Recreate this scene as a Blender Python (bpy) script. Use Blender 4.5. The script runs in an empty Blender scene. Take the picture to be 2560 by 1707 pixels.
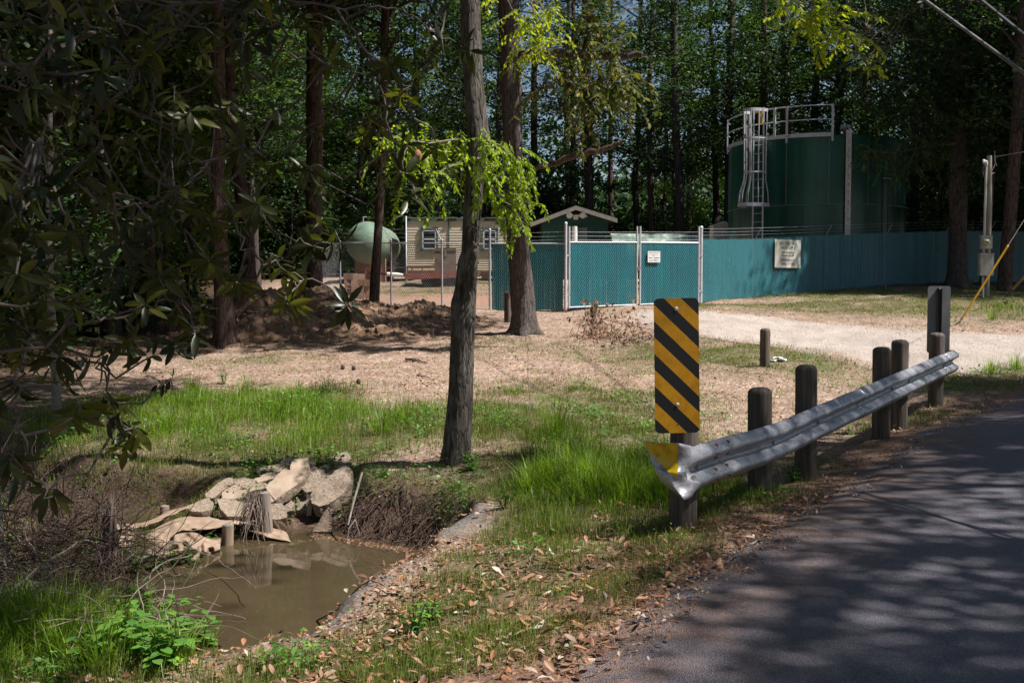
import bpy, math, random
import numpy as np
from mathutils import Vector, Matrix
random.seed(7)
RNG = np.random.default_rng(11)
sc = bpy.context.scene
col = sc.collection
F = 2650.0; CX = 1280.0; CY = 853.5; EYE = 1.66
PITCH = math.atan(133.5 / F)
cp, sp = math.cos(PITCH), math.sin(PITCH)

# ------------------------------------------------------------------ measuring helpers
def W(px, py, Y):
    """world point seen at a photo position at ground distance Y"""
    a = (px - CX); b = -(py - CY)
    dy = F * cp + b * sp; dz = -F * sp + b * cp
    t = Y / dy
    return Vector((a * t, Y, EYE + dz * t))
def OV(x, y): return (x * 1.0884, y * 1.0884)

# ------------------------------------------------------------------ tagging
def tag(o, label=None, cat=None, group=None, kind=None):
    if label: o['label'] = label
    if cat: o['category'] = cat
    if group: o['group'] = group
    if kind: o['kind'] = kind
    return o
def empty(name, loc=(0, 0, 0), rz=0.0):
    o = bpy.data.objects.new(name, None); col.objects.link(o)
    o.location = loc; o.rotation_euler = (0, 0, rz); o.empty_display_size = .1
    return o
def link(name, me, mat=None, parent=None, loc=None):
    o = bpy.data.objects.new(name, me); col.objects.link(o)
    if mat is not None:
        me.materials.clear()
        for m in (mat if isinstance(mat, (list, tuple)) else [mat]): me.materials.append(m)
    if parent is not None: o.parent = parent
    if loc is not None: o.location = loc
    return o
def copy_tree(o, parent=None):
    c = o.copy(); col.objects.link(c)
    if parent is not None: c.parent = parent
    for ch in list(o.children): copy_tree(ch, c)
    return c
def world_to(o, parent):
    """give o (built in world space) a parent that sits elsewhere"""
    o.parent = parent
    M = Matrix.Translation(parent.location) @ Matrix.Rotation(parent.rotation_euler.z, 4, 'Z')
    o.matrix_parent_inverse = M.inverted()
    return o

# ------------------------------------------------------------------ mesh builders
def np_mesh(name, V, Fc, smooth=False, attrs=None):
    V = np.asarray(V, dtype=np.float32); Fc = np.asarray(Fc, dtype=np.int32)
    me = bpy.data.meshes.new(name)
    n, k = Fc.shape
    me.vertices.add(len(V)); me.vertices.foreach_set('co', V.ravel())
    me.loops.add(n * k); me.loops.foreach_set('vertex_index', Fc.ravel())
    me.polygons.add(n)
    me.polygons.foreach_set('loop_start', np.arange(0, n * k, k, dtype=np.int32))
    me.polygons.foreach_set('loop_total', np.full(n, k, dtype=np.int32))
    me.polygons.foreach_set('use_smooth', np.full(n, smooth, dtype=bool))
    for an, av in (attrs or {}).items():
        a = me.attributes.new(an, 'FLOAT', 'POINT'); a.data.foreach_set('value', np.asarray(av, dtype=np.float32).ravel())
    me.update(calc_edges=True); me.validate()
    return me
class MB:
    def __init__(s): s.v = []; s.f = []; s.sm = []
    def add(s, vs, fs, smooth=False):
        b = len(s.v); s.v += [tuple(v) for v in vs]
        for f in fs: s.f.append(tuple(i + b for i in f)); s.sm.append(smooth)
        return s
    def box(s, c, d, M=None):
        x, y, z = d[0] / 2, d[1] / 2, d[2] / 2
        vs = [Vector((sx * x, sy * y, sz * z)) for sz in (-1, 1) for sy in (-1, 1) for sx in (-1, 1)]
        if M is not None: vs = [M @ v for v in vs]
        c = Vector(c); vs = [v + c for v in vs]
        return s.add(vs, [(0, 2, 3, 1), (4, 5, 7, 6), (0, 1, 5, 4), (2, 6, 7, 3), (0, 4, 6, 2), (1, 3, 7, 5)])
    def bar(s, a, b, w, h, up=(0, 0, 1)):
        a = Vector(a); b = Vector(b); d = (b - a); L = d.length; d.normalize()
        up = Vector(up); sx = d.cross(up)
        if sx.length < 1e-4: sx = d.cross(Vector((1, 0, 0)))
        sx.normalize(); u = sx.cross(d)
        vs = []
        for p in (a, b):
            for i, j in ((-1, -1), (1, -1), (1, 1), (-1, 1)): vs.append(p + sx * (i * w / 2) + u * (j * h / 2))
        return s.add(vs, [(0, 3, 2, 1), (4, 5, 6, 7), (0, 1, 5, 4), (1, 2, 6, 5), (2, 3, 7, 6), (3, 0, 4, 7)])
    def tube(s, pts, r, n=8, cap=True, smooth=True):
        pts = [Vector(p) for p in pts]
        rs = r if isinstance(r, (list, tuple, np.ndarray)) else [r] * len(pts)
        ref = Vector((0.13, 0.21, 1)); vs = []
        d0 = (pts[-1] - pts[0]).normalized()
        if abs(d0.dot(ref.normalized())) > .9: ref = Vector((1, .1, 0))
        for i, p in enumerate(pts):
            d = (pts[min(i + 1, len(pts) - 1)] - pts[max(i - 1, 0)])
            if d.length < 1e-9: d = d0
            d.normalize(); x = d.cross(ref).normalized(); y = d.cross(x)
            for k in range(n):
                a = 2 * math.pi * k / n
                vs.append(p + (x * math.cos(a) + y * math.sin(a)) * rs[i])
        fs = []
        for i in range(len(pts) - 1):
            for k in range(n):
                k2 = (k + 1) % n
                fs.append((i * n + k, i * n + k2, (i + 1) * n + k2, (i + 1) * n + k))
        s.add(vs, fs, smooth)
        if cap:
            s.add(vs[:n], [tuple(range(n))]); s.add(vs[-n:], [tuple(reversed(range(n)))])
        return s
    def prism(s, poly, z0, z1, M=None):
        n = len(poly)
        vs = [Vector((p[0], p[1], z0)) for p in poly] + [Vector((p[0], p[1], z1)) for p in poly]
        if M is not None: vs = [M @ v for v in vs]
        return s.add(vs, [tuple(reversed(range(n))), tuple(range(n, 2 * n))] + [(i, (i + 1) % n, n + (i + 1) % n, n + i) for i in range(n)])
    def lathe(s, prof, n=16, c=(0, 0, 0), smooth=True):
        vs = []; c = Vector(c)
        for r, z in prof:
            for k in range(n):
                a = 2 * math.pi * k / n; vs.append(c + Vector((r * math.cos(a), r * math.sin(a), z)))
        fs = [(i * n + k, i * n + (k + 1) % n, (i + 1) * n + (k + 1) % n, (i + 1) * n + k) for i in range(len(prof) - 1) for k in range(n)]
        s.add(vs, fs, smooth)
        return s.add(vs[-n:], [tuple(range(n))], smooth)
    def mesh(s, name):
        me = bpy.data.meshes.new(name); me.from_pydata([tuple(v) for v in s.v], [], s.f)
        me.polygons.foreach_set('use_smooth', s.sm); me.update(); return me
    def build(s, name, mat=None, parent=None, loc=None):
        return link(name, s.mesh(name), mat, parent, loc)

# ------------------------------------------------------------------ noise
def _h(ix, iy, iz, seed):
    n = (ix.astype(np.int64) * 374761393 + iy.astype(np.int64) * 668265263 + iz.astype(np.int64) * 2147483647 + seed * 974711) & 0xffffffff
    n = ((n ^ (n >> 13)) * 1274126177) & 0xffffffff
    n = (n ^ (n >> 16)) & 0xffffffff
    return n / 4294967295.0
def vnoise(x, y, z=None, seed=0):
    x = np.asarray(x, float); y = np.asarray(y, float)
    z = np.zeros_like(x) if z is None else np.asarray(z, float)
    ix, iy, iz = np.floor(x), np.floor(y), np.floor(z)
    fx, fy, fz = x - ix, y - iy, z - iz
    fx = fx * fx * (3 - 2 * fx); fy = fy * fy * (3 - 2 * fy); fz = fz * fz * (3 - 2 * fz)
    r = 0
    for a in (0, 1):
        for b in (0, 1):
            for c in (0, 1):
                w = (fx if a else 1 - fx) * (fy if b else 1 - fy) * (fz if c else 1 - fz)
                r = r + w * _h(ix + a, iy + b, iz + c, seed)
    return r * 2 - 1
def fbm(x, y, z=None, oct=4, seed=0):
    r = 0; a = 1.0; t = 0
    for o in range(oct):
        f = 2.03 ** o
        r = r + a * vnoise(np.asarray(x) * f, np.asarray(y) * f, None if z is None else np.asarray(z) * f, seed + o * 17); t += a; a *= .5
    return r / t
def sstep(a, b, x):
    t = np.clip((np.asarray(x, float) - a) / (b - a), 0, 1); return t * t * (3 - 2 * t)

# ------------------------------------------------------------------ materials
def mat(name):
    m = bpy.data.materials.new(name); m.use_nodes = True
    nt = m.node_tree; nt.nodes.clear()
    out = nt.nodes.new('ShaderNodeOutputMaterial'); return m, nt, out
def N(nt, t, **kw):
    n = nt.nodes.new(t)
    for k, v in kw.items():
        if k.startswith('i_'):
            key = k[2:]; key = int(key) if key.isdigit() else key.replace('_', ' ')
            n.inputs[key].default_value = v
        else: setattr(n, k, v)
    return n
def ramp(nt, stops, src=None, interp='LINEAR'):
    r = nt.nodes.new('ShaderNodeValToRGB'); e = r.color_ramp; e.interpolation = interp
    while len(e.elements) > 1: e.elements.remove(e.elements[-1])
    e.elements[0].position = stops[0][0]; e.elements[0].color = (*stops[0][1], 1)
    for p, c in stops[1:]:
        x = e.elements.new(p); x.color = (*c, 1)
    if src is not None: nt.links.new(src, r.inputs[0])
    return r
def mixc(nt, fac, a, b, mode='MIX'):
    m = nt.nodes.new('ShaderNodeMix'); m.data_type = 'RGBA'; m.blend_type = mode
    for k, v in ((0, fac), (6, a), (7, b)):
        if hasattr(v, 'is_linked') or isinstance(v, bpy.types.NodeSocket): nt.links.new(v, m.inputs[k])
        elif isinstance(v, tuple): m.inputs[k].default_value = (*v, 1)
        else: m.inputs[k].default_value = v
    return m.outputs[2]
def math_(nt, op, a, b=None, c=None):
    m = nt.nodes.new('ShaderNodeMath'); m.operation = op
    for k, v in enumerate((a, b, c)):
        if v is None: continue
        if isinstance(v, bpy.types.NodeSocket): nt.links.new(v, m.inputs[k])
        else: m.inputs[k].default_value = v
    return m.outputs[0]
def coords(nt, kind='Object', scale=(1, 1, 1)):
    t = N(nt, 'ShaderNodeTexCoord'); mp = N(nt, 'ShaderNodeMapping'); mp.inputs['Scale'].default_value = scale
    nt.links.new(t.outputs[kind], mp.inputs[0]); return mp.outputs[0]
def noise(nt, vec, scale, detail=5, rough=.6):
    n = N(nt, 'ShaderNodeTexNoise', i_Scale=scale, i_Detail=detail, i_Roughness=rough)
    if vec is not None: nt.links.new(vec, n.inputs['Vector'])
    return n.outputs['Fac']
def bsdf(nt, out, color, rough=.8, metal=0.0, spec=.5, bump=None, bstr=.3, bdist=.02):
    b = N(nt, 'ShaderNodeBsdfPrincipled'); b.inputs['Metallic'].default_value = metal
    b.inputs['Specular IOR Level'].default_value = spec
    for k, v in (('Base Color', color), ('Roughness', rough)):
        if isinstance(v, bpy.types.NodeSocket): nt.links.new(v, b.inputs[k])
        elif isinstance(v, tuple): b.inputs[k].default_value = (*v, 1)
        else: b.inputs[k].default_value = v
    if bump is not None:
        bp = N(nt, 'ShaderNodeBump', i_Strength=bstr, i_Distance=bdist); nt.links.new(bump, bp.inputs['Height']); nt.links.new(bp.outputs[0], b.inputs['Normal'])
    nt.links.new(b.outputs[0], out.inputs[0]); return b
def simple(name, c1, c2=None, scale=8, rough=.7, metal=0., stretch=(1, 1, 1), bstr=.15, spec=.5, detail=5):
    m, nt, out = mat(name); v = coords(nt, 'Object', stretch); n = noise(nt, v, scale, detail)
    c2 = c2 or tuple(x * .7 for x in c1)
    r = ramp(nt, [(.3, c2), (.7, c1)], n)
    bsdf(nt, out, r.outputs[0], rough, metal, spec, n, bstr); return m
def leafmat(name, cols, trans=.4, rough=.45, spec=.5, tcol=1.4):
    m, nt, out = mat(name)
    a = N(nt, 'ShaderNodeAttribute', attribute_name='rnd')
    r = ramp(nt, [(i / (len(cols) - 1), c) for i, c in enumerate(cols)], a.outputs['Fac'])
    b = N(nt, 'ShaderNodeBsdfPrincipled', i_Roughness=rough); b.inputs['Specular IOR Level'].default_value = spec
    nt.links.new(r.outputs[0], b.inputs['Base Color'])
    t = N(nt, 'ShaderNodeBsdfTranslucent')
    nt.links.new(mixc(nt, 1.0, r.outputs[0], (tcol * 1.05, tcol * 1.1, tcol * .45), 'MULTIPLY'), t.inputs[0])
    mx = N(nt, 'ShaderNodeMixShader', i_0=trans)
    nt.links.new(b.outputs[0], mx.inputs[1]); nt.links.new(t.outputs[0], mx.inputs[2]); nt.links.new(mx.outputs[0], out.inputs[0])
    return m
def barkmat(name, c1, c2, c3, sc_=1.0, patch=0.0, pc=(.35, .35, .33), bstr=.9):
    m, nt, out = mat(name)
    v = coords(nt, 'Object', (1, 1, .16)); 
    w = N(nt, 'ShaderNodeTexVoronoi', i_Scale=22 * sc_, feature='DISTANCE_TO_EDGE')
    nz = noise(nt, v, 9 * sc_, 4)
    vv = N(nt, 'ShaderNodeVectorMath', operation='ADD'); nt.links.new(v, vv.inputs[0])
    s = N(nt, 'ShaderNodeVectorMath', operation='SCALE'); s.inputs[3].default_value = .06
    nn = N(nt, 'ShaderNodeTexNoise', i_Scale=6 * sc_); nt.links.new(v, nn.inputs[0]); nt.links.new(nn.outputs['Color'], s.inputs[0]); nt.links.new(s.outputs[0], vv.inputs[1])
    nt.links.new(vv.outputs[0], w.inputs['Vector'])
    hgt = math_(nt, 'MINIMUM', w.outputs['Distance'], .12); hgt = math_(nt, 'MULTIPLY', hgt, 8)
    fine = noise(nt, coords(nt, 'Object', (1, 1, .4)), 60 * sc_, 5, .7)
    furrow = noise(nt, coords(nt, 'Object', (1, 1, .12)), 26 * sc_, 5, .65)
    hh = math_(nt, 'ADD', math_(nt, 'MULTIPLY', hgt, .28), math_(nt, 'ADD', math_(nt, 'MULTIPLY', math_(nt, 'SUBTRACT', furrow, .25), 1.0), math_(nt, 'MULTIPLY', fine, .28)))
    r = ramp(nt, [(.25, c1), (.65, c2), (1.0, c3)], hh)
    c = r.outputs[0]
    if patch > 0:
        pn = noise(nt, coords(nt, 'Object', (1, 1, .55)), 7, 6, .65)
        pf = ramp(nt, [(.5, (0, 0, 0)), (.62, (1, 1, 1))], pn)
        c = mixc(nt, math_(nt, 'MULTIPLY', pf.outputs[0], patch), c, pc)
        mn = noise(nt, coords(nt, 'Object', (1, 1, .3)), 3.1, 4, .6)
        mf = ramp(nt, [(.55, (0, 0, 0)), (.7, (1, 1, 1))], mn)
        c = mixc(nt, math_(nt, 'MULTIPLY', mf.outputs[0], .45), c, (.07, .075, .03))
    bsdf(nt, out, c, .92, 0, .2, hh, bstr, .03); return m
M = {}
M['bark_oak'] = barkmat('bark_oak', (.014, .011, .009), (.095, .08, .068), (.22, .2, .18), 1.3, .35, (.27, .26, .245))
M['bark_gray'] = barkmat('bark_gray', (.018, .014, .012), (.11, .09, .08), (.21, .18, .165), 1.1)
M['bark_pine'] = barkmat('bark_pine', (.018, .012, .01), (.11, .075, .06), (.2, .145, .12), .8)
M['bark_far'] = simple('bark_far', (.075, .06, .05), (.02, .015, .012), 9, .95, stretch=(1, 1, .2))
M['twig'] = simple('twig', (.26, .23, .2), (.12, .095, .08), 20, .9)
M['dry_twig'] = simple('dry_twig', (.34, .27, .22), (.12, .08, .06), 9, .95)
M['magnolia_wood'] = simple('magnolia_wood', (.12, .1, .085), (.05, .04, .032), 14, .9)
M['post_wood'] = simple('post_wood', (.165, .13, .105), (.022, .017, .013), 26, .9, stretch=(1, 1, .06), bstr=.6, detail=7)
M['post_wood_pale'] = simple('post_wood_pale', (.3, .25, .2), (.13, .1, .08), 26, .9, stretch=(1, 1, .06), bstr=.5)
M['pile_wood'] = simple('pile_wood', (.36, .27, .19), (.16, .11, .08), 26, .85, stretch=(1, 1, .06), bstr=.5)
M['stump_wood'] = simple('stump_wood', (.3, .22, .18), (.08, .05, .04), 22, .95, stretch=(1, 1, .08), bstr=.9)
M['pole_wood'] = simple('pole_wood', (.3, .28, .22), (.15, .14, .1), 14, .85, stretch=(1, 1, .06))
M['end_grain'] = simple('end_grain', (.32, .28, .24), (.12, .1, .09), 30, .9)
M['galv'] = simple('galv', (.62, .63, .67), (.46, .47, .5), 5, .45, .3, stretch=(1, 1, 1), bstr=.05)
M['galv_dull'] = simple('galv_dull', (.46, .47, .5), (.3, .3, .33), 9, .55, .5, bstr=.05)
M['dark_steel'] = simple('dark_steel', (.02, .018, .017), (.012, .011, .01), 20, .7)
M['wire'] = simple('wire', (.6, .63, .67), (.42, .45, .5), 30, .5, .3)
M['wire_teal'] = simple('wire_teal', (.32, .52, .55), (.2, .38, .4), 30, .5)
M['slat_teal'] = simple('slat_teal', (.002, .135, .16), (.002, .09, .112), 2.5, .35, stretch=(1, 1, .3), bstr=.03)
M['white_paint'] = simple('white_paint', (.8, .8, .78), (.6, .6, .57), 5, .55, bstr=.03)
M['cream_paint'] = simple('cream_paint', (.74, .67, .52), (.62, .55, .42), 3, .6, stretch=(1, 1, 2), bstr=.03)
M['green_trim'] = simple('green_trim', (.06, .13, .1), (.03, .08, .06), 4, .6)
M['house_green'] = simple('house_green', (.008, .07, .055), (.005, .045, .038), 3, .7)
M['fascia'] = simple('fascia', (.3, .27, .23), (.2, .18, .15), 6, .7)
M['shingle'] = simple('shingle', (.12, .11, .11), (.05, .05, .05), 12, .9)
M['window_glass'] = simple('window_glass', (.02, .025, .03), (.015, .018, .02), 3, .08)
M['window_frame'] = simple('window_frame', (.6, .62, .64), (.5, .5, .52), 6, .5)
M['rust'] = simple('rust', (.3, .1, .06), (.13, .045, .03), 8, .85)
M['tyre'] = simple('tyre', (.02, .02, .02), (.012, .012, .012), 10, .9)
M['plywood'] = simple('plywood', (.22, .16, .11), (.12, .085, .06), 4, .85)
M['block'] = simple('block', (.42, .27, .2), (.26, .16, .12), 12, .95)
M['yellow_paint'] = simple('yellow_paint', (.8, .52, .01), (.68, .42, .008), 5, .45, bstr=.03)
M['yellow_gate'] = simple('yellow_gate', (.6, .42, .06), (.45, .3, .04), 5, .6)
M['orange_plastic'] = simple('orange_plastic', (.7, .07, .01), (.5, .05, .01), 8, .6)
M['box_gray'] = simple('box_gray', (.36, .36, .33), (.27, .27, .25), 6, .6)
M['conduit'] = simple('conduit', (.5, .5, .5), (.38, .38, .38), 8, .55)
M['black_rubber'] = simple('black_rubber', (.016, .016, .017), (.01, .01, .01), 8, .6)
M['cable_gray'] = simple('cable_gray', (.2, .19, .18), (.1, .1, .1), 40, .7)
M['ink_green'] = simple('ink_green', (.01, .08, .055), (.008, .06, .04), 5, .7)
M['ink_gray'] = simple('ink_gray', (.12, .12, .12), (.09, .09, .09), 5, .7)
M['litter_white'] = simple('litter_white', (.75, .77, .8), (.6, .6, .62), 12, .6)
M['ink_black'] = simple('ink_black', (.015, .015, .015), (.01, .01, .01), 5, .7)
# ------------------------------------------------------------------ terrain
CTRL_PX = [(1716,1313,0.0),(2336,984,.17),(1524,1611,.0),(1992,1295,.0),(2318,1077,.06),(2560,1001,.12),(2500,1650,0.),
 (2068,1090,-.12),(1900,1190,-.12),(1912,916,.36),(1483,838,.62),(1143,1150,-.02),(1311,827,.69),(900,950,.22),(700,880,.36),(500,1000,.1),
 (300,1050,.0),(150,1080,-.1),(60,1000,.05),(800,1135,-.12),(500,1180,-.22),(1088,1186,-.08),(1250,1300,-.12),(1088,1415,-.15),
 (1300,1500,-.04),(900,1600,-.12),(700,1690,-.15),(100,1600,-.38),(300,1520,-.38),(50,1450,-.36),(1500,1130,-.08),(1650,1050,-.05),
 (566,854,.38),(1250,920,.3),(1600,930,.25),(1763,778,1.12),(2285,827,.76),(2560,836,.72),(1760,850,.6),(1960,870,.46),(2372,930,.3),
 (1150,1000,.12),(1400,1000,.1),(2200,1000,-.02),(1500,1300,-.02),(1950,980,.05)]
CTRL_W = [(-9,31,1.05),(-4.8,31,1.13),(-3.4,30.8,1.15),(-.65,30.5,1.05),(1.5,29.9,1.0),(3.5,30.4,1.13),(5.6,31.3,1.25),(7.65,33,1.36),(13.3,37.6,1.75),(15.9,37.2,1.78),
 (-3,44,2.1),(5,44,2.0),(11.5,40.4,1.9),(18.5,38.5,1.8),(12.9,29,1.38),(10.8,24.,.95),(-20,30,1.0),(-20,15,.3),(-10,12,0),(-12,22,.6),(-14,6,-.3),(-6,3,-.3),
 (-3,0,-.1),(0,0,0),(4,0,0),(8,0,0),(8,8,0.),(14,12,.2),(20,20,.5),(30,30,1.2),(0,-10,0),(-20,-10,0),(20,-10,0),(40,10,.4),(-40,10,.2),
 (-40,50,2),(0,60,2.4),(40,60,2.2),(0,100,3),(-80,100,3),(80,100,3),(120,0,.5),(-120,0,.5),(0,-100,0),(120,200,3.5),(-120,200,3.5),(-12,40,1.7)]
pts = []
for px, py, g in CTRL_PX:
    Yd = F * (EYE - g) / (py - 720.0)
    w = W(px, py, Yd); pts.append((w.x, w.y, g))
pts += CTRL_W
P_ = np.array(pts, float)
def _wrp(x, y):
    r = np.hypot(x, y); k = np.log1p(r / 6.0) / np.maximum(r, 1e-6) * 6.0
    return x * k, y * k
cx_, cy_ = _wrp(P_[:, 0], P_[:, 1])
def _phi(d): return d
D_ = np.hypot(cx_[:, None] - cx_[None], cy_[:, None] - cy_[None])
A_ = np.zeros((len(P_) + 3, len(P_) + 3)); n_ = len(P_)
A_[:n_, :n_] = _phi(D_) + np.eye(n_) * -.06
A_[:n_, n_] = 1; A_[:n_, n_ + 1] = cx_; A_[:n_, n_ + 2] = cy_; A_[n_:, :n_] = A_[:n_, n_:].T
WT = np.linalg.solve(A_, np.concatenate([P_[:, 2], np.zeros(3)]))
def g_base(x, y):
    x = np.asarray(x, float); y = np.asarray(y, float); sh = x.shape
    a, b = _wrp(x.ravel(), y.ravel()); r = np.empty(a.size)
    for i in range(0, a.size, 40000):
        aa, bb = a[i:i + 40000], b[i:i + 40000]
        r[i:i + 40000] = _phi(np.hypot(aa[:, None] - cx_, bb[:, None] - cy_)) @ WT[:n_] + WT[n_] + WT[n_ + 1] * aa + WT[n_ + 2] * bb
    return r.reshape(sh)
ZW = -.60
POND = np.array([(-1.95,9.80),(-1.59,9.6),(-1.16,9.33),(-.86,9.12),(-.72,8.85),(-.8,8.4),(-1.0,7.9),(-1.22,7.2),(-1.36,6.6),(-1.46,6.2),(-1.66,6.05),(-1.95,6.35),(-2.25,6.9),(-2.5,7.35),(-2.9,7.7),(-3.6,7.9),(-3.7,8.25),(-3.07,8.4),(-2.84,8.6),(-2.67,8.78),(-2.46,9.14),(-2.2,9.45)])
CHAN = np.array([(-16,17),(-9,14.2),(-6.06,12.4),(-4.7,11.2),(-3.9,10.75),(-3.45,10.6),(-3.35,10.25),(-3.7,9.95),(-4.8,9.9),(-6,10.2),(-9,11.4),(-16,14)])
def sdist(poly, x, y):
    x = np.asarray(x, float); y = np.asarray(y, float)
    d = np.full(x.shape, 1e9); ins = np.zeros(x.shape, bool); n = len(poly)
    for i in range(n):
        ax, ay = poly[i]; bx, by = poly[(i + 1) % n]
        ex, ey = bx - ax, by - ay; t = np.clip(((x - ax) * ex + (y - ay) * ey) / (ex * ex + ey * ey), 0, 1)
        d = np.minimum(d, np.hypot(x - ax - t * ex, y - ay - t * ey))
        c = ((ay > y) != (by > y)) & (x < (bx - ax) * (y - ay) / (by - ay + 1e-12) + ax); ins ^= c
    return np.where(ins, -d, d)
# road: edge polyline at ground, on its left side
ROAD_L = [(-9.,-18.),(-3.4,-4.),(-1.6,0.),(-.55,2.6),(.42,4.94),(.75,5.7),(1.22,6.25),(2.0,7.6),(2.95,9.3),(4.4,11.7),(6.9,14.6),(11,17.6),(17,20.2),(26,23),(45,27)]
ROAD_R = [(51,19),(30,16),(21,13.8),(15,10.5),(11,6.5),(8.2,3),(6,-1),(3.5,-6),(0,-20)]
ROADP = np.array(ROAD_L + ROAD_R)
# driveway outline from its edges in the photograph
def gp(px, py):
    """walk the line of sight until it meets the smooth ground"""
    o = Vector((0, 0, EYE)); d = (W(px, py, 10) - o) / 10
    ts = np.arange(3, 90, .04); xs = o.x + d.x * ts; ys = o.y + d.y * ts; zs = o.z + d.z * ts
    gg = g_base(xs, ys); k = np.argmax(zs < gg)
    return (xs[k], ys[k])
def gground(px, py):
    o = Vector((0, 0, EYE)); d = (W(px, py, 10) - o) / 10
    ts = np.arange(3, 90, .03); xs = o.x + d.x * ts; ys = o.y + d.y * ts; zs = o.z + d.z * ts
    gg = gz(xs, ys); k = np.argmax(zs < gg)
    return Vector((xs[k], ys[k], gg[k]))
DRIVE = np.array([gp(*q) for q in [(1590,776),(1760,782),(1900,793),(2068,812),(2285,829),(2440,834)]] + [(12.5,21.3),(16.5,20.4),(13.5,18.2),(9.5,16.4)] +
                 [gp(*q) for q in [(2500,912),(2400,928),(2290,925),(2180,902),(2060,880),(1930,862),(1800,846),(1680,828),(1600,800)]])
MOUNDS = []
for (px, py, Y, h, rx, ry) in [(735, 740, 26.0, 1.05, 1.9, 1.5), (640, 800, 24.5, .55, 1.3, 1.1), (900, 800, 25.5, .22, 1.3, 1.0), (1010, 790, 26., .26, 1.0, .8),
                               (830, 790, 24.6, .25, 1.0, .8), (1080, 800, 26.4, .25, .8, .7), (960, 835, 23.5, .2, .9, .7), (1130, 795, 26.8, .2, .7, .6), (570, 810, 25.2, .4, 1.1, .9)]:
    MOUNDS.append((W(px, py, Y).x, Y, h, rx, ry))
def gz(x, y):
    x = np.asarray(x, float); y = np.asarray(y, float)
    g = g_base(x, y)
    r = np.hypot(x, y)
    dr = sdist(ROADP, x, y)
    amp = sstep(.05, .8, dr)
    lump = fbm(x * .9, y * .9, seed=3) * .09 + fbm(x * 4, y * 4, seed=5, oct=3) * .028
    g = g + lump * amp
    # spoil heap
    for mx, my, h, rx, ry in MOUNDS:
        q = ((x - mx) / rx) ** 2 + ((y - my) / ry) ** 2
        rough = 1 + .35 * fbm(x * 1.7, y * 1.7, seed=21) 
        g = g + h * np.exp(-q * 1.4) * rough
    inm = sum(np.exp(-(((x - mx) / (rx * 1.3)) ** 2 + ((y - my) / (ry * 1.3)) ** 2)) for mx, my, h, rx, ry in MOUNDS)
    g = g + np.clip(inm, 0, 1) * fbm(x * 3.2, y * 3.2, seed=33) * .13
    # channel and pond
    jit = fbm(x * 2.2, y * 2.2, seed=9) * .12
    d = np.minimum(sdist(POND, x, y), sdist(CHAN, x, y) ) + jit
    bank = np.where(x + .25 * y > 1.4 - .0, .42, .5)
    t = sstep(0, 1, np.clip(d, 0, None) / bank)
    t = t * .85 + .15 * sstep(.0, 1.6, d)
    gb = (ZW - .02) + (np.maximum(g, ZW + .12) - (ZW - .02)) * t
    gin = ZW - .02 - .45 * sstep(0, .6, -d)
    g2 = np.where(d > 0, gb, gin)
    # the dam site is cut low so that slabs and cloth carry the shape
    cap = np.interp(x, [-4.6, -3.4, -2.9, -1.6, -1.2], [ZW - .02, ZW - .02, ZW - .04, ZW - .04, ZW + .5]) + np.clip(y - np.interp(x, [-4.2, -3.2, -2.8, -1.5], [9.9, 10.0, 9.7, 9.7]), 0, None) * .40 + .04 * fbm(x * 4, y * 4, seed=88)
    dm = sstep(-4.6, -4.1, x) * (1 - sstep(-1.5, -1.2, x)) * sstep(8.0, 8.5, y) * (1 - sstep(11.0, 11.6, y))
    g2 = np.where(dm > 0, g2 + (np.minimum(g2, cap) - g2) * dm, g2)
    # the road sheet covers a slightly lowered bed
    g2 = np.where(dr < 0, np.minimum(g2, g_base(x, y) - .03 * sstep(0, .25, -dr)), g2)
    return g2
GX0, GY0, GD = -8.0, 3.5, .025
_gx = np.arange(GX0, 4.0, GD); _gy = np.arange(GY0, 13.0, GD); GG = gz(*np.meshgrid(_gx, _gy, indexing='ij'))
def gz1(x, y):
    if GX0 < x < 3.9 and GY0 < y < 12.9:
        a = (x - GX0) / GD; b = (y - GY0) / GD; i = int(a); j = int(b); a -= i; b -= j
        return float((GG[i, j] * (1 - a) + GG[i + 1, j] * a) * (1 - b) + (GG[i, j + 1] * (1 - a) + GG[i + 1, j + 1] * a) * b)
    return float(gz(np.array([x]), np.array([y]))[0])

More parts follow.
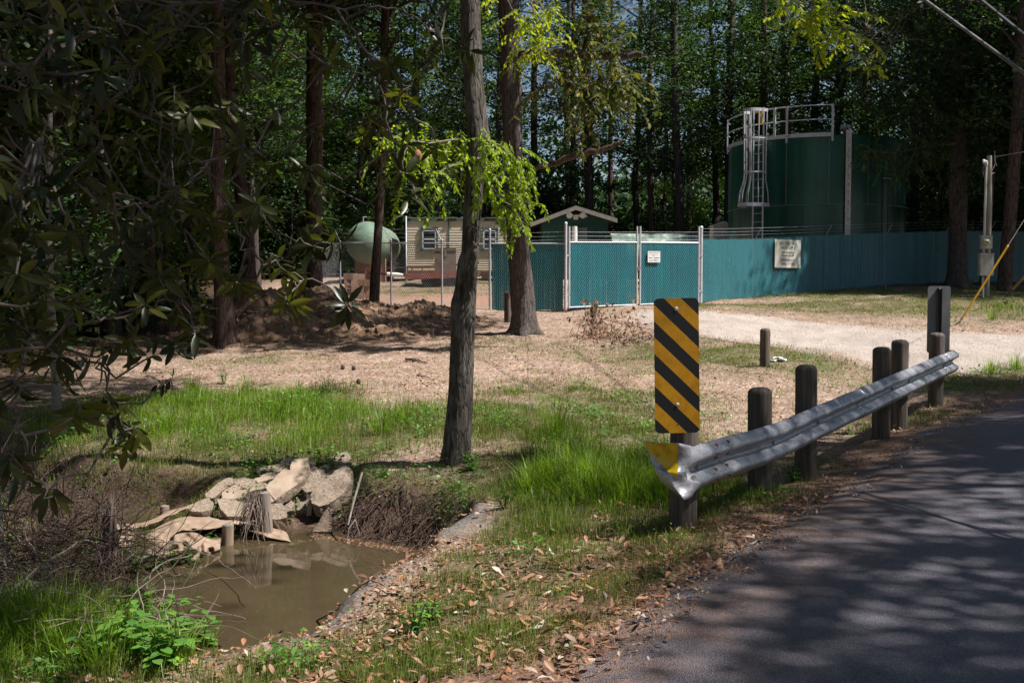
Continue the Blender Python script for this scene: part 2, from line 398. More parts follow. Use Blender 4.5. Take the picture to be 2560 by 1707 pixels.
# ground cover masks (0..1) in plan
BL = lambda px, py, g, r, w, ry=None: (W(px, py, F * (EYE - g) / (py - 720)).x, W(px, py, F * (EYE - g) / (py - 720)).y, r, ry or r, w)
GRASS = [BL(520,1040,.08,2.6,1.1,2.1),BL(700,1030,.08,1.6,1.,1.5),BL(330,1120,0.,2.0,1.,1.2),BL(840,1080,.05,.8,.8,.9),BL(330,1190,-.1,1.6,1.,.8),BL(480,1170,-.1,1.,.9,.6),BL(160,1230,-.2,1.6,.9,.8),BL(200,1150,-.05,1.6,.9,1.),
 BL(1450,1180,-.08,1.2,1.4,1.4),BL(1370,1050,.05,1.2,1.1,1.5),BL(640,900,.3,1.0,.7,1.0),BL(1420,980,.15,1.4,.8,1.2),BL(1500,1040,.05,1.3,1.0,1.3),BL(1560,1230,-.05,.9,1.2,.9),BL(1200,1200,-.08,.7,.7,.7),
 BL(1340,1290,-.1,.9,1.25,.7),BL(1440,1400,-.05,.8,1.25,.65),BL(1250,1500,-.05,.8,.85,.7),BL(1100,1620,-.05,.7,.95,.6),BL(880,1680,-.1,.6,.8,.5),BL(1230,1380,-.1,.5,.5,.4),
 BL(2050,900,.3,1.8,.7,2.),BL(1740,890,.4,1.6,.6,2.),BL(1850,900,.36,1.5,.6,1.6),BL(1250,850,.6,1.2,.35,1.2),BL(1480,870,.5,2.,.35,1.5),
 BL(2420,960,.22,1.0,.9,1.0),BL(2560,945,.25,2.,1.1,1.),BL(1800,1230,-.05,.55,.9,.5),BL(2010,1150,-.05,.4,.7,.5),BL(2250,1030,.1,.8,.6,.8),BL(1650,1380,-.02,.5,.5,.4),BL(1580,1330,-.02,.5,.8,.4),
 BL(400,1620,-.38,1.2,1.0,.8),BL(120,1680,-.38,1.,.8,.6),BL(540,1680,-.3,.45,.6,.35)]
GRASS += [(3,35,2.5,2,.6),(9,33.3,3.0,1.6,1.0),(12.5,33,4,2.2,1.0),(11,27.5,4.5,2.2,1.1),(14.5,27,4,3.2,1.1),(17,24.5,5,2.2,1.2),(8,29,3.5,1.2,1.),(18,33,4,3,.9),(-3.2,36,1.5,2,1.0),(-2,41,2.5,1.5,1.0),(4,38,5,3,.6)]
def grass_d(x, y):
    x = np.asarray(x, float); y = np.asarray(y, float); r = 0
    for mx, my, rx, ry, w in GRASS: r = r + w * np.exp(-(((x - mx) / rx) ** 2 + ((y - my) / ry) ** 2))
    r = np.clip(r, 0, 1.15)
    r = r * (1 + .9 * fbm(x * 1.1, y * 1.1, seed=41)) + .3 * fbm(x * 3, y * 3, seed=44)
    r = r * sstep(-.12, .25, sdist(ROADP, x, y)) * sstep(-.35, .35, sdist(DRIVE, x, y) + .5 * fbm(x * .7, y * .7, seed=8))
    wd = np.minimum(sdist(POND, x, y), sdist(CHAN, x, y))
    near_lip = (x > -1.75) & (y < 8.9)
    return np.clip(r * np.where(near_lip, sstep(.55, 1.0, wd), np.where((y > 9.8) & (x < -3.0), sstep(.02, .2, wd), sstep(.12, .5, wd))) * (1 - .75 * np.exp(-((x + .75) / .55) ** 2 - ((y - 10.9) / 1.3) ** 2)) * (1 - .85 * np.exp(-((x + 1.3) / 1.0) ** 2 - ((y - 15.2) / 1.6) ** 2)), 0, 1)

def make_terrain():
    th = np.concatenate([np.radians(np.linspace(-180, -36, 60, endpoint=False)), np.radians(np.linspace(-36, 36, 560, endpoint=False)), np.radians(np.linspace(36, 180, 60, endpoint=False))])
    r = np.concatenate([[.3, .8, 1.4, 2.0, 2.6], np.geomspace(3.1, 60, 520), np.geomspace(64, 320, 25)])
    R, T = np.meshgrid(r, th, indexing='ij')
    X = R * np.sin(T); Y = R * np.cos(T)
    Z = gz(X, Y)
    V = np.stack([X, Y, Z], -1).reshape(-1, 3)
    nr, nt_ = X.shape
    V = np.concatenate([V, [[0, 0, gz1(0, 0)]]])
    i = np.arange(nr - 1)[:, None]; j = np.arange(nt_)[None]; j2 = (j + 1) % nt_
    Fq = np.stack([i * nt_ + j + 0 * i, i * nt_ + j2, (i + 1) * nt_ + j2, (i + 1) * nt_ + j], -1).reshape(-1, 4)
    x, y, z = V.T.astype(float)
    gr = grass_d(x, y)
    wd = np.minimum(sdist(POND, x, y), sdist(CHAN, x, y))
    mud = 1 - sstep(.15, .75, wd + .25 * fbm(x * 2, y * 2, seed=50))
    heap = np.clip(sum(np.exp(-(((x - a) / (c_ * 1.5)) ** 2 + ((y - b) / (d_ * 1.5)) ** 2)) for a, b, _, c_, d_ in MOUNDS), 0, 1)
    # woodland floor: left, and beyond the yard
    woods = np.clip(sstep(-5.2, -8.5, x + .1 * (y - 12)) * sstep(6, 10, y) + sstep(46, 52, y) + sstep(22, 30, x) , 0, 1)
    verge = 1 - sstep(.1, 1.2, sdist(ROADP, x, y) + .35 * fbm(x * 1.4, y * 1.4, seed=61))
    lip = .95 * (1 - sstep(0, .3, np.abs(wd - .42 + .22 * fbm(x * 1.7, y * 1.7, seed=77)))) * sstep(-.45, .1, fbm(x * 5, y * 5, seed=78)) * (y < 8.9) * (x > -1.75)
    grav = 1 - sstep(-.35, .35, sdist(DRIVE, x, y) + .5 * fbm(x * .8, y * .8, seed=62))
    fence_leaf = np.exp(-(((x + 0) / 4) ** 2 + ((y - 33.5) / 2.2) ** 2))
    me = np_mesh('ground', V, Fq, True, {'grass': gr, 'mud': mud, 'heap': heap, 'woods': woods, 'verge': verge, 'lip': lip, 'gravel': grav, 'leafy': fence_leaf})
    m, nt, out = mat('ground'); v = coords(nt, 'Object')
    A = {k: N(nt, 'ShaderNodeAttribute', attribute_name=k).outputs['Fac'] for k in ('grass', 'mud', 'heap', 'woods', 'verge', 'lip', 'gravel', 'leafy')}
    n1 = noise(nt, v, 1.3, 6, .65); n2 = noise(nt, v, 14, 6, .7); n3 = noise(nt, v, 70, 3, .7)
    vor = N(nt, 'ShaderNodeTexVoronoi', i_Scale=34.0); vor.inputs['Randomness'].default_value = 1; nt.links.new(v, vor.inputs['Vector'])
    vsep = N(nt, 'ShaderNodeSeparateColor'); nt.links.new(vor.outputs['Color'], vsep.inputs[0])
    soil = ramp(nt, [(.3, (.22, .15, .118)), (.52, (.36, .272, .225)), (.75, (.45, .37, .315))], n1).outputs[0]
    soil = mixc(nt, ramp(nt, [(.42, (1, 1, 1)), (.6, (0, 0, 0))], n2).outputs[0], soil, (.2, .125, .085))
    fl = ramp(nt, [(0, (.08, .045, .03)), (.25, (.24, .13, .08)), (.5, (.34, .23, .16)), (.75, (.5, .38, .28)), (1., (.62, .52, .42))], vsep.outputs[0]).outputs[0]
    flm = math_(nt, 'MULTIPLY', ramp(nt, [(.4, (0, 0, 0)), (.62, (1, 1, 1))], noise(nt, v, 3.3, 5, .7)).outputs[0], .75)
    soil = mixc(nt, flm, soil, fl)
    gcol = ramp(nt, [(.3, (.05, .04, .02)), (.6, (.10, .10, .035)), (.8, (.2, .17, .08))], n2).outputs[0]
    c = mixc(nt, math_(nt, 'MULTIPLY', A['grass'], .8), soil, gcol)
    c = mixc(nt, A['leafy'], c, ramp(nt, [(.3, (.22, .1, .06)), (.6, (.42, .25, .18)), (.8, (.55, .38, .28))], n2).outputs[0])
    c = mixc(nt, math_(nt, 'MULTIPLY', A['heap'], .95), c, ramp(nt, [(.35, (.13, .075, .045)), (.5, (.24, .15, .095)), (.75, (.36, .25, .17))], n2).outputs[0])
    c = mixc(nt, math_(nt, 'MULTIPLY', A['verge'], .9), c, ramp(nt, [(.3, (.1, .05, .03)), (.5, (.2, .12, .085)), (.7, (.34, .25, .19))], math_(nt, 'ADD', math_(nt, 'MULTIPLY', n3, .5), math_(nt, 'MULTIPLY', n2, .5))).outputs[0])
    c = mixc(nt, A['gravel'], c, ramp(nt, [(.3, (.26, .21, .165)), (.5, (.38, .32, .275)), (.7, (.48, .43, .385))], math_(nt, 'ADD', math_(nt, 'MULTIPLY', n3, .55), math_(nt, 'MULTIPLY', n1, .45))).outputs[0])
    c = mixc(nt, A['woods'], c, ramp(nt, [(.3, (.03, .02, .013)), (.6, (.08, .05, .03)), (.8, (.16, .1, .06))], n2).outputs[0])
    c = mixc(nt, math_(nt, 'MULTIPLY', A['mud'], .9), c, ramp(nt, [(.3, (.03, .018, .012)), (.55, (.08, .05, .034)), (.8, (.17, .11, .08))], n2).outputs[0])
    c = mixc(nt, A['lip'], c, ramp(nt, [(.3, (.09, .08, .075)), (.6, (.2, .18, .165)), (.8, (.3, .28, .26))], n3).outputs[0])
    hgt = math_(nt, 'ADD', math_(nt, 'MULTIPLY', n2, .7), math_(nt, 'ADD', math_(nt, 'MULTIPLY', n3, .25), math_(nt, 'MULTIPLY', vor.outputs['Distance'], .3)))
    bsdf(nt, out, c, .95, 0, .15, hgt, .8, .03)
    return tag(link('ground', me, m), kind='structure', label='bare sandy soil, mud and woodland floor')
make_terrain()

# ------------------------------------------------------------------ road sheet
def sheet(name, poly, step, zoff, m, jit=0, seed=0):
    """grid cells clipped to a wavy outline, laid just above the ground"""
    x0, y0 = poly.min(0); x1, y1 = poly.max(0)
    xs = np.arange(x0 - 1, x1 + 1, step); ys = np.arange(y0 - 1, y1 + 1, step)
    X, Y = np.meshgrid(xs, ys, indexing='ij')
    ins = sdist(poly, X, Y) + jit * fbm(X * 1.6, Y * 1.6, seed=seed) + jit * .35 * fbm(X * 9, Y * 9, seed=seed + 3)
    return X, Y, ins
def make_road():
    # cross sections between the two edges, edge wobble on the left side
    L = np.array(ROAD_L); R = np.array(ROAD_R[::-1])
    def resample(P, t):
        s = np.concatenate([[0], np.cumsum(np.hypot(*np.diff(P, axis=0).T))])
        return np.stack([np.interp(t * s[-1], s, P[:, k]) for k in (0, 1)], -1)
    def smoothp(P, n=1200):
        t = np.linspace(0, 1, n); Q = resample(P, t); k = 31
        for _ in range(3):
            Qp = np.pad(Q, ((k // 2, k // 2), (0, 0)), mode='edge'); Q = np.stack([np.convolve(Qp[:, i], np.ones(k) / k, 'valid') for i in (0, 1)], -1)
        return Q
    Ls = smoothp(L, 1800)
    # match right edge by arclength fraction
    Rs = smoothp(R, 1800)
    n = len(Ls); w = np.concatenate([[0, .004, .01, .02, .035], np.linspace(.06, 1, 34)])
    d = Rs - Ls; dn = d / np.linalg.norm(d, axis=1)[:, None]
    wob = .10 * fbm(Ls[:, 0] * 1.3, Ls[:, 1] * 1.3, seed=71) + .05 * fbm(Ls[:, 0] * 6, Ls[:, 1] * 6, seed=72) + .02 * fbm(Ls[:, 0] * 22, Ls[:, 1] * 22, seed=73)
    L2 = Ls + dn * wob[:, None]
    X = L2[:, None, 0] + (Rs - L2)[:, None, 0] * w; Y = L2[:, None, 1] + (Rs - L2)[:, None, 1] * w
    Z = g_base(X, Y) + .035 * sstep(0, .03, w)[None] + .004 + .05 * np.sin(np.pi * w)[None]
    V = np.stack([X, Y, Z], -1).reshape(-1, 3); k = len(w)
    i = np.arange(n - 1)[:, None]; j = np.arange(k - 1)[None]
    Fq = np.stack([i * k + j, i * k + j + 1, (i + 1) * k + j + 1, (i + 1) * k + j], -1).reshape(-1, 4)
    edge = np.broadcast_to(1 - sstep(0, .16, w)[None], X.shape).ravel()
    me = np_mesh('road', V, Fq, True, {'edge': edge})
    m, nt, out = mat('asphalt'); v = coords(nt, 'Object')
    n1 = noise(nt, v, .8, 5, .6); n2 = noise(nt, v, 160, 2, .8)
    vo = N(nt, 'ShaderNodeTexVoronoi', i_Scale=150.0); nt.links.new(v, vo.inputs['Vector'])
    sp_ = N(nt, 'ShaderNodeSeparateColor'); nt.links.new(vo.outputs['Color'], sp_.inputs[0])
    c = ramp(nt, [(.0, (.07, .064, .08)), (.5, (.135, .124, .152)), (.85, (.2, .185, .218)), (1, (.3, .28, .3))], sp_.outputs[0]).outputs[0]
    c = mixc(nt, .45, c, ramp(nt, [(.3, (.105, .098, .115)), (.7, (.19, .178, .2))], n1).outputs[0])
    e = N(nt, 'ShaderNodeAttribute', attribute_name='edge').outputs['Fac']
    en = math_(nt, 'MULTIPLY', e, ramp(nt, [(.35, (0, 0, 0)), (.6, (1, 1, 1))], noise(nt, v, 2.3, 8, .75)).outputs[0])
    litter = ramp(nt, [(.3, (.1, .055, .035)), (.55, (.22, .14, .1)), (.75, (.4, .33, .27))], noise(nt, v, 38, 4, .8)).outputs[0]
    c = mixc(nt, math_(nt, 'MULTIPLY', en, 1.0), c, litter)
    cr = N(nt, 'ShaderNodeTexVoronoi', i_Scale=.55, feature='DISTANCE_TO_EDGE')
    wv = N(nt, 'ShaderNodeVectorMath', operation='MULTIPLY_ADD'); nn = N(nt, 'ShaderNodeTexNoise', i_Scale=3.0, i_Detail=8.0); nt.links.new(v, nn.inputs[0])
    nt.links.new(nn.outputs['Color'], wv.inputs[0]); wv.inputs[1].default_value = (.5, .5, .5); nt.links.new(v, wv.inputs[2]); nt.links.new(wv.outputs[0], cr.inputs['Vector'])
    ck = ramp(nt, [(0, (1, 1, 1)), (.006, (0, 0, 0))], cr.outputs['Distance']).outputs[0]
    c = mixc(nt, math_(nt, 'MULTIPLY', ck, .0), c, (.03, .028, .03))
    h = math_(nt, 'ADD', vo.outputs['Distance'], math_(nt, 'MULTIPLY', ck, -.0))
    bsdf(nt, out, c, .82, 0, .35, h, .7, .012)
    return tag(link('road', me, m), kind='structure', label='worn grey asphalt road')
make_road()

# ------------------------------------------------------------------ driveway: ragged loose gravel stones on the gravel patch, water sheet
def make_water():
    me = np_mesh('water', [(-18, 5, ZW), (2, 5, ZW), (2, 20, ZW), (-18, 20, ZW)], [(0, 1, 2, 3)])
    m, nt, out = mat('water'); v = coords(nt, 'Object')
    n1 = noise(nt, v, 1.1, 4, .6)
    c = ramp(nt, [(.3, (.05, .037, .02)), (.7, (.078, .058, .032))], n1).outputs[0]
    b = bsdf(nt, out, c, .03, 0, .5, noise(nt, v, 2.2, 2, .5), .03, .05)
    b.inputs['IOR'].default_value = 1.33; b.inputs['Specular IOR Level'].default_value = .85
    return tag(link('water', me, m), kind='structure', label='still muddy brown pond water')
make_water()

# ------------------------------------------------------------------ camera, light
cam = bpy.data.cameras.new('camera'); cam.sensor_width = 36; cam.lens = 36 * F / 2560; cam.clip_start = .05; cam.clip_end = 1500
co = bpy.data.objects.new('camera', cam); col.objects.link(co); co.location = (0, 0, EYE); co.rotation_euler = (math.pi / 2 - PITCH, 0, 0)
sc.camera = co
SUN_AZ, SUN_EL = math.radians(107), math.radians(56)
sv = Vector((math.sin(SUN_AZ) * math.cos(SUN_EL), math.cos(SUN_AZ) * math.cos(SUN_EL), math.sin(SUN_EL)))
sl = bpy.data.lights.new('sun', 'SUN'); sl.energy = 4.6; sl.angle = math.radians(.8); sl.color = (1, .955, .92)
so = bpy.data.objects.new('sun', sl); col.objects.link(so); so.rotation_euler = (-sv).to_track_quat('-Z', 'Y').to_euler(); so.location = sv * 50
wd = bpy.data.worlds.new('World'); sc.world = wd; wd.use_nodes = True; nt = wd.node_tree
sky = nt.nodes.new('ShaderNodeTexSky'); sky.sky_type = 'NISHITA'; sky.sun_disc = False; sky.sun_elevation = SUN_EL; sky.sun_rotation = SUN_AZ
nt.links.new(sky.outputs[0], nt.nodes['Background'].inputs[0]); nt.nodes['Background'].inputs[1].default_value = .052
sc.view_settings.view_transform = 'Standard'; sc.view_settings.look = 'None'; sc.view_settings.gamma = 1; sc.view_settings.exposure = .9
sc.cycles.max_bounces = 5; sc.cycles.diffuse_bounces = 3; sc.cycles.glossy_bounces = 2; sc.cycles.transmission_bounces = 3; sc.cycles.transparent_max_bounces = 4
sc.cycles.caustics_reflective = False; sc.cycles.caustics_refractive = False
# ================================================================== GUARDRAIL
def text_mesh(name, s, size, mt, align='CENTER', ext=.001, narrow=1.0, bold=0):
    cu = bpy.data.curves.new(name, 'FONT'); cu.body = s; cu.size = size; cu.align_x = align; cu.align_y = 'CENTER'; cu.extrude = ext; cu.offset = bold
    t = bpy.data.objects.new('tmp', cu); col.objects.link(t)
    dg = bpy.context.evaluated_depsgraph_get(); me = bpy.data.meshes.new_from_object(t.evaluated_get(dg)); me.name = name
    bpy.data.objects.remove(t); bpy.data.curves.remove(cu)
    me.transform(Matrix.Scale(narrow, 4, (1, 0, 0)))
    me.materials.clear(); me.materials.append(mt); return me

def post_mb(r, h, seed, dome=.05, base=-.3, n=28):
    """round weathered timber post with a rounded top and drying checks"""
    rr = np.random.default_rng(seed); prof = [(base, 1.0)] + [(z, 1.0) for z in np.linspace(0, h - dome, 9)]
    for a in np.linspace(.15, 1.5, 6): prof.append((h - dome + dome * math.sin(a), math.cos(a) ** .6))
    vs = []; V = []
    ck = rr.uniform(0, 2 * math.pi, 5)
    for z, q in prof:
        for k in range(n):
            a = 2 * math.pi * k / n
            w = 1 + .025 * float(vnoise(a * 2, z * 1.5, seed=seed)) 
            for c in ck: w -= .05 * math.exp(-((a - c + math.pi) % (2 * math.pi) - math.pi) ** 2 / .008)
            V.append((r * q * w * math.cos(a), r * q * w * math.sin(a), z))
    fs = [(i * n + k, i * n + (k + 1) % n, (i + 1) * n + (k + 1) % n, (i + 1) * n + k) for i in range(len(prof) - 1) for k in range(n)]
    mb = MB(); mb.add(V, fs, True); mb.add(V[-n:], [tuple(range(n))], True); return mb

RA = Vector((1.20, 7.38, 0)); RF = Vector((5.72, 14.22, 0))
RD = (RF - RA).normalized(); RN = Vector((RD.y, -RD.x, 0))      # RN points at the road
def rail_top(s):   # s metres from A
    xs = [-1, 0, 1.6, 2.7, 5.2, 8.2, 9]; ys = [.56, .575, .56, .605, .69, .80, .82]
    return float(np.interp(s, xs, ys))
guard = empty('guardrail', (RA.x, RA.y, gz1(RA.x, RA.y)))
tag(guard, 'galvanized steel crash barrier on round timber posts along the road edge', 'guardrail')
PROF = [(.012, .311), (.030, .304), (.070, .272), (.083, .255), (.086, .238), (.080, .218), (.020, .180), (.006, .166), (.002, .1555), (.006, .145), (.020, .131), (.080, .093), (.086, .073), (.083, .056), (.070, .039), (.030, .007), (.012, 0)]
def rail_pt(s, i, off=.0):
    n, z = PROF[i]
    # small dents and waves
    dn = .005 * float(vnoise(s * 1.3, z * 5, seed=91)) + .004 * float(vnoise(s * 7, z * 9, seed=92))
    base = RA + RD * s + RN * (.10 + n + dn + off); return Vector((base.x, base.y, rail_top(s) - .311 + z + .004 * float(vnoise(s * 2, 3, seed=93))))
mb = MB(); S = np.linspace(-.12, 8.42, 150); k = len(PROF); vs = []
for s in S: vs += [rail_pt(s, i) for i in range(k)]
for s in S: vs += [rail_pt(s, i, -.004) for i in range(k)]
nn_ = len(S) * k; fs = []
for a in range(len(S) - 1):
    for i in range(k - 1):
        fs.append((a * k + i, a * k + i + 1, (a + 1) * k + i + 1, (a + 1) * k + i))
        fs.append((nn_ + a * k + i, nn_ + (a + 1) * k + i, nn_ + (a + 1) * k + i + 1, nn_ + a * k + i + 1))
    fs.append((a * k, (a + 1) * k, nn_ + (a + 1) * k, nn_ + a * k)); fs.append((a * k + k - 1, nn_ + a * k + k - 1, nn_ + (a + 1) * k + k - 1, (a + 1) * k + k - 1))
mb.add(vs, fs, True)
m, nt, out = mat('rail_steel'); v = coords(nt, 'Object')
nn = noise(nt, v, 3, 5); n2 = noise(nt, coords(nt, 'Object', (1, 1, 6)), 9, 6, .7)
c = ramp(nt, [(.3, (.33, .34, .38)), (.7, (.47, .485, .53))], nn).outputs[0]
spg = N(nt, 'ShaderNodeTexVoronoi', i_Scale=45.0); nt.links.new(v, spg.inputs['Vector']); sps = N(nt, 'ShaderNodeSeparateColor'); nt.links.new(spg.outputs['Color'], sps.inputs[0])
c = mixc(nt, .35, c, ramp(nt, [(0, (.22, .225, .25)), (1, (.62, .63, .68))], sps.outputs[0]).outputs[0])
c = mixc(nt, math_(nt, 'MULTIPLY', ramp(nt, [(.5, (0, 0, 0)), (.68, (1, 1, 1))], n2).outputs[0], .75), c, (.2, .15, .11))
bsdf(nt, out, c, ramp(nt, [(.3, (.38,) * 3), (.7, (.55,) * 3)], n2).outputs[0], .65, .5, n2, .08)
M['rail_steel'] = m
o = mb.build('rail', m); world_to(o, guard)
# folded end wing, wrapping away from the road round the first post
end_cols = []
C0 = [rail_pt(-.10, i) + RN * .004 for i in range(k)]
yz = lambda q: (1580 + q[0] / 2.529, 720 + q[1] / 2.529)
bend_px = [(292, 982), (291, 1010), (290, 1040), (290, 1066), (290, 1090), (291, 1112), (291, 1134), (288, 1156), (285, 1172), (288, 1190), (291, 1204), (296, 1224), (302, 1246), (307, 1266), (313, 1290), (320, 1312), (330, 1340)]
out_px = [(76, 970), (82, 985), (90, 1004), (99, 1024), (108, 1048), (116, 1072), (124, 1096), (132, 1118), (140, 1140), (149, 1162), (160, 1184), (174, 1206), (192, 1228), (216, 1250), (246, 1274), (286, 1306), (328, 1341)]
C1 = [W(*yz(p), 7.02 + .05 * abs(math.sin(i * .4))) for i, p in enumerate(bend_px)]
C3 = [W(*yz(p), 7.28 - .012 * i) for i, p in enumerate(out_px)]
C2 = [a.lerp(b, .5) + Vector((-.0, -.07, 0)) * math.sin(math.pi * min(1, (k - 1 - i) / 9)) for i, (a, b) in enumerate(zip(C1, C3))]
Ch = [a.lerp(b, .55) + RN * .03 for a, b in zip(C0, C1)]
colsE = [C0, Ch, C1, C2, C3]
def cr_interp(P, t):
    n = len(P) - 1; i = min(int(t), n - 1); f = t - i
    p0, p1, p2, p3 = P[max(i - 1, 0)], P[i], P[i + 1], P[min(i + 2, n)]
    return .5 * ((2 * p1) + (p2 - p0) * f + (2 * p0 - 5 * p1 + 4 * p2 - p3) * f * f + (3 * p1 - p0 - 3 * p2 + p3) * f ** 3)
def grid(mb, rows, th=None, smooth=True):
    a, b = len(rows), len(rows[0]); vs = [p for r in rows for p in r]
    fs = [(i * b + j, i * b + j + 1, (i + 1) * b + j + 1, (i + 1) * b + j) for i in range(a - 1) for j in range(b - 1)]
    if th is None: return mb.add(vs, fs, smooth)
    th = Vector(th); n = len(vs); v2 = [v + th for v in vs]
    f2 = [tuple(n + q for q in reversed(f)) for f in fs]
    ed = [(i * b, (i + 1) * b, n + (i + 1) * b, n + i * b) for i in range(a - 1)] + [(i * b + b - 1, n + i * b + b - 1, n + (i + 1) * b + b - 1, (i + 1) * b + b - 1) for i in range(a - 1)]
    ed += [(j, n + j, n + j + 1, j + 1) for j in range(b - 1)] + [((a - 1) * b + j, (a - 1) * b + j + 1, n + (a - 1) * b + j + 1, n + (a - 1) * b + j) for j in range(b - 1)]
    return mb.add(vs + v2, fs + f2 + ed, smooth)
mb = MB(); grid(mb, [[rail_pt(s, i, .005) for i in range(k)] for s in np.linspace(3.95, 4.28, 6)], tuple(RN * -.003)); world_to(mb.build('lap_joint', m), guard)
mb = MB(); rows = []
for t in np.linspace(0, 4, 41):
    rows.append([cr_interp([cc[i] for cc in colsE], t) for i in range(k)])
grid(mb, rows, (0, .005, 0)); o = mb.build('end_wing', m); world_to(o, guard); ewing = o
# worn yellow reflective sheeting on the upper part of the wing
mb = MB(); rows = []
for t in np.linspace(2.0, 3.97, 22):
    jm = int(round(np.interp(t, [2, 4], [9, 7])))
    col_ = [cr_interp([cc[i] for cc in colsE], t) + Vector((0, -.004, 0)) for i in range(k)]
    rows.append([cr_interp(col_, q) for q in np.linspace(.15, np.interp(t, [2, 2.6, 4], [9.2, 8.6, 3.0]), 14)])
grid(mb, rows)
mY, nt, out = mat('reflective_yellow'); v = coords(nt, 'Object'); n2 = noise(nt, v, 12, 6, .7)
c = ramp(nt, [(.3, (.30, .19, .0)), (.5, (.60, .40, .0)), (.68, (.66, .46, .02)), (.74, (.4, .39, .33))], n2).outputs[0]
bsdf(nt, out, c, .4, 0, .5)
o = mb.build('reflective_sheeting', mY); o.parent = ewing; o.matrix_parent_inverse = ewing.matrix_parent_inverse; o.matrix_parent_inverse = (Matrix.Identity(4))
o.matrix_parent_inverse = Matrix.Identity(4)
# torn flap of metal at the crease
mb = MB(); fl = [(318, 1160), (345, 1168), (372, 1190), (398, 1180), (428, 1232), (400, 1222), (372, 1205), (350, 1212)]
vv = [W(*yz(p), 7.0 - .02 * (i % 2)) for i, p in enumerate(fl)]
mb.add(vv + [q + Vector((0, .004, 0)) for q in vv], [(0, 1, 7), (1, 2, 6, 7), (2, 3, 4), (2, 4, 5, 6)] + [tuple(8 + z for z in f[::-1]) for f in [(0, 1, 7), (1, 2, 6, 7), (2, 3, 4), (2, 4, 5, 6)]])
o = mb.build('torn_flap', M['white_paint']); o.parent = ewing
posts_s = [(.0, .86), (1.52, .90), (2.70, .93), (5.35, .95), (6.13, 1.0), (8.12, .95)]
for i, (s, h) in enumerate(posts_s):
    p = RA + RD * s; z = gz1(p.x, p.y)
    z = min(z, rail_top(s) - .45)
    top = rail_top(s) + [.17, .29, .36, .31, .33, .27][i]
    pm = post_mb(.098 if i < 3 else .1, top - z, 100 + i, .055); o = pm.build('post', M['post_wood']); o.location = (p.x - guard.location.x, p.y - guard.location.y, z - guard.location.z); o.parent = guard
    o.rotation_euler = (random.uniform(-.015, .015), random.uniform(-.015, .015), random.uniform(0, 6))
    zb = rail_top(s) - .1555
    b = MB(); q = RA + RD * s + RN * .103; b.tube([(q.x, q.y, zb), (q.x + RN.x * .018, q.y + RN.y * .018, zb)], .017, 10)
    world_to(b.build('bolt', M['galv_dull']), guard)
# splice bolts
def bolt_at(s, i0, f):
    p = rail_pt(s, i0).lerp(rail_pt(s, i0 + 1), f); nrm = (rail_pt(s, i0 + 1) - rail_pt(s, i0)).cross(RD).normalized()
    if nrm.dot(RN) < 0: nrm = -nrm
    b = MB(); b.tube([p - nrm * .003, p + nrm * .008], [.016, .013], 10); world_to(b.build('bolt', M['rust']), guard)
for s0 in (.22, 8.0):
    for ds in (0, .21):
        for i0, f in ((1, .6), (5, .5), (10, .5), (13, .6)): bolt_at(s0 + ds, i0, f)
# terminal cap at the far end, overlapping
mb = MB(); rows = [[rail_pt(s, i, .006) for i in range(k)] for s in np.linspace(8.0, 8.62, 12)]
rows.append([p + RD * .05 - RN * .06 for p in rows[-1]]); rows.append([p + RD * .0 - RN * .08 for p in rows[-1]])
grid(mb, rows, tuple(RN * -.005)); world_to(mb.build('end_cap', M['rail_steel']), guard)

# ================================================================== OBJECT MARKERS
def rrect(w, h, r, n=6):
    pts = []
    for cx0, cy0, a0 in ((w / 2 - r, h / 2 - r, 0), (-w / 2 + r, h / 2 - r, 90), (-w / 2 + r, -h / 2 + r, 180), (w / 2 - r, -h / 2 + r, 270)):
        for q in range(n + 1):
            a = math.radians(a0 + 90 * q / n); pts.append((cx0 + r * math.cos(a), cy0 + r * math.sin(a)))
    return pts
ml = empty('object_marker', (W(1694, 1082, 7.16).x, 7.16, W(1694, 1082, 7.16).z)); ml.rotation_euler = (0, math.radians(-1.1), math.radians(2))
tag(ml, 'upright hazard sign with black and yellow diagonal stripes at the near guardrail end', 'road sign')
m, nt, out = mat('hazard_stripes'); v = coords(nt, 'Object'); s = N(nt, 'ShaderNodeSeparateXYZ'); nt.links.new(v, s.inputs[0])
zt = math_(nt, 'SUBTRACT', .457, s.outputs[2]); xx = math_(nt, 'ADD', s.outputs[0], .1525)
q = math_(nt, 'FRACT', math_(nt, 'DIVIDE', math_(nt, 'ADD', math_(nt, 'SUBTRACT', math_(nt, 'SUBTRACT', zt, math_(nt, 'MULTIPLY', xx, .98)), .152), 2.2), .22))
dirt = noise(nt, v, 9, 7, .75); d2 = ramp(nt, [(.3, (.25, .105, .0)), (.5, (.41, .19, .002)), (.75, (.48, .245, .005))], dirt).outputs[0]  # shade on the panel put into the yellow: tones lowered, noise mottles them
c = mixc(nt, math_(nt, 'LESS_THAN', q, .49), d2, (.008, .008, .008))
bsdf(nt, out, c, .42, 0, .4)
pm = rrect(.305, .914, .035); Mx = Matrix.Rotation(math.radians(90), 4, 'X')
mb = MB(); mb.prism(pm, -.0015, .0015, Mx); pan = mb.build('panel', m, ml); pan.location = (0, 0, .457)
for z_ in (.385, -.265):
    b = MB(); b.tube([(0, -.002, z_), (0, -.009, z_)], [.014, .009], 12); b.build('bolt', M['galv_dull'], ml, (-.0, 0, .457))
b = MB(); b.tube([(0, -.002, -.4), (0, -.003, -.4)], .005, 8); b.build('bolt_hole', M['ink_black'], ml, (.0, 0, .457))
mr = empty('object_marker', (W(2345, 882, 14.5).x, 14.5, W(2345, 882, 14.5).z)); mr.rotation_euler = (0, 0, math.radians(-4))
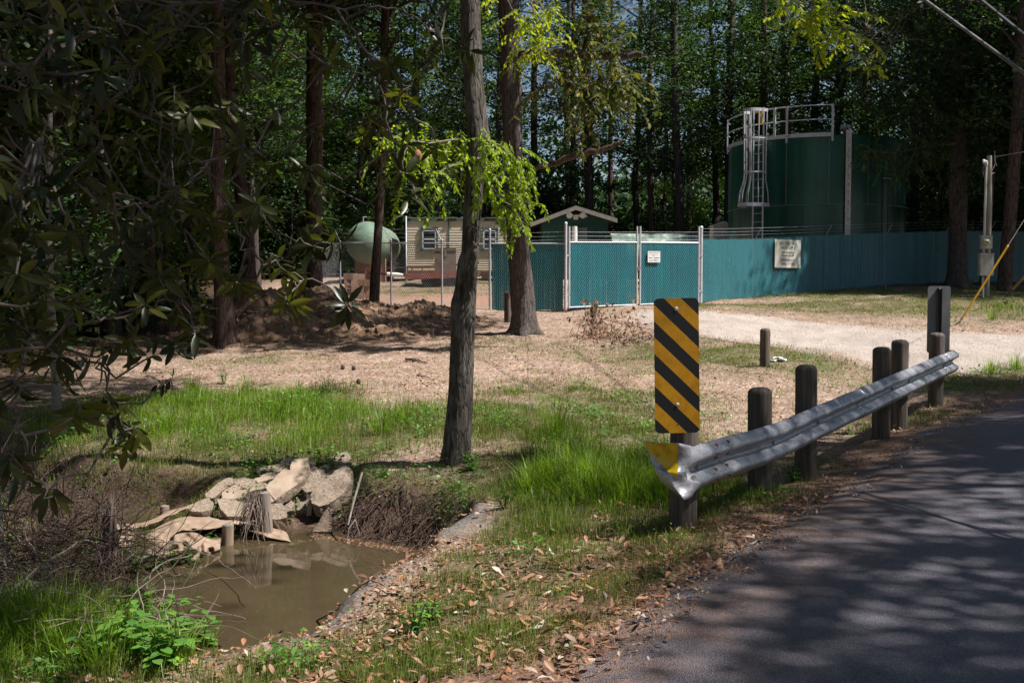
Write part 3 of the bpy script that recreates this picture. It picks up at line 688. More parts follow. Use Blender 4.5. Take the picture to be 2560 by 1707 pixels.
tag(mr, 'bare grey back of an upright sign bolted behind the far end of the guardrail', 'road sign')
mb = MB(); mb.prism(pm, -.0015, .0015, Mx); pan = mb.build('panel', M['galv_dull'], mr); pan.location = (0, 0, .457)
m2 = simple('sign_back', (.2, .2, .2), (.15, .15, .15), 6, .6, .2); pan.data.materials[0] = m2
mb = MB(); mb.box((0, -.012, .1), (.055, .018, 1.55)); mb.box((-.027, -.026, .1), (.008, .02, 1.55)); mb.box((.027, -.026, .1), (.008, .02, 1.55)); mb.build('channel_post', M['dark_steel'], mr, (0, 0, .01))
b = MB(); b.tube([(0, -.02, .425), (0, -.045, .425)], .014, 8); b.build('bolt', M['galv_dull'], mr, (0, 0, .457))

# ================================================================== BOLLARDS + wire between them
BOLL = [(1912, 917, .66, .085, 'short round timber bollard standing alone at the gravel drive edge'),
        (1484, 838, .66, .08, 'short timber bollard by the dead brush in front of the gate'),
        (1271, 806, .76, .105, 'dark timber bollard tucked against the left side of the big trunk')]
bpos = []
for i, (px, py, h, r, lab) in enumerate(BOLL):
    g = gground(px, py); o = post_mb(r, h, 200 + i, .05).build('bollard', M['post_wood']); o.location = (g.x, g.y, g.z - .01); tag(o, lab, 'bollard', 'timber bollards round the drive'); bpos.append(g)
def sag(a, b, d, n=14): return [a.lerp(b, t) - Vector((0, 0, d * 4 * t * (1 - t))) for t in np.linspace(0, 1, n)]
mb = MB(); mb.tube(sag(bpos[0] + Vector((-.09, 0, .36)), bpos[1] + Vector((.08, 0, .38)), .05), .006, 5)
tag(mb.build('rope', M['dry_twig']), 'thin rusty cable strung low between two timber bollards', 'cable')
eb = RA + RD * 6.13; fb = RA + RD * 8.12
mb = MB(); mb.tube(sag(Vector((eb.x, eb.y, 1.05)), Vector((7.9, 16.9, 1.15)), .03), .007, 5)
# litter by the bollard
for i, (px, py, s_) in enumerate([(1946, 902, .10), (1958, 905, .07), (1933, 906, .06)]):
    g = gground(px, py); rr = random.Random(i); mb = MB(); n = 7; rows = []
    for a in range(n):
        rows.append([Vector(((a / n - .5) * s_ * 2, (b / n - .5) * s_ * 1.4, .02 + s_ * .5 * rr.random())) for b in range(n)])
    grid(mb, rows, (0, 0, -.004)); o = mb.build('crumpled_paper', M['litter_white']); o.location = g; o.rotation_euler = (0, 0, rr.uniform(0, 6))
    tag(o, ['larger scrap of crumpled white paper beside the bollard', 'small white paper scrap right of the crumpled one', 'smallest white paper scrap at the bollard foot'][i], 'litter', 'white litter by the bollard')

# ================================================================== FENCE
def pos(px, Y): return Vector((W(px, 720, Y).x, Y, 0))
G1 = pos(1414, 29.7); G2a = pos(1423, 29.75); GM = pos(1596, 30.5); G2b = pos(1746, 31.25); G3 = pos(1752, 31.3)
L1 = pos(1224.6, 30.1); L2 = pos(1105, 30.3); L3 = pos(978, 30.6); L4 = pos(851, 31.0)
FR = [G3, pos(1886, 32.9), pos(2062, 35.0), pos(2215, 36.3), pos(2363, 36.7), pos(2470, 37.0), Vector((19.5, 37.4, 0)), Vector((23, 37.8, 0))]
FTOP = {0: 598.7, 1: 597, 2: 589.0, 3: 582, 4: 577.5, 5: 576}
def ztop(px, Y): return W(px, FTOP_PX(px), Y).z
def FTOP_PX(px): return float(np.interp(px, [700, 1224, 1225, 1414, 1415, 1596, 1746, 1752, 1886, 2062, 2215, 2363, 2560, 2700], [604, 606, 609, 609, 605.8, 606.3, 607.5, 598.7, 597, 589, 583, 577.5, 579, 580]))
def px_of(p): return CX + p.x / p.y * F * 1.0013
def chain_mesh(p0, p1, zb0, zb1, zt0, zt1, pitch=.06, w=.0062, knuckle=.045, slope=1.0, fo=.003, bo=.003):
    """woven diamonds as thin wires running both ways in a vertical panel"""
    d = (p1 - p0); L = d.length; d.normalize(); nrm = Vector((d.y, -d.x, 0)); V = []; Fc = []
    zb = lambda s: zb0 + (zb1 - zb0) * s / L; zt = lambda s: zt0 + (zt1 - zt0) * s / L
    H = (zt0 - zb0 + zt1 - zb1) / 2; Hr = H; H = H / slope
    ns = int((L + H) / pitch) + 2
    for sgn in (1, -1):
        for i in range(ns):
            # line s = c + sgn*h
            c = i * pitch - (H if sgn > 0 else 0)
            h0, h1 = 0, H
            if sgn > 0: h0 = max(0, -c); h1 = min(H, L - c)
            else: h0 = max(0, c - L); h1 = min(H, c)
            if h1 - h0 < .02: continue
            s0, s1 = c + sgn * h0, c + sgn * h1
            a = p0 + d * s0; b = p0 + d * s1
            a = Vector((a.x, a.y, zb(s0) + h0 / H * (zt(s0) - zb(s0)))); b = Vector((b.x, b.y, zb(s1) + h1 / H * (zt(s1) - zb(s1))))
            off = nrm * ((fo if sgn > 0 else -bo) + .006); dd = (b - a).normalized(); u = dd.cross(nrm).normalized()
            base = len(V)
            for p in (a, b):
                for q in (u * w, nrm * w * 1.0, -u * w): V.append(p + off + q * .5 * 1.0)
            for e in range(3): Fc.append((base + e, base + (e + 1) % 3, base + 3 + (e + 1) % 3, base + 3 + e))
    # knuckled twists sticking up over the top
    n = int(L / pitch)
    for i in range(n):
        s = (i + .5) * pitch; p = p0 + d * s; z0 = zt(s)
        base = len(V)
        for zz, ww in ((z0 - .01, w), (z0 + knuckle, w * .8)):
            for q in (d * ww, nrm * ww, -d * ww): V.append(Vector((p.x, p.y, zz)) + q * .6)
        for e in range(3): Fc.append((base + e, base + (e + 1) % 3, base + 3 + (e + 1) % 3, base + 3 + e))
    return np_mesh('chain_link', [tuple(v) for v in V], Fc)
def slat_mesh(p0, p1, zb0, zb1, zt0, zt1, pitch=.058, w=.0578):
    d = (p1 - p0); L = d.length; d.normalize(); nrm = Vector((d.y, -d.x, 0)); V = []; Fc = []; n = int(L / pitch); rr = random.Random(int(L * 100))
    for i in range(n):
        s = (i + .5) * pitch + rr.uniform(-.002, .002); t = s / L; zb = zb0 + (zb1 - zb0) * t + rr.uniform(0, .012); zt = zt0 + (zt1 - zt0) * t - rr.uniform(0, .012)
        p = p0 + d * s; tw = rr.uniform(-.004, .004); base = len(V)
        for zz, k_ in ((zb, 1), (zt, 1)):
            for e, dn in ((-w / 2, tw), (0, .006), (w / 2, -tw)):
                q = p + d * e + nrm * dn * 1.0; V.append((q.x, q.y, zz))
        Fc += [(base, base + 1, base + 4, base + 3), (base + 1, base + 2, base + 5, base + 4)]
    return np_mesh('privacy_slats', V, Fc)
def zpost(p, px, extra=0): return W(px, FTOP_PX(px), p.y).z
def zb_(p, pxy): return W(pxy[0], pxy[1], p.y).z
BOT = lambda px: float(np.interp(px, [851, 978, 1105, 1224, 1414, 1423, 1596, 1746, 1752, 1894, 2062, 2220, 2373, 2560], [770, 764, 768, 783, 776, 771, 764, 757, 757, 744, 729, 713, 707, 706]))
SL = dict(slope=1.7, fo=.012, bo=.014, w=.006, pitch=.066); BR = dict(slope=1.5, w=.0055, pitch=.062)
def add_panel(parent, a, b, slats, mesh=True):
    pa, pb = px_of(a), px_of(b)
    za, zb2 = W(pa, BOT(pa), a.y).z, W(pb, BOT(pb), b.y).z; ta, tb = W(pa, FTOP_PX(pa), a.y).z, W(pb, FTOP_PX(pb), b.y).z
    world_to(link('chain_link', chain_mesh(a, b, za - .02, zb2 - .02, ta, tb, **(SL if slats else BR)), M['wire_teal' if slats else 'wire']), parent)
    if slats: world_to(link('privacy_slats', slat_mesh(a, b, za + .03, zb2 + .03, ta - .01, tb - .01), M['slat_teal']), parent)
    return za, zb2, ta, tb
def barbed(parent, pts_, dz, name='barbed_wire', r=.0035):
    P = []
    for a, b in zip(pts_[:-1], pts_[1:]):
        P += sag(a, b, .012, 6)[:-1]
    P.append(pts_[-1]); mb = MB(); mb.tube(P, r, 3, smooth=False)
    tot = 0
    for a, b in zip(P[:-1], P[1:]):
        L = (b - a).length; n = max(1, int(L / .13))
        for q in range(n):
            c = a.lerp(b, (q + .5) / n); u = Vector((random.uniform(-1, 1), random.uniform(-1, 1), random.uniform(-1, 1))).normalized() * .02
            mb.tube([c - u, c + u], .0022, 3, cap=False, smooth=False)
    world_to(mb.build(name, M['wire']), parent)
def fpost(parent, p, zt, r=.03, name='post', m='galv_dull', cap=True):
    z0 = gz1(p.x, p.y) - .3; mb = MB(); q = Vector((p.x, p.y, 0))
    mb.tube([q + Vector((0, 0, z0)), q + Vector((0, 0, zt))], r, 12)
    if cap: mb.lathe([(r * 1.15, zt - .03), (r * 1.15, zt), (r * .8, zt + .025), (r * .15, zt + .04)], 12, (p.x, p.y, 0))
    o = world_to(mb.build(name, M[m]), parent); return o
# --- bare chain-link run on the left
f1 = empty('chain_link_fence', (L2.x, L2.y, gz1(L2.x, L2.y))); tag(f1, 'bare see-through chain-link fence in front of the cream trailer', 'fence')
L5 = Vector((L4.x - 1.3, L4.y + 3.2, 0))
for a, b in ((L1, L2), (L2, L3), (L3, L4)):
    add_panel(f1, a, b, False)
    mb = MB(); mb.tube([Vector((q.x, q.y, W(px_of(q), FTOP_PX(px_of(q)), q.y).z - .03)) for q in (a, b)], .021, 8); world_to(mb.build('top_rail', M['galv_dull']), f1)
for a, b in ((L4, L5),):
    za, zb2 = gz1(a.x, a.y), gz1(b.x, b.y); world_to(link('chain_link', chain_mesh(a, b, za, zb2, za + 1.8, zb2 + 1.8, pitch=.11, w=.004), M['wire']), f1)
    mb = MB(); mb.tube([Vector((a.x, a.y, za + 1.8)), Vector((b.x, b.y, zb2 + 1.8))], .021, 8); world_to(mb.build('top_rail', M['galv_dull']), f1)
for q, tp in ((L1, 574), (L2, 600), (L3, 600), (L4, 604)):
    fpost(f1, q, W(px_of(q), tp, q.y).z, .034 if q is L1 else .027)
fpost(f1, L5, gz1(L5.x, L5.y) + 1.85)
arms = []
for q in (L2, L3, L4):
    z = W(px_of(q), 604, q.y).z; mb = MB(); tip = Vector((q.x - .17, q.y + .1, z + .36)); mb.bar((q.x, q.y, z), tip, .035, .012); world_to(mb.build('barb_arm', M['galv_dull']), f1); arms.append((Vector((q.x, q.y, z)), tip))
for t in (.35, .68, 1.0):
    barbed(f1, [Vector((L1.x, L1.y, W(1224, 600 - 26 * t, L1.y).z))] + [a.lerp(b, t) for a, b in arms], 0)
# --- short slatted panel left of the gate
f2 = empty('short_slatted_fence', (G1.x, G1.y, gz1(G1.x, G1.y))); tag(f2, 'short teal slatted fence panel between the big trunk and the gate post', 'fence')
Lm = Vector((L1.x + .02, L1.y, 0)); add_panel(f2, Lm.lerp(G1, .02), G1.lerp(Lm, .02), True)
mb = MB(); mb.tube([Vector((q.x, q.y, W(px_of(q), 609, q.y).z)) for q in (Lm, G1)], .021, 8); world_to(mb.build('top_rail', M['galv']), f2)
fpost(f2, G1, W(1414, 558, G1.y).z, .042, m='galv')
for yy in (579.5, 590, 599): barbed(f2, [Vector((q.x, q.y, W(px_of(q), yy + d, q.y).z)) for q, d in ((Lm, 3), (G1, 0))], 0)
# --- double gate
gt = empty('double_gate', (GM.x, GM.y, gz1(GM.x, GM.y))); tag(gt, 'closed two-leaf chain-link gate with teal slats and barbed wire on top', 'gate')
for a, b, nm in ((G2a, pos(1592, 30.48), 'gate_leaf'), (pos(1600, 30.52), G2b, 'gate_leaf')):
    leaf = empty(nm, (0, 0, 0)); leaf.parent = gt; leaf.location = (a.x - gt.location.x, a.y - gt.location.y, 0)
    bpy.context.view_layer.update()
    pa, pb = px_of(a), px_of(b); zs = []
    za, zb2, ta, tb = [W(pa, BOT(pa), a.y).z, W(pb, BOT(pb), b.y).z, W(pa, FTOP_PX(pa), a.y).z, W(pb, FTOP_PX(pb), b.y).z]
    Lw = Vector(gt.location) + Vector(leaf.location)
    def wl(o): o.parent = leaf; o.matrix_parent_inverse = Matrix.Translation(-Lw); return o
    wl(link('chain_link', chain_mesh(a, b, za, zb2, ta, tb, knuckle=.05, **SL), M['wire_teal']))
    wl(link('privacy_slats', slat_mesh(a, b, za + .03, zb2 + .03, ta - .01, tb - .01), M['slat_teal']))
    mb = MB(); up = Vector((0, 0, 1))
    for q, z0, z1, pz in ((a, za, ta, pa), (b, zb2, tb, pb)):
        mb.tube([Vector((q.x, q.y, z0)), Vector((q.x, q.y, W(pz, 566, q.y).z))], .027, 10)
    mb.tube([Vector((a.x, a.y, ta)), Vector((b.x, b.y, tb))], .024, 10)
    mb.tube([Vector((a.x, a.y, za + .03)), Vector((b.x, b.y, zb2 + .03))], .018, 10)
    wl(mb.build('frame', M['galv']))
    for yy in (579.5, 589.5, 599):
        P = sag(Vector((a.x, a.y, W(pa, yy, a.y).z)), Vector((b.x, b.y, W(pb, yy + .8, b.y).z)), .01, 8); mb = MB(); mb.tube(P, .0045, 3)
        for i in range(22):
            c = P[0].lerp(P[-1], (i + .5) / 22); mb.tube([c + Vector((0, 0, -.02)), c + Vector((.01, 0, .02))], .003, 3)
        wl(mb.build('barbed_wire', M['wire']))
    q = a if nm and a is G2a else b
    for zz in (.22, .8):
        z = za + (ta - za) * zz; mb = MB(); s = -1 if a is G2a else 1
        mb.box((q.x + s * .045, q.y + s * .01, z), (.13, .05, .055)); wl(mb.build('hinge', M['galv']))
mb = MB(); z = W(1596, 668, GM.y).z; mb.box((GM.x, GM.y - .03, z), (.16, .04, .035)); mb.box((GM.x, GM.y - .04, z - .06), (.05, .025, .07)); world_to(mb.build('latch', M['galv_dull']), gt)
# --- slatted run on the right
f3 = empty('slatted_fence', (G3.x, G3.y, gz1(G3.x, G3.y))); tag(f3, 'long teal slatted chain-link fence running right from the gate past the tank', 'fence')
fpost(f3, G3, W(1752, 568, G3.y).z, .048, m='galv')
for a, b in zip(FR[:-1], FR[1:]): add_panel(f3, a, b, True)
arms = [(Vector((G3.x, G3.y, W(1752, 599, G3.y).z)), Vector((G3.x, G3.y, W(1752, 572, G3.y).z)))]
for q in FR[1:]:
    p_ = px_of(q); z = W(p_, FTOP_PX(p_), q.y).z; tip = Vector((q.x + .16, q.y - .12, z + .33))
    mb = MB(); mb.bar((q.x, q.y + .04, z - .05), tip, .04, .014); world_to(mb.build('barb_arm', M['galv_dull']), f3); arms.append((Vector((q.x, q.y, z)), tip))
    mb = MB(); mb.tube([(q.x, q.y + .05, z - 1.9), (q.x, q.y + .05, z - .02)], .028, 8); world_to(mb.build('post', M['galv_dull']), f3)
for t in (.4, .7, 1.0): barbed(f3, [a.lerp(b, t) for a, b in arms], 0)
# orange barrier glimpsed at the hinge
mb = MB(); q = pos(1749, 31.65); mb.box((q.x, q.y, gz1(q.x, q.y) + .45), (.16, .05, .95)); mb.box((q.x, q.y, gz1(q.x, q.y) + .03), (.3, .3, .06)); mb.tube([(q.x, q.y, gz1(q.x, q.y) + .9), (q.x, q.y, gz1(q.x, q.y) + 1.0)], .03, 8)
tag(mb.build('barrier', M['orange_plastic']), 'upright orange plastic barrier behind the right gate hinge', 'barrier')

# ================================================================== SIGNS ON THE FENCE
def flat_sign(name, pxs, a, b, off, label, cat, lines, frame=True, mt='white_paint'):
    # a,b fence points; pxs = (x0,x1,y0,y1)
    x0, x1, y0, y1 = pxs
    d = (b - a).normalized(); nrm = Vector((d.y, -d.x, 0));
    def on(px):
        r = W(px, 640, 10); k_ = Vector((r.x, r.y, 0)); # ray meets fence plane
        den = k_.dot(nrm); t = (a.dot(nrm) + off) / den; return k_ * t
    A_p, B_p = on(x0), on(x1); c = (A_p + B_p) / 2; w = (B_p - A_p).length
    zt = W((x0 + x1) / 2, y0, c.y).z; zb = W((x0 + x1) / 2, y1, c.y).z
    e = empty(name, (c.x, c.y, (zt + zb) / 2)); e.rotation_euler = (0, 0, math.atan2(d.y, d.x)); tag(e, label, cat)
    mb = MB(); mb.box((0, 0, 0), (w, .006, zt - zb)); mb.build('panel', M[mt], e)
    h = zt - zb
    for s_, sz, yrel, mt_, nar, bd in lines:
        me = text_mesh('lettering', s_, sz * h, M[mt_], narrow=nar, bold=bd); me.transform(Matrix.Rotation(math.radians(90), 4, 'X')); o = link('lettering', me, None, e); o.location = (0, -.0045, yrel * h)
    return e, w, h
fa, fb_ = FR[0], FR[1]
e, w, h = flat_sign('water_supply_sign', (1937, 2001.5, 599.5, 669.5), FR[1], FR[2], .07, 'white water supply notice with green and grey lettering on the teal fence', 'sign',
   [('LAKE FOREST FALLS', .17, .36, 'ink_green', .64, .002), ('WATER SUPPLY', .17, .205, 'ink_green', .66, .002), ('Owned Operated by the', .115, .05, 'ink_gray', .62, .0008), ('homeowners since 1978', .115, -.06, 'ink_gray', .62, .0008),
    ('2008 Northshore Dr.', .14, -.225, 'ink_gray', .66, .0015), ('Conroe, TX 77304', .14, -.36, 'ink_gray', .7, .0015)])
M['pale_sign'] = simple('pale_sign', (.72, .7, .6), (.62, .6, .52), 4, .5, bstr=.02)
for ch in e.children:
    if ch.name.startswith('panel'): ch.data.materials[0] = M['pale_sign']
e, w, h = flat_sign('gate_notice', (1619.5, 1650.5, 628, 656), pos(1600, 30.52), G2b, .06, 'small white notice with tiny print hung on the right gate leaf', 'sign', [])
for i, (z, ww, th_) in enumerate([(.38, .8, .05), (.18, .55, .02), (.1, .06, .2), (-.1, .82, .08), (-.25, .7, .05), (-.37, .8, .05)]):
    mb = MB(); n = 14 if ww > .3 else 1; rr = random.Random(i)
    for q in range(n):
        if n > 1 and rr.random() < .2: continue
        mb.box(((q / n - .5 + .5 / n) * w * ww, -.0045, z * h), (w * ww / n * .62, .002, th_ * h))
    o = mb.build('print_line', M['ink_gray'], e)

# ================================================================== WATER TANK
TC = Vector((11.52, 40.45, 0)); TR = 3.25
TZB = 1.75; TZT = W(2105, 338, 37.25).z; SEAM = W(2105, 511, 37.25).z
TF = math.atan2(-TC.y, -TC.x)
def tang(px):
    best = None
    for a in np.linspace(-1.35, 1.35, 1351):
        p = TC + Vector((math.cos(TF + a), math.sin(TF + a), 0)) * TR; x = px_of(p)
        if best is None or abs(x - px) < best[0]: best = (abs(x - px), TF + a)
    return best[1]
def tp(a, r, z): return Vector((TC.x + r * math.cos(a), TC.y + r * math.sin(a), z))
tank = empty('water_tank', (TC.x, TC.y, TZB)); tag(tank, 'large round dark green bolted steel water storage tank behind the fence', 'tank')
m, nt, out = mat('tank_green'); v = coords(nt, 'Object'); st = noise(nt, coords(nt, 'Object', (1, 1, .05)), 2.4, 6, .7); n2 = noise(nt, v, 1.2, 4)
c = ramp(nt, [(.3, (.003, .034, .026)), (.5, (.006, .07, .05)), (.72, (.016, .13, .09))], math_(nt, 'ADD', math_(nt, 'MULTIPLY', st, .7), math_(nt, 'MULTIPLY', n2, .3))).outputs[0]
bsdf(nt, out, c, .3, 0, .6, st, .05)
mb = MB(); prof = [(TR, TZB - .3), (TR, SEAM - .02), (TR + .012, SEAM - .015), (TR + .012, SEAM + .015), (TR, SEAM + .02), (TR, TZT - .03), (TR + .02, TZT - .02), (TR + .02, TZT)]

for i_ in range(len(prof) - 1): mb.add(*(lambda q: (q.v[:256], q.f[:128]))(MB().lathe([prof[i_], prof[i_ + 1]], 128, (TC.x, TC.y, 0))), True)
world_to(mb.build('shell', m), tank)
mb = MB(); mb.lathe([(TR + .01, TZT), (TR * .97, TZT + .02), (TR * .5, TZT + .10), (.05, TZT + .16)], 96, (TC.x, TC.y, 0)); world_to(mb.build('roof', m), tank)
def boltcol(a, z0, z1, nm='bolt_seam', step=.075):
    mb = MB(); n = int((z1 - z0) / step)
    for i in range(n):
        z = z0 + (i + .5) * step; p = tp(a, TR, z); o_ = tp(a, TR + .016, z); mb.tube([p, o_], [.012, .009], 5)
    mb.bar(tp(a + .01, TR + .001, z0), tp(a + .01, TR + .001, z1), .05, .006, up=tp(a, 1, 0) - tp(a, 0, 0)); return world_to(mb.build(nm, M['galv_dull']), tank)
Z4 = lambda x, y: (1760 + x / 3.563, 200 + y / 3.563)
for x in (225, 405, 720, 1098, 1445, 1685): 
    mb = MB(); a = tang(Z4(x, 0)[0]); n = int((TZT - SEAM) / .075)
    for i in range(n): z = SEAM + (i + .5) * .075; mb.tube([tp(a, TR, z), tp(a, TR + .018, z)], [.02, .016], 5)
    world_to(mb.build('bolt_seam', M['galv_dull']), tank)
for x in (290, 893, 1570):
    mb = MB(); a = tang(Z4(x, 0)[0]); n = int((SEAM - TZB - .3) / .09)
    for i in range(n): z = SEAM - (i + .5) * .09; mb.tube([tp(a, TR, z), tp(a, TR + .014, z)], [.010, .008], 5)
    world_to(mb.build('bolt_seam', M['galv_dull']), tank)
mb = MB()
for a in np.arange(TF - 1.5, TF + 1.5, .024): mb.tube([tp(a, TR + .012, SEAM), tp(a, TR + .035, SEAM)], [.019, .015], 5)
world_to(mb.build('bolt_ring', M['galv_dull']), tank)
# gauge board
ga = tang(2114); e1 = tp(ga, TR + .10, 0); tgt = Vector((-math.sin(ga), math.cos(ga), 0)); gn = Vector((math.cos(ga), math.sin(ga), 0))
gtop = W(2114.5, 325, e1.y).z; gbot = TZB + .4; gw = .19
mb = MB(); Rg = Matrix((tgt.to_3d(), gn.to_3d(), Vector((0, 0, 1)))).transposed()
mb.box((e1.x, e1.y, (gtop + gbot) / 2), (gw, .03, gtop - gbot), Rg); gb = world_to(mb.build('gauge_board', M['white_paint']), tank)
u_ = gtop - W(2114.5, 200 + 562 / 3.563, e1.y).z
foot = (W(2114, 200 + 560 / 3.563, e1.y).z - W(2114, 200 + 1257 / 3.563, e1.y).z) / 9
z1_ = W(2114, 200 + 562 / 3.563, e1.y).z
rotg = math.atan2(tgt.y, tgt.x)
for i in range(0, 12):
    z = z1_ - (i - 1) * foot; fwd = e1 + gn * .0165
    mb = MB(); mb.box((fwd.x + tgt.x * .0, fwd.y + tgt.y * .0, z), (.075, .003, .012), Rg)
    mb.box((fwd.x - tgt.x * .035, fwd.y - tgt.y * .035, z + foot * .5), (.05, .003, .010), Rg)
    o = world_to(mb.build('tick_mark', M['ink_black']), tank)
    if i:
        me = text_mesh('numeral', str(i), .12, M['ink_black'], narrow=.8, bold=.001); me.transform(Matrix.Rotation(math.radians(90), 4, 'X'))
        # text faces -Y locally; turn it to face along gn
        me.transform(Matrix.Rotation(math.atan2(gn.y, gn.x) + math.pi / 2, 4, 'Z')); me.transform(Matrix.Translation((fwd.x, fwd.y, z + .085)))
        world_to(link('numeral', me), tank)
mb = MB(); p = tp(ga, TR + .05, gtop + .03); q = tp(ga - .1, TR - .15, TZT + .25)
mb.tube([e1 + Vector((0, 0, gtop + .0)), e1 + Vector((0, 0, gtop + .12))], .03, 8); mb.tube([tp(ga, TR + .1, gtop + .12), tp(ga, TR - .1, gtop + .16), tp(ga, TR - .35, TZT + .1)], .06, 10); mb.tube([tp(ga, TR - .2, gtop + .12), tp(ga - .06, TR - .2, gtop + .12)], .1, 10)
world_to(mb.build('gauge_pulley', M['galv_dull']), tank)
# railing round the rim
aL, aR = tang(1818), tang(2074)
rt = W(2073, 260.5, tp(aR, TR, 0).y).z - TZT
rt = 1.04
mb = MB(); arc = np.linspace(aL - .35, aR, 60)
for z, r_ in ((TZT + rt, .022), (TZT + rt * .53, .02)): mb.tube([tp(a, TR + .03, z) for a in arc], r_, 8)
world_to(mb.build('handrail', M['galv']), tank)
mb = MB(); vs = []
for a in arc: vs += [tp(a, TR + .05, TZT - .05), tp(a, TR + .05, TZT + .09), tp(a, TR + .035, TZT + .09), tp(a, TR + .035, TZT - .05)]
mb.add(vs, [(i * 4 + j, i * 4 + (j + 1) % 4, (i + 1) * 4 + (j + 1) % 4, (i + 1) * 4 + j) for i in range(len(arc) - 1) for j in range(4)]); world_to(mb.build('toe_board', M['galv']), tank)
for x in (205, 400, 620, 725, 1120):
    a = tang(Z4(x, 0)[0]) if x > 205 else aL - .02; mb = MB(); mb.bar(tp(a, TR + .07, TZT - (.22 if x != 620 else 0)), tp(a, TR + .07, TZT + rt + .02), .075, .05, up=tp(a, 1, 0) - tp(a, 0, 0)); world_to(mb.build('rail_post', M['galv']), tank)
# caged ladder
la = tang(1901); R0 = TR + .2; lw = .22
def lp(du, dn, z):
    c = tp(la, R0 + dn, z); t = Vector((-math.sin(la), math.cos(la), 0)); return c + t * du
lad = empty('ladder', (0, 0, 0)); lad.parent = tank; Tl = Matrix.Translation(-Vector(tank.location))
def lpart(mb, nm, mt='galv'): o = mb.build(nm, M[mt]); o.parent = lad; o.matrix_parent_inverse = Tl; return o
for s in (-1, 1): mb = MB(); mb.bar(lp(s * lw, 0, TZB), lp(s * lw, 0, TZT + 1.1), .045, .06, up=(0, 1, 0)); lpart(mb, 'stile')
mb = MB(); z = TZT + .1
while z > TZB + .1: mb.tube([lp(-lw, 0, z), lp(lw, 0, z)], .011, 6); z -= .305
lpart(mb, 'rungs')
CB = SEAM - .02 + .05
def hoop(z, wd_, dp, h_=.05, th_=.015):
    P = [lp(wd_ * math.cos(t) , dp * math.sin(t), z) for t in np.linspace(0, math.pi, 20)]; mb = MB(); vs = []
    for p, p2 in zip(P, [lp((wd_ - th_) * math.cos(t), (dp - th_) * math.sin(t), z) for t in np.linspace(0, math.pi, 20)]):
        vs += [p + Vector((0, 0, -h_ / 2)), p + Vector((0, 0, h_ / 2)), p2 + Vector((0, 0, h_ / 2)), p2 + Vector((0, 0, -h_ / 2))]
    mb.add(vs, [(i * 4 + j, i * 4 + (j + 1) % 4, (i + 1) * 4 + (j + 1) % 4, (i + 1) * 4 + j) for i in range(19) for j in range(4)]); return mb
zt_ = TZT + .98
for z, wd_, dp, hh in ((zt_, .40, .70, .11), (TZT + .0, .38, .68, .05), (TZT - 1.2, .37, .66, .05), (CB, .52, .92, .13)): lpart(hoop(z, wd_, dp, hh), 'cage_hoop')
for th_ in (.05, .6, 1.15, 1.57, 2.0, 2.55, 3.09):
    P = []
    for z, wd_, dp in ((zt_, .40, .70), (TZT, .38, .68), (TZT - 1.2, .37, .66), (TZT - 1.5, .38, .69), (CB + .4, .49, .87), (CB, .51, .91)): P.append(lp((wd_ - .01) * math.cos(th_), (dp - .01) * math.sin(th_), z))
    mb = MB(); mb.tube(P, .02, 4, smooth=False); lpart(mb, 'cage_bar')
# yellow safety gate, hatch, level pipes
mb = MB(); c0 = lp(0, -.1, TZT + .78); Rl = Matrix((Vector((-math.sin(la), math.cos(la), 0)), Vector((math.cos(la), math.sin(la), 0)), Vector((0, 0, 1)))).transposed()
mb.box(c0, (.20, .03, .42), Rl); sg = mb.build('safety_gate', M['yellow_gate']); world_to(sg, tank)
mb = MB(); mb.tube([lp(.0, -.12, TZT + 1.02), lp(-.45, -.5, TZT + 1.06), lp(-.6, -.5, TZT + 1.03), lp(-.62, -.5, TZT + .62), lp(-.1, -.2, TZT + .56)], .02, 6); world_to(mb.build('gate_bar', M['yellow_gate']), tank)
mb = MB(); mb.box(lp(0, -.083, TZT + .86), (.13, .004, .13), Rl); o = mb.build('gate_label', M['white_paint']); world_to(o, tank)
mb = MB(); hc = tp(TF + .1, TR - .9, TZT + .02); mb.lathe([(.42, 0), (.42, .16), (.46, .17), (.46, .21), (.1, .25)], 24, hc); world_to(mb.build('roof_hatch', m), tank)
pa_ = tang(1760 + 1600 / 3.563 + 0); mb = MB()
mb.tube([tp(pa_, TR - .05, TZT - .25), tp(pa_, TR + .14, TZT - .22), tp(pa_, TR + .14, TZT - .4), tp(pa_, TR + .14, TZB)], .035, 8); world_to(mb.build('drain_pipe', m), tank)
z = W(2210, 448, tp(pa_, TR, 0).y).z; mb = MB(); mb.bar(tp(pa_ - .1, TR + .2, z), tp(pa_ + .1, TR + .2, z), .03, .03); world_to(mb.build('pipe_bracket', M['galv']), tank)

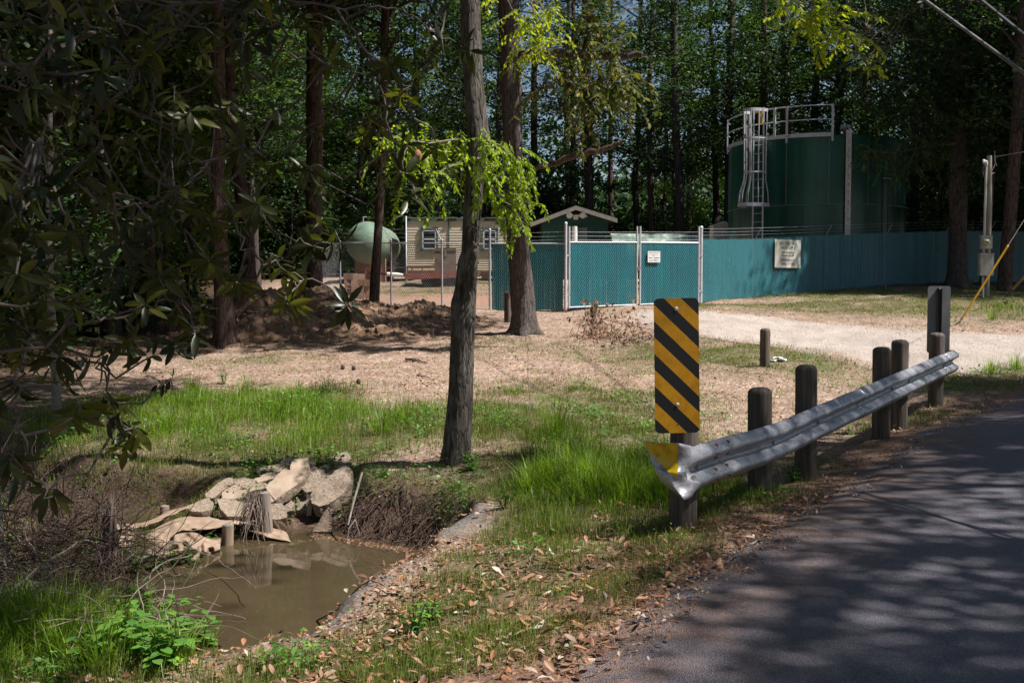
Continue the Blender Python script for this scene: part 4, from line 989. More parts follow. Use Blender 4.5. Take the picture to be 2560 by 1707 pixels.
# ================================================================== GREEN PUMP HOUSE
def wbox(mb, px0, px1, py0, py1, Y, dep): a = W(px0, py1, Y); b = W(px1, py0, Y); mb.box(((a.x + b.x) / 2, Y + dep / 2, (a.z + b.z) / 2), (b.x - a.x, dep, b.z - a.z)); return mb
Z3 = lambda x, y: (1300 + x / 3.733, 400 + y / 3.733)
YH = 45.0
hl, hr = W(*Z3(205, 0), YH).x, W(*Z3(825, 0), YH).x; ap = W(*Z3(515, 432), YH); ev = W(*Z3(870, 555), YH).z; zg = 1.95
ph = empty('pump_house', ((hl + hr) / 2, YH, zg)); tag(ph, 'small dark green shed with pale gabled eaves and a floodlight', 'shed')
mb = MB(); dp = 5.0; zc = ev - .12; za_ = ap.z - .22
mb.add([(hl, YH, zg), (hr, YH, zg), (hr, YH, zc + .15), (ap.x, YH, za_), (hl, YH, zc + .15), (hl, YH + dp, zg), (hr, YH + dp, zg), (hr, YH + dp, zc + .15), (ap.x, YH + dp, za_), (hl, YH + dp, zc + .15)],
       [(0, 1, 2, 3, 4), (9, 8, 7, 6, 5), (0, 5, 6, 1), (1, 6, 7, 2), (2, 7, 8, 3), (3, 8, 9, 4), (4, 9, 5, 0)])
zz = zg + .2
while zz < zc: mb.box(((hl + hr) / 2, YH - .006, zz), (hr - hl, .012, .012)); zz += .2
world_to(mb.build('wall', M['house_green']), ph)
xl, xr = W(*Z3(95, 0), YH).x, W(*Z3(902, 0), YH).x; er = W(*Z3(902, 550), YH).z; el = W(*Z3(95, 590), YH).z
for x0, x1, z0, z1 in ((xl, ap.x, el, ap.z), (ap.x, xr, ap.z, er)):
    mb = MB(); mb.add([(x0, YH - .45, z0), (x1, YH - .45, z1), (x1, YH + dp + .4, z1), (x0, YH + dp + .4, z0), (x0, YH - .45, z0 - .06), (x1, YH - .45, z1 - .06), (x1, YH + dp + .4, z1 - .06), (x0, YH + dp + .4, z0 - .06)],
        [(0, 1, 2, 3), (7, 6, 5, 4), (0, 4, 5, 1), (2, 6, 7, 3), (0, 3, 7, 4), (1, 5, 6, 2)]); rf = world_to(mb.build('roof', M['shingle']), ph)
    mb = MB(); mb.add([(x0, YH - .47, z0 - .02), (x1, YH - .47, z1 - .02), (x1, YH - .455, z1 - .02), (x0, YH - .455, z0 - .02), (x0, YH - .47, z0 - .19), (x1, YH - .47, z1 - .19), (x1, YH - .455, z1 - .19), (x0, YH - .455, z0 - .19)],
        [(0, 1, 2, 3), (7, 6, 5, 4), (0, 4, 5, 1), (2, 6, 7, 3), (0, 3, 7, 4), (1, 5, 6, 2)]); world_to(mb.build('fascia_board', M['fascia']), ph)
fl_ = empty('floodlight', (0, 0, 0)); fl_.parent = ph
Tp = Matrix.Translation(-Vector(ph.location))
c = W(*Z3(520, 518), YH - .1)
for dx in (-.27, .27):
    mb = MB(); mb.tube([(c.x + dx * .3, c.y, c.z), (c.x + dx, c.y - .12, c.z), (c.x + dx * 1.05, c.y - .3, c.z - .02)], [.03, .11, .13], 12); o = mb.build('lamp_head', M['white_paint']); o.parent = fl_; o.matrix_parent_inverse = Tp
mb = MB(); mb.box((c.x, c.y, c.z - .07), (.2, .12, .2)); o = mb.build('mount', M['white_paint']); o.parent = fl_; o.matrix_parent_inverse = Tp
mb = MB(); wbox(mb, *[Z3(600, 0)[0], Z3(628, 0)[0]], Z3(0, 516)[1], Z3(0, 532)[1], YH - .1, .1); world_to(mb.build('vent', M['white_paint']), ph)
mb = MB(); wbox(mb, Z3(538, 0)[0], Z3(628, 0)[0], Z3(0, 630)[1], Z3(0, 760)[1], YH - .05, .05); mb2 = world_to(mb.build('door', simple('door_gray', (.16, .2, .2), (.12, .15, .15), 4, .6)), ph)
mb = MB(); a = W(*Z3(510, 620), YH - .3); mb.tube([(a.x, a.y, zg), (a.x, a.y, a.z)], .12, 10); world_to(mb.build('stack_pipe', M['white_paint']), ph)
# ================================================================== CREAM TRAILER OFFICE
Z2 = lambda x, y: (780 + x / 3.734, 400 + y / 3.734)
YT = 42.0; X0 = W(*Z2(875, 0), YT).x; X1 = W(*Z2(2010, 0), YT).x; ZT = W(*Z2(900, 572), YT).z; ZBt = W(*Z2(900, 1040), YT).z
tr = empty('site_trailer', ((X0 + X1) / 2, YT, ZBt)); tag(tr, 'cream ribbed metal site trailer with green trimmed windows behind the bare fence', 'trailer')
mb = MB(); mb.box(((X0 + X1) / 2, YT + 1.35, (ZT + ZBt) / 2), (X1 - X0, 2.6, ZT - ZBt)); zz = ZBt + .03; ww = (ZT - ZBt)
rows = []
n = 13
for i in range(n):
    z = ZBt + ww * .02 + i * (ww * .58 / n); hh = ww * .58 / n
    mb.add([(X0, YT + .05, z), (X1, YT + .05, z), (X1, YT, z + hh * .45), (X0, YT, z + hh * .45), (X1, YT + .05, z + hh * .97), (X0, YT + .05, z + hh * .97)], [(0, 1, 2, 3), (3, 2, 4, 5)])
mb.box(((X0 + X1) / 2, YT + .03, ZBt + ww * .8), (X1 - X0, .04, ww * .4))
for i in range(7): mb.box(((X0 + X1) / 2, YT + .004, ZBt + ww * (.62 + i * .055)), (X1 - X0, .006, .012))
world_to(mb.build('wall', M['cream_paint']), tr)
mb = MB(); mb.box(((X0 + X1) / 2, YT + 1.3, ZT + .06), (X1 - X0 + .25, 2.68, .12)); world_to(mb.build('roof', M['green_trim']), tr)
mb = MB()
for i in range(60):
    x = random.uniform(X0, X1); mb.box((x, YT + random.uniform(-.1, .3), ZT + .13), (random.uniform(.05, .25), .1, random.uniform(.01, .05)))
world_to(mb.build('leaf_debris', M['dry_twig']), tr)
for x in (878, 1275): mb = MB(); a = W(*Z2(x, 0), YT); mb.box((a.x, YT - .012, (ZT + ZBt) / 2 + (0 if x == 878 else ww * .2)), (.045, .02, ww * (1 if x == 878 else .6))); world_to(mb.build('trim_strip', M['green_trim']), tr)
for x0, x1 in ((1022, 1168), (1590, 1730)):
    a = W(*Z2(x0, 845), YT); b = W(*Z2(x1, 645), YT); c = ((a.x + b.x) / 2, YT - .02, (a.z + b.z) / 2); wd_, hg = b.x - a.x, b.z - a.z
    wn = empty('window', (0, 0, 0)); wn.parent = tr; Tt = Matrix.Translation(-Vector(tr.location))
    def wp(mb, nm, mt): o = mb.build(nm, M[mt]); o.parent = wn; o.matrix_parent_inverse = Tt
    mb = MB(); t_ = .07
    for dx, dz, sx, sz in ((0, hg / 2, wd_, t_), (0, -hg / 2, wd_, t_), (-wd_ / 2, 0, t_, hg + t_), (wd_ / 2, 0, t_, hg + t_)): mb.box((c[0] + dx, YT - .03, c[2] + dz), (sx, .06, sz))
    wp(mb, 'trim', 'green_trim'); mb = MB()
    for dx, dz, sx, sz in ((0, hg / 2 - .07, wd_ - .08, .045), (0, -hg / 2 + .07, wd_ - .08, .045), (-wd_ / 2 + .06, 0, .045, hg - .1), (wd_ / 2 - .06, 0, .045, hg - .1), (0, .02, wd_ - .1, .05)): mb.box((c[0] + dx, YT - .035, c[2] + dz), (sx, .04, sz))
    wp(mb, 'frame', 'window_frame'); mb = MB(); mb.box((c[0], YT - .015, c[2]), (wd_ - .1, .01, hg - .1)); wp(mb, 'pane', 'window_glass')
mb = MB()
for t in (.08, .35, .65, .92):
    x = X0 + (X1 - X0) * t; g_ = gz1(x, YT + .6); mb.box((x, YT + .6, (g_ + ZBt) / 2 - .05), (.3, .4, ZBt - g_ + .1))
world_to(mb.build('pier_blocks', M['block']), tr)
# ================================================================== PRESSURE TANK
YP = 41.0; c = W(919, 607, YP); rp = .82
pt = empty('pressure_tank', (c.x, c.y + 2, gz1(c.x, c.y))); tag(pt, 'pale green weathered horizontal pressure vessel with domed end behind the bare fence', 'tank')
m, nt, out = mat('vessel_green'); v = coords(nt, 'Object'); sx_ = N(nt, 'ShaderNodeSeparateXYZ'); nt.links.new(v, sx_.inputs[0])
n1 = noise(nt, v, 1.5, 6, .7); cc_ = ramp(nt, [(.35, (.07, .15, .11)), (.5, (.13, .2, .14)), (.65, (.24, .24, .16))], n1).outputs[0]; bsdf(nt, out, cc_, .6, 0, .4, n1, .05)
mb = MB(); prof = [(rp * math.sin(t), -.75 * math.cos(t)) for t in np.linspace(.02, math.pi / 2, 12)] + [(rp, 4.2)] + [(rp * math.cos(t), 4.2 + .75 * math.sin(t)) for t in np.linspace(.1, 1.55, 8)]
mb.lathe(prof, 40); mb.v = [(c.x + v_[0], c.y + v_[2], c.z + v_[1]) for v_ in mb.v]; world_to(mb.build('vessel', m), pt)
for y in (.8, 3.4): mb = MB(); g_ = gz1(c.x, c.y + y); mb.box((c.x, c.y + y, (g_ + c.z - .6) / 2), (1.2, .25, c.z - .6 - g_ + .3)); world_to(mb.build('saddle', M['block']), pt)
mb = MB(); mb.tube([(c.x - .25, c.y + .6, c.z + rp - .05), (c.x - .25, c.y + .6, c.z + rp + .22)], .03, 8); mb.tube([(c.x - .25, c.y + .6, c.z + rp + .2), (c.x - .1, c.y + .6, c.z + rp + .2)], .025, 8); world_to(mb.build('relief_valve', M['galv_dull']), pt)
mb = MB(); mb.tube([(c.x + 1.45, c.y + .4, gz1(c.x + 1.4, c.y)), (c.x + 1.45, c.y + .4, c.z + 1.05), (c.x + 1.2, c.y + .4, c.z + 1.05), (c.x + .9, c.y + .5, c.z + .9)], .03, 8); world_to(mb.build('vent_pipe', M['galv_dull']), pt)
# long ground tank behind the gate
YG = 44.0; a = W(1530, 588, YG); b = W(1765, 588, YG); mb = MB(); r = .95; z = W(1600, 581, YG).z - r
mb.tube([(1530 and a.x, YG + r, z), (b.x + .4, YG + r + .2, z)], r, 32); lt = mb.build('storage_vessel', None)
m, nt, out = mat('mottled_green'); v = coords(nt, 'Object'); n1 = noise(nt, v, 2.1, 6, .7); bsdf(nt, out, ramp(nt, [(.35, (.05, .07, .06)), (.5, (.14, .2, .16)), (.65, (.42, .5, .42))], n1).outputs[0], .6)
lt.data.materials.append(m); tag(lt, 'long mottled pale green horizontal tank just showing above the gate', 'tank')
for x in (.15, .8):
    p = Vector((a.x + (b.x - a.x) * x, YG + r, 0)); mb = MB(); g_ = gz1(p.x, p.y); mb.box((p.x, p.y, (g_ + z - .6) / 2), (.3, 1.3, z - .6 - g_)); o = mb.build('cradle', M['block']); o.parent = lt
# small white shed by the tank
YS = 42.5; a = W(*Z3(1803, 740), YS); b = W(*Z3(1912, 570), YS); zt2 = W(*Z3(1850, 612), YS).z
ws = empty('white_cabinet', ((a.x + b.x) / 2, YS, gz1(a.x, YS))); tag(ws, 'narrow white gabled cabinet left of the green tank', 'cabinet'); g_ = gz1(a.x, YS)
xr = b.x + .35
mb = MB(); mb.box(((a.x + xr) / 2, YS + .4, (g_ + zt2) / 2), (xr - a.x, .8, zt2 - g_)); world_to(mb.build('body', M['white_paint']), ws)
mb = MB(); xm = (a.x + xr) / 2; mb.add([(a.x - .05, YS - .05, zt2), (xr + .05, YS - .05, zt2), (xm, YS - .05, b.z), (a.x - .05, YS + .9, zt2), (xr + .05, YS + .9, zt2), (xm, YS + .9, b.z)], [(0, 1, 2), (5, 4, 3), (0, 2, 5, 3), (1, 4, 5, 2), (0, 3, 4, 1)]); world_to(mb.build('roof', M['white_paint']), ws)
for x in (.25, .65): mb = MB(); q = a.x + (xr - a.x) * x; mb.box((q, YS - .01, zt2 - .75), (.17, .03, .5)); world_to(mb.build('window', M['window_glass']), ws)
# ================================================================== RUSTY UTILITY TRAILER + BOARD
YR = 38.5
ut = empty('utility_trailer', (W(1050, 0, YR).x, YR, gz1(W(1050, 0, YR).x, YR))); tag(ut, 'rusty open utility trailer parked in front of the cream site trailer', 'utility trailer')
def zp(x, y, Y=YR): return W(*Z2(x, y), Y)
mb = MB(); T0, T1 = zp(885, 1000), zp(1560, 958); T0L = zp(500, 1010)
mb.bar(zp(870, 1085), zp(1560, 1060), .06, .24)
mb.bar(zp(885, 1000), T1, .05, .05)
for x in (890, 1028, 1186, 1280, 1400, 1520): mb.bar(zp(x, 995), zp(x, 1080), .05, .05)
B_ = Vector((0, 1.8, 0)); mb.bar(zp(870, 1085) + B_, zp(1560, 1060) + B_, .06, .2); mb.bar(zp(885, 1000) + B_, T1 + B_, .05, .05)
for x in (890, 1186, 1520): mb.bar(zp(x, 995) + B_, zp(x, 1080) + B_, .05, .05)
mb.bar(zp(890, 1090), zp(890, 1090) + B_, .08, .12); mb.bar(zp(1540, 1065), zp(1540, 1065) + B_, .08, .12); mb.bar(zp(890, 1080), T0L + Vector((0, .9, -.15)), .08, .1); mb.bar(zp(890, 1080) + B_, T0L + Vector((0, .9, -.15)), .08, .1)
mb.bar(T0L, zp(900, 1003), .03, .03); mb.bar(T0L, zp(500, 1060), .05, .05)
world_to(mb.build('frame', M['rust']), ut)
mb = MB(); q = [zp(880, 1080), zp(1560, 1058)]; mb.add([q[0], q[1], q[1] + B_, q[0] + B_], [(0, 1, 2, 3)]); mb.add([p + Vector((0, 0, -.04)) for p in (q[0], q[1], q[1] + B_, q[0] + B_)], [(3, 2, 1, 0)]); world_to(mb.build('deck', M['plywood']), ut)
for x in (1095, 1330):
    for dy in (.1, 1.75):
        p = zp(x, 1150); R_ = .30; c = Vector((p.x, YR + dy, gz1(p.x, YR) + R_)); mb = MB(); mb.lathe([(.17, -.09), (R_ - .02, -.09), (R_, -.06), (R_, .06), (R_ - .02, .09), (.17, .09)], 24); mb.v = [(c.x + v_[0], c.y + v_[2], c.z + v_[1]) for v_ in mb.v]; w_ = world_to(mb.build('wheel', M['tyre']), ut)
mb = MB(); mb.box(zp(1190, 1120) + Vector((0, .3, -.05)), (.8, .05, .18)); world_to(mb.build('fender', M['rust']), ut)
YBd = 39.2; a = W(*Z2(1145, 980), YBd); b = W(*Z2(1345, 842), YBd); mb = MB(); mb.box(((a.x + b.x) / 2, YBd, (a.z + b.z) / 2 - .1), (b.x - a.x, .03, b.z - a.z + .3)); mb.box(((a.x + b.x) / 2, YBd - .03, b.z - .12), (.1, .03, .2)); mb.box(((a.x + b.x) / 2, YBd - .02, b.z - .01), (b.x - a.x + .03, .03, .04))
tag(mb.build('wooden_crate_panel', M['plywood']), 'upright brown plywood panel standing on the rusty trailer', 'board')
# pipe lying on blocks
mb = MB(); p = zp(700, 1065); q = zp(850, 1075); mb.tube([p, p.lerp(q, .6), q], [.07, .08, .05], 10); tag(mb.build('pipe', M['white_paint']), 'white pipe end left of the rusty trailer frame', 'pipe')
# cinder blocks
BX = [(1.0, 0), (0, 0)]
kk = 0
base = W(*Z2(450, 1215), 33.5); gx = gz1(base.x, 33.5)
names = ['bottom', 'second', 'third', 'fourth', 'top']
for (x, lev, dy) in [(430, 0, 0), (500, 0, .05), (420, 1, 0), (492, 1, .06), (415, 2, .02), (487, 2, .0), (430, 3, .03), (345, 0, .3), (340, 1, .32), (338, 2, .3), (335, 3, .28)]:
    X = W(*Z2(x, 0), 33.5).x; mb = MB(); s = .39; t = .035
    for dx, dy_, sx, sy in ((0, -.08, s, t), (0, .08, s, t), (-s / 2 + t / 2, 0, t, .2), (s / 2 - t / 2, 0, t, .2), (0, 0, t, .2)): mb.box((dx, dy_, 0), (sx, sy, .19))
    o = mb.build('concrete_block', M['block']); o.location = (X, 33.5 + dy, gz1(X, 33.5) + .1 + lev * .195); o.rotation_euler = (0, 0, random.uniform(-.15, .15))
    side = 'right' if x > 460 else ('middle' if x > 400 else 'left')
    tag(o, f'reddish concrete block, {names[lev]} of the {side} column in the stack behind the bare fence', 'concrete block', 'concrete blocks stacked behind the fence')
# ================================================================== SERVICE POLE AND WIRES
Z5 = lambda x, y: (2380 + x / 3.267, 360 + y / 3.267)
YU = 27.0; base = gground(*Z5(278, 1250)); YU = base.y
def u(x, y, dY=0): return W(*Z5(x, y), YU + dY)
sp_o = empty('service_pole', (base.x, base.y, base.z)); tag(sp_o, 'slim timber service pole carrying a meter and grey electrical boxes', 'utility pole')
mb = MB(); mb.tube([u(280, 1265), u(292, 900), u(306, 500), u(305, 97)], [.075, .072, .07, .066], 14); world_to(mb.build('pole', M['pole_wood']), sp_o)
mb = MB(); mb.tube([u(251, 1255, -.1), u(252, 1080, -.1)], .035, 10); mb.tube([u(264, 745, -.1), u(279, 190, -.1), u(279, 160, -.12)], .032, 10); mb.tube([u(258, 900, -.1), u(258, 855, -.1)], .035, 8); world_to(mb.build('conduit', M['conduit']), sp_o)
mb = MB(); mb.tube([u(279, 178, -.12), u(276, 150, -.13), u(262, 142, -.15), u(258, 158, -.17)], [.045, .06, .06, .03], 10); world_to(mb.build('weatherhead', M['conduit']), sp_o)
def ubox(x0, x1, y0, y1, d, nm, mt='box_gray'):
    a = u(x0, y1); b = u(x1, y0); mb = MB(); mb.box(((a.x + b.x) / 2, YU - .1 - d / 2, (a.z + b.z) / 2), (b.x - a.x, d, b.z - a.z)); return world_to(mb.build(nm, M[mt]), sp_o)
ubox(213, 300, 756, 858, .14, 'meter_box'); ubox(196, 308, 900, 1076, .17, 'breaker_box'); ubox(194, 310, 896, 902, .2, 'breaker_box_lid'); ubox(211, 302, 752, 757, .17, 'meter_box_lid')
c = u(244, 806); mb = MB(); mb.lathe([(.0, .1), (.075, .1), (.085, .06), (.095, 0)][::-1], 20); mb.v = [(c.x + v_[0], YU - .24 - v_[2], c.z + v_[1]) for v_ in mb.v]; world_to(mb.build('meter', simple('meter_glass', (.45, .45, .3), (.35, .34, .22), 6, .15)), sp_o)
mb = MB(); mb.box((c.x, YU - .345, c.z), (.09, .005, .03)); world_to(mb.build('meter_dial', M['ink_black']), sp_o)
mb = MB(); mb.tube([u(262, 160, -.15), u(250, 230, -.1), u(262, 262, -.1), u(290, 272, 0), u(345, 235, .1)], .012, 5); mb.tube([u(265, 160, -.15), u(272, 215, -.1), u(300, 238, 0), u(345, 240, .1)], .012, 5); mb.tube([u(350, 60, .1), u(345, 130, .1), u(366, 180, .1)], .01, 5); mb.tube([u(355, 90, .1), u(350, 170, .1), u(310, 245, 0)], .01, 5)
world_to(mb.build('drip_loop', M['cable_gray']), sp_o)
def wire_obj(nm, P, r, lab, cat, mt='cable_gray', n=8): mb = MB(); mb.tube(P, r, n); return tag(mb.build(nm, M[mt]), lab, cat)
wire_obj('service_drop', sag(u(360, 105, 0), Vector((22, 19, 7.2)), .25, 24), .012, 'thin grey service cable leaving the top of the service pole', 'cable')
# yellow guarded guy wire
ga_ = gground(2399, 806)
def gy(px, py, t): return W(px, py, ga_.y - 1.3 * t)
up_ = gy(2520, 614, 1)
guy = empty('guy_wire', tuple(ga_)); tag(guy, 'steel guy wire sleeved in a bright yellow guard, anchored in the grass', 'guy wire')
dirg = (up_ - ga_); mb = MB(); mb.tube([ga_ + dirg * .06, ga_ + dirg], .021, 10); world_to(mb.build('guard', M['yellow_paint']), guy)
mb = MB(); mb.tube([ga_ - dirg * .02, ga_ + dirg * 5.0], .008, 6); world_to(mb.build('strand', M['galv']), guy); mb = MB(); mb.tube([ga_ - dirg * .03, ga_ + dirg * .07], .014, 6); mb.box(tuple(ga_ + dirg * .05), (.05, .05, .06)); world_to(mb.build('anchor_eye', M['galv_dull']), guy)
g2 = gground(2505, 752); d2_ = W(2590, 660, g2.y - .9) - g2
wire_obj('guy_wire', [g2, g2 + d2_ * 4], .008, 'dull thin guy wire right of the service pole', 'guy wire', 'dark_steel')
g3 = gground(2535, 752); mb = MB(); mb.tube([g2 + d2_ * .32, g2 + d2_ * 1.3], .03, 8); tag(mb.build('guy_guard', simple('old_guard', (.3, .2, .08), (.2, .13, .05), 6, .7)), 'faded brown plastic sleeve on the rightmost guy wire', 'guy guard')
# overhead lines crossing the upper right corner
def ov_line(a, b, ext0, ext1, sagd, r, lab, n=6, mt='cable_gray', twist=False):
    d = b - a; P0 = a - d * ext0; P1 = b + d * ext1; P = sag(P0, P1, sagd, 40); mb = MB()
    if not twist: mb.tube(P, r, n)
    else:
        Pd = [P0.lerp(P1, t) - Vector((0, 0, sagd * 4 * t * (1 - t))) for t in np.linspace(0, 1, 900)]
        for ph_ in range(3): mb.tube([p + Vector((math.cos(i * .8 + ph_ * 2.09), 0, math.sin(i * .8 + ph_ * 2.09))) * r for i, p in enumerate(Pd)], r * .8, 5)
    return tag(mb.build('overhead_cable', M[mt]), lab, 'cable')
ov_line(W(2318, 0, 11.5), W(2560, 178, 9.3), 3.0, 1.6, .02, .016, 'single thick grey overhead cable crossing the upper right corner', mt='cable_gray')
ov_line(W(2458, 0, 12.0), W(2560, 82, 10.6), 5.0, 4.0, .02, .012, 'bundle of twisted overhead cables in the top right corner', twist=True, mt='black_rubber')
# ================================================================== LEAF GEOMETRY
def unit(a): return a / np.maximum(np.linalg.norm(a, axis=-1, keepdims=True), 1e-9)
def rdir(n, rng, zb=0.0):
    v = rng.normal(size=(n, 3)); v[:, 2] += zb; return unit(v)
def leaf4(P, D, Nn, L, Wd):
    S = unit(np.cross(D, Nn)); L = L[:, None]; Wd = Wd[:, None]; m = P + D * L * .45 - Nn * L * .06
    V = np.stack([P, m + S * Wd * .5, P + D * L - Nn * L * .12, m - S * Wd * .5], 1).reshape(-1, 3)
    n = len(P); Fc = np.arange(n * 4).reshape(n, 4); return V, Fc, 4
def leaf8(P, D, Nn, L, Wd, fold=.25, droop=.25, w1=.75, w2=1.0):
    S = unit(np.cross(D, Nn)); Nn = np.cross(S, D); L = L[:, None]; Wd = Wd[:, None]
    def st(t): return P + D * L * t - Nn * droop * L * t * t
    a, b = st(.3), st(.68); V = [P, a + S * Wd * w1 * .5 + Nn * Wd * fold * w1 * .5, a, a - S * Wd * w1 * .5 + Nn * Wd * fold * w1 * .5,
         b + S * Wd * w2 * .45 + Nn * Wd * fold * w2 * .5, b, b - S * Wd * w2 * .45 + Nn * Wd * fold * w2 * .5, st(1.0)]
    V = np.stack(V, 1).reshape(-1, 3); n = len(P)
    T = np.array([(0, 1, 2), (0, 2, 3), (2, 1, 4), (2, 4, 5), (2, 5, 6), (2, 6, 3), (5, 4, 7), (5, 7, 6)])
    Fc = (np.arange(n)[:, None, None] * 8 + T[None]).reshape(-1, 3); return V, Fc, 8
def leafobj(name, geo, rnd, m, parent=None, smooth=False):
    V, Fc, k = geo; me = np_mesh(name, V, Fc, smooth, {'rnd': np.repeat(np.clip(rnd, 0, 1), k)}); return link(name, me, m, parent)
def frames(D, rng, flat=.6):
    Nn = rng.normal(size=D.shape) * (1 - flat); Nn[:, 2] += flat * 1.5; Nn = Nn - D * (Nn * D).sum(1, keepdims=True); return unit(Nn)

LM = {}
LM['dark'] = leafmat('leaf_dark', [(.008, .02, .007), (.018, .042, .012), (.035, .075, .018), (.07, .13, .03)], .3, .55, .3)
LM['mid'] = leafmat('leaf_mid', [(.014, .034, .009), (.032, .07, .016), (.06, .115, .022), (.12, .19, .035)], .4, .52, .3)
LM['olive'] = leafmat('leaf_olive', [(.035, .04, .010), (.07, .085, .015), (.12, .14, .022), (.22, .19, .03)], .45, .5, .4)
LM['fresh'] = leafmat('leaf_fresh', [(.12, .18, .012), (.19, .27, .014), (.25, .36, .02), (.36, .44, .025)], .5, .42, .4, 1.7)
LM['gold'] = leafmat('leaf_gold', [(.15, .22, .012), (.25, .33, .014), (.35, .42, .018), (.42, .4, .02)], .5, .45, .4, 1.5)
LM['magnolia'] = leafmat('leaf_magnolia', [(.012, .017, .004), (.022, .03, .005), (.045, .052, .007), (.11, .11, .012)], .3, .36, .35, 2.6)
LM['pine'] = leafmat('needle', [(.015, .035, .012), (.03, .065, .02), (.06, .11, .03)], .25, .5, .4)
LM['grass'] = leafmat('grass', [(.28, .22, .10), (.13, .14, .035), (.11, .165, .025), (.15, .22, .03), (.24, .29, .05)], .38, .45, .35, 1.5)
LM['lush'] = leafmat('lush_grass', [(.20, .18, .06), (.09, .15, .018), (.13, .22, .02), (.19, .29, .025), (.28, .37, .04)], .42, .42, .4, 1.6)
LM['weed'] = leafmat('weed_leaf', [(.05, .12, .03), (.08, .19, .04), (.12, .26, .045), (.22, .38, .05)], .35, .45, .4, 1.5)
LM['litter'] = leafmat('litter', [(.07, .035, .02), (.17, .085, .045), (.30, .17, .10), (.34, .14, .06), (.38, .27, .19), (.46, .38, .31)], .08, .55, .4, 1.0)
LM['deadleaf'] = leafmat('dead_leaf', [(.16, .08, .05), (.32, .19, .13), (.45, .3, .22)], .3, .7, .3, 1.0)

# ================================================================== TREE PROTOTYPES (built once, copied)
def cluster_leaves(C, rad, per, size, rng, flat=.5, shape=leaf4, asp=.5, dens=None):
    n = len(C) * per; idx = np.repeat(np.arange(len(C)), per)
    off = rng.normal(size=(n, 3)) * np.array([1, 1, .55]) * .5; P = C[idx] + off * rad[idx][:, None]
    D = unit(rng.normal(size=(n, 3)) * np.array([1, 1, .6]) + off * .8); Nn = frames(D, rng, flat)
    L = size * rng.uniform(.6, 1.3, n)
    tone = rng.uniform(-.25, .25, len(C))[idx] + rng.normal(.45, .2, n)
    return shape(P, D, Nn, L, L * asp), tone
def cat_geo(gs):
    V = []; Fc = []; b = 0
    for (v, f, k), t in gs: V.append(v); Fc.append(f + b); b += len(v)
    return (np.concatenate(V), np.concatenate(Fc), gs[0][0][2]), np.concatenate([t for _, t in gs])
def trunk_path(H, rng, bend=.5):
    n = 12; x = np.cumsum(rng.normal(0, bend / n, n + 1)); y = np.cumsum(rng.normal(0, bend / n, n + 1)); x -= x[0]; y -= y[0]
    return [Vector((x[i], y[i], H * i / n - .2 * (i == 0))) for i in range(n + 1)]
def proto(kind, seed, H, r0, z0, R, ncl, per, size, lm, barkm, flat=.5, taper=.25, asp=.5, crad=(.5, 1.1), droop=0.0, gap=0):
    rng = np.random.default_rng(seed); tpth = trunk_path(H, rng, .5 + H * .03)
    rs = [r0 * (1.35 if i == 0 else 1) * (1 - (1 - taper) * (i / 12)) for i in range(13)]
    mb = MB(); mb.tube(tpth, rs, 8)
    C = []; 
    def at(z): i = min(int(z / H * 12), 11); return tpth[i].lerp(tpth[i + 1], z / H * 12 - i)
    for i in range(ncl):
        t = rng.uniform(0, 1); z = z0 + (H - z0) * t; rr = R * (math.sin(math.pi * (t * .88 + .1)) ** .7) * rng.uniform(.25, 1.0) ** .6
        a = rng.uniform(0, 2 * math.pi); zb = max(z0 * .6, z - rr * rng.uniform(.1, .55)); p0 = at(min(zb, H * .97)); c = Vector((p0.x + rr * math.cos(a), p0.y + rr * math.sin(a), z - droop * rr))
        C.append(c)
        if i % 2 == 0:
            m_ = p0.lerp(c, .5) + Vector((0, 0, .12 * rr)); mb.tube([p0, m_, c], [r0 * .22, r0 * .13, .012], 4, cap=False)
    C = np.array([tuple(c) for c in C]); rad = rng.uniform(*crad, len(C))
    geo, tone = cluster_leaves(C, rad, per, size, rng, flat, asp=asp)
    root = empty(kind); link('trunk', mb.mesh('trunk'), barkm, root)
    leafobj('crown', geo, tone, lm, root); return root
def pine_proto(kind, seed, H, r0, z0, R, nb=46, tufts=9, needles=26):
    rng = np.random.default_rng(seed); tpth = trunk_path(H, rng, .5); mb = MB(); mb.tube(tpth, [r0 * (1.25 if i == 0 else 1) * (1 - .75 * (i / 12) ** 1.5) for i in range(13)], 10)
    TP = []; TD = []
    def at(z): i = min(int(z / H * 12), 11); return tpth[i].lerp(tpth[i + 1], z / H * 12 - i)
    for i in range(nb):
        t = i / nb; z = z0 + (H - z0) * t; a = rng.uniform(0, 6.28); L = R * (1 - t * .75) * rng.uniform(.6, 1.1); p0 = at(z); d = Vector((math.cos(a), math.sin(a), rng.uniform(-.1, .35)))
        P = [p0 + d * L * q + Vector((0, 0, .12 * L * q * q)) for q in (0, .4, .75, 1)]; mb.tube(P, [.05, .035, .02, .01], 4, cap=False)
        for k_ in range(tufts):
            q = rng.uniform(.35, 1.05); c = p0 + d * L * q + Vector(rng.normal(0, .22, 3)); TP.append(tuple(c)); TD.append(tuple(d))
    TP = np.array(TP); TD = np.array(TD); n = len(TP) * needles; idx = np.repeat(np.arange(len(TP)), needles)
    D = unit(rng.normal(size=(n, 3)) + TD[idx] * .5); P = TP[idx] + rng.normal(0, .03, (n, 3)); L = rng.uniform(.16, .3, n)
    geo = leaf4(P, D, frames(D, rng, .3), L, np.full(n, .016)); tone = rng.uniform(-.2, .2, len(TP))[idx] + rng.normal(.5, .2, n)
    root = empty(kind); link('trunk', mb.mesh('trunk'), M['bark_pine'], root); leafobj('crown', geo, tone, LM['pine'], root); return root
PR = {}
PR['b1'] = proto('broadleaf_tree', 1, 17, .17, 3.0, 3.6, 150, 110, .20, LM['mid'], M['bark_far'])
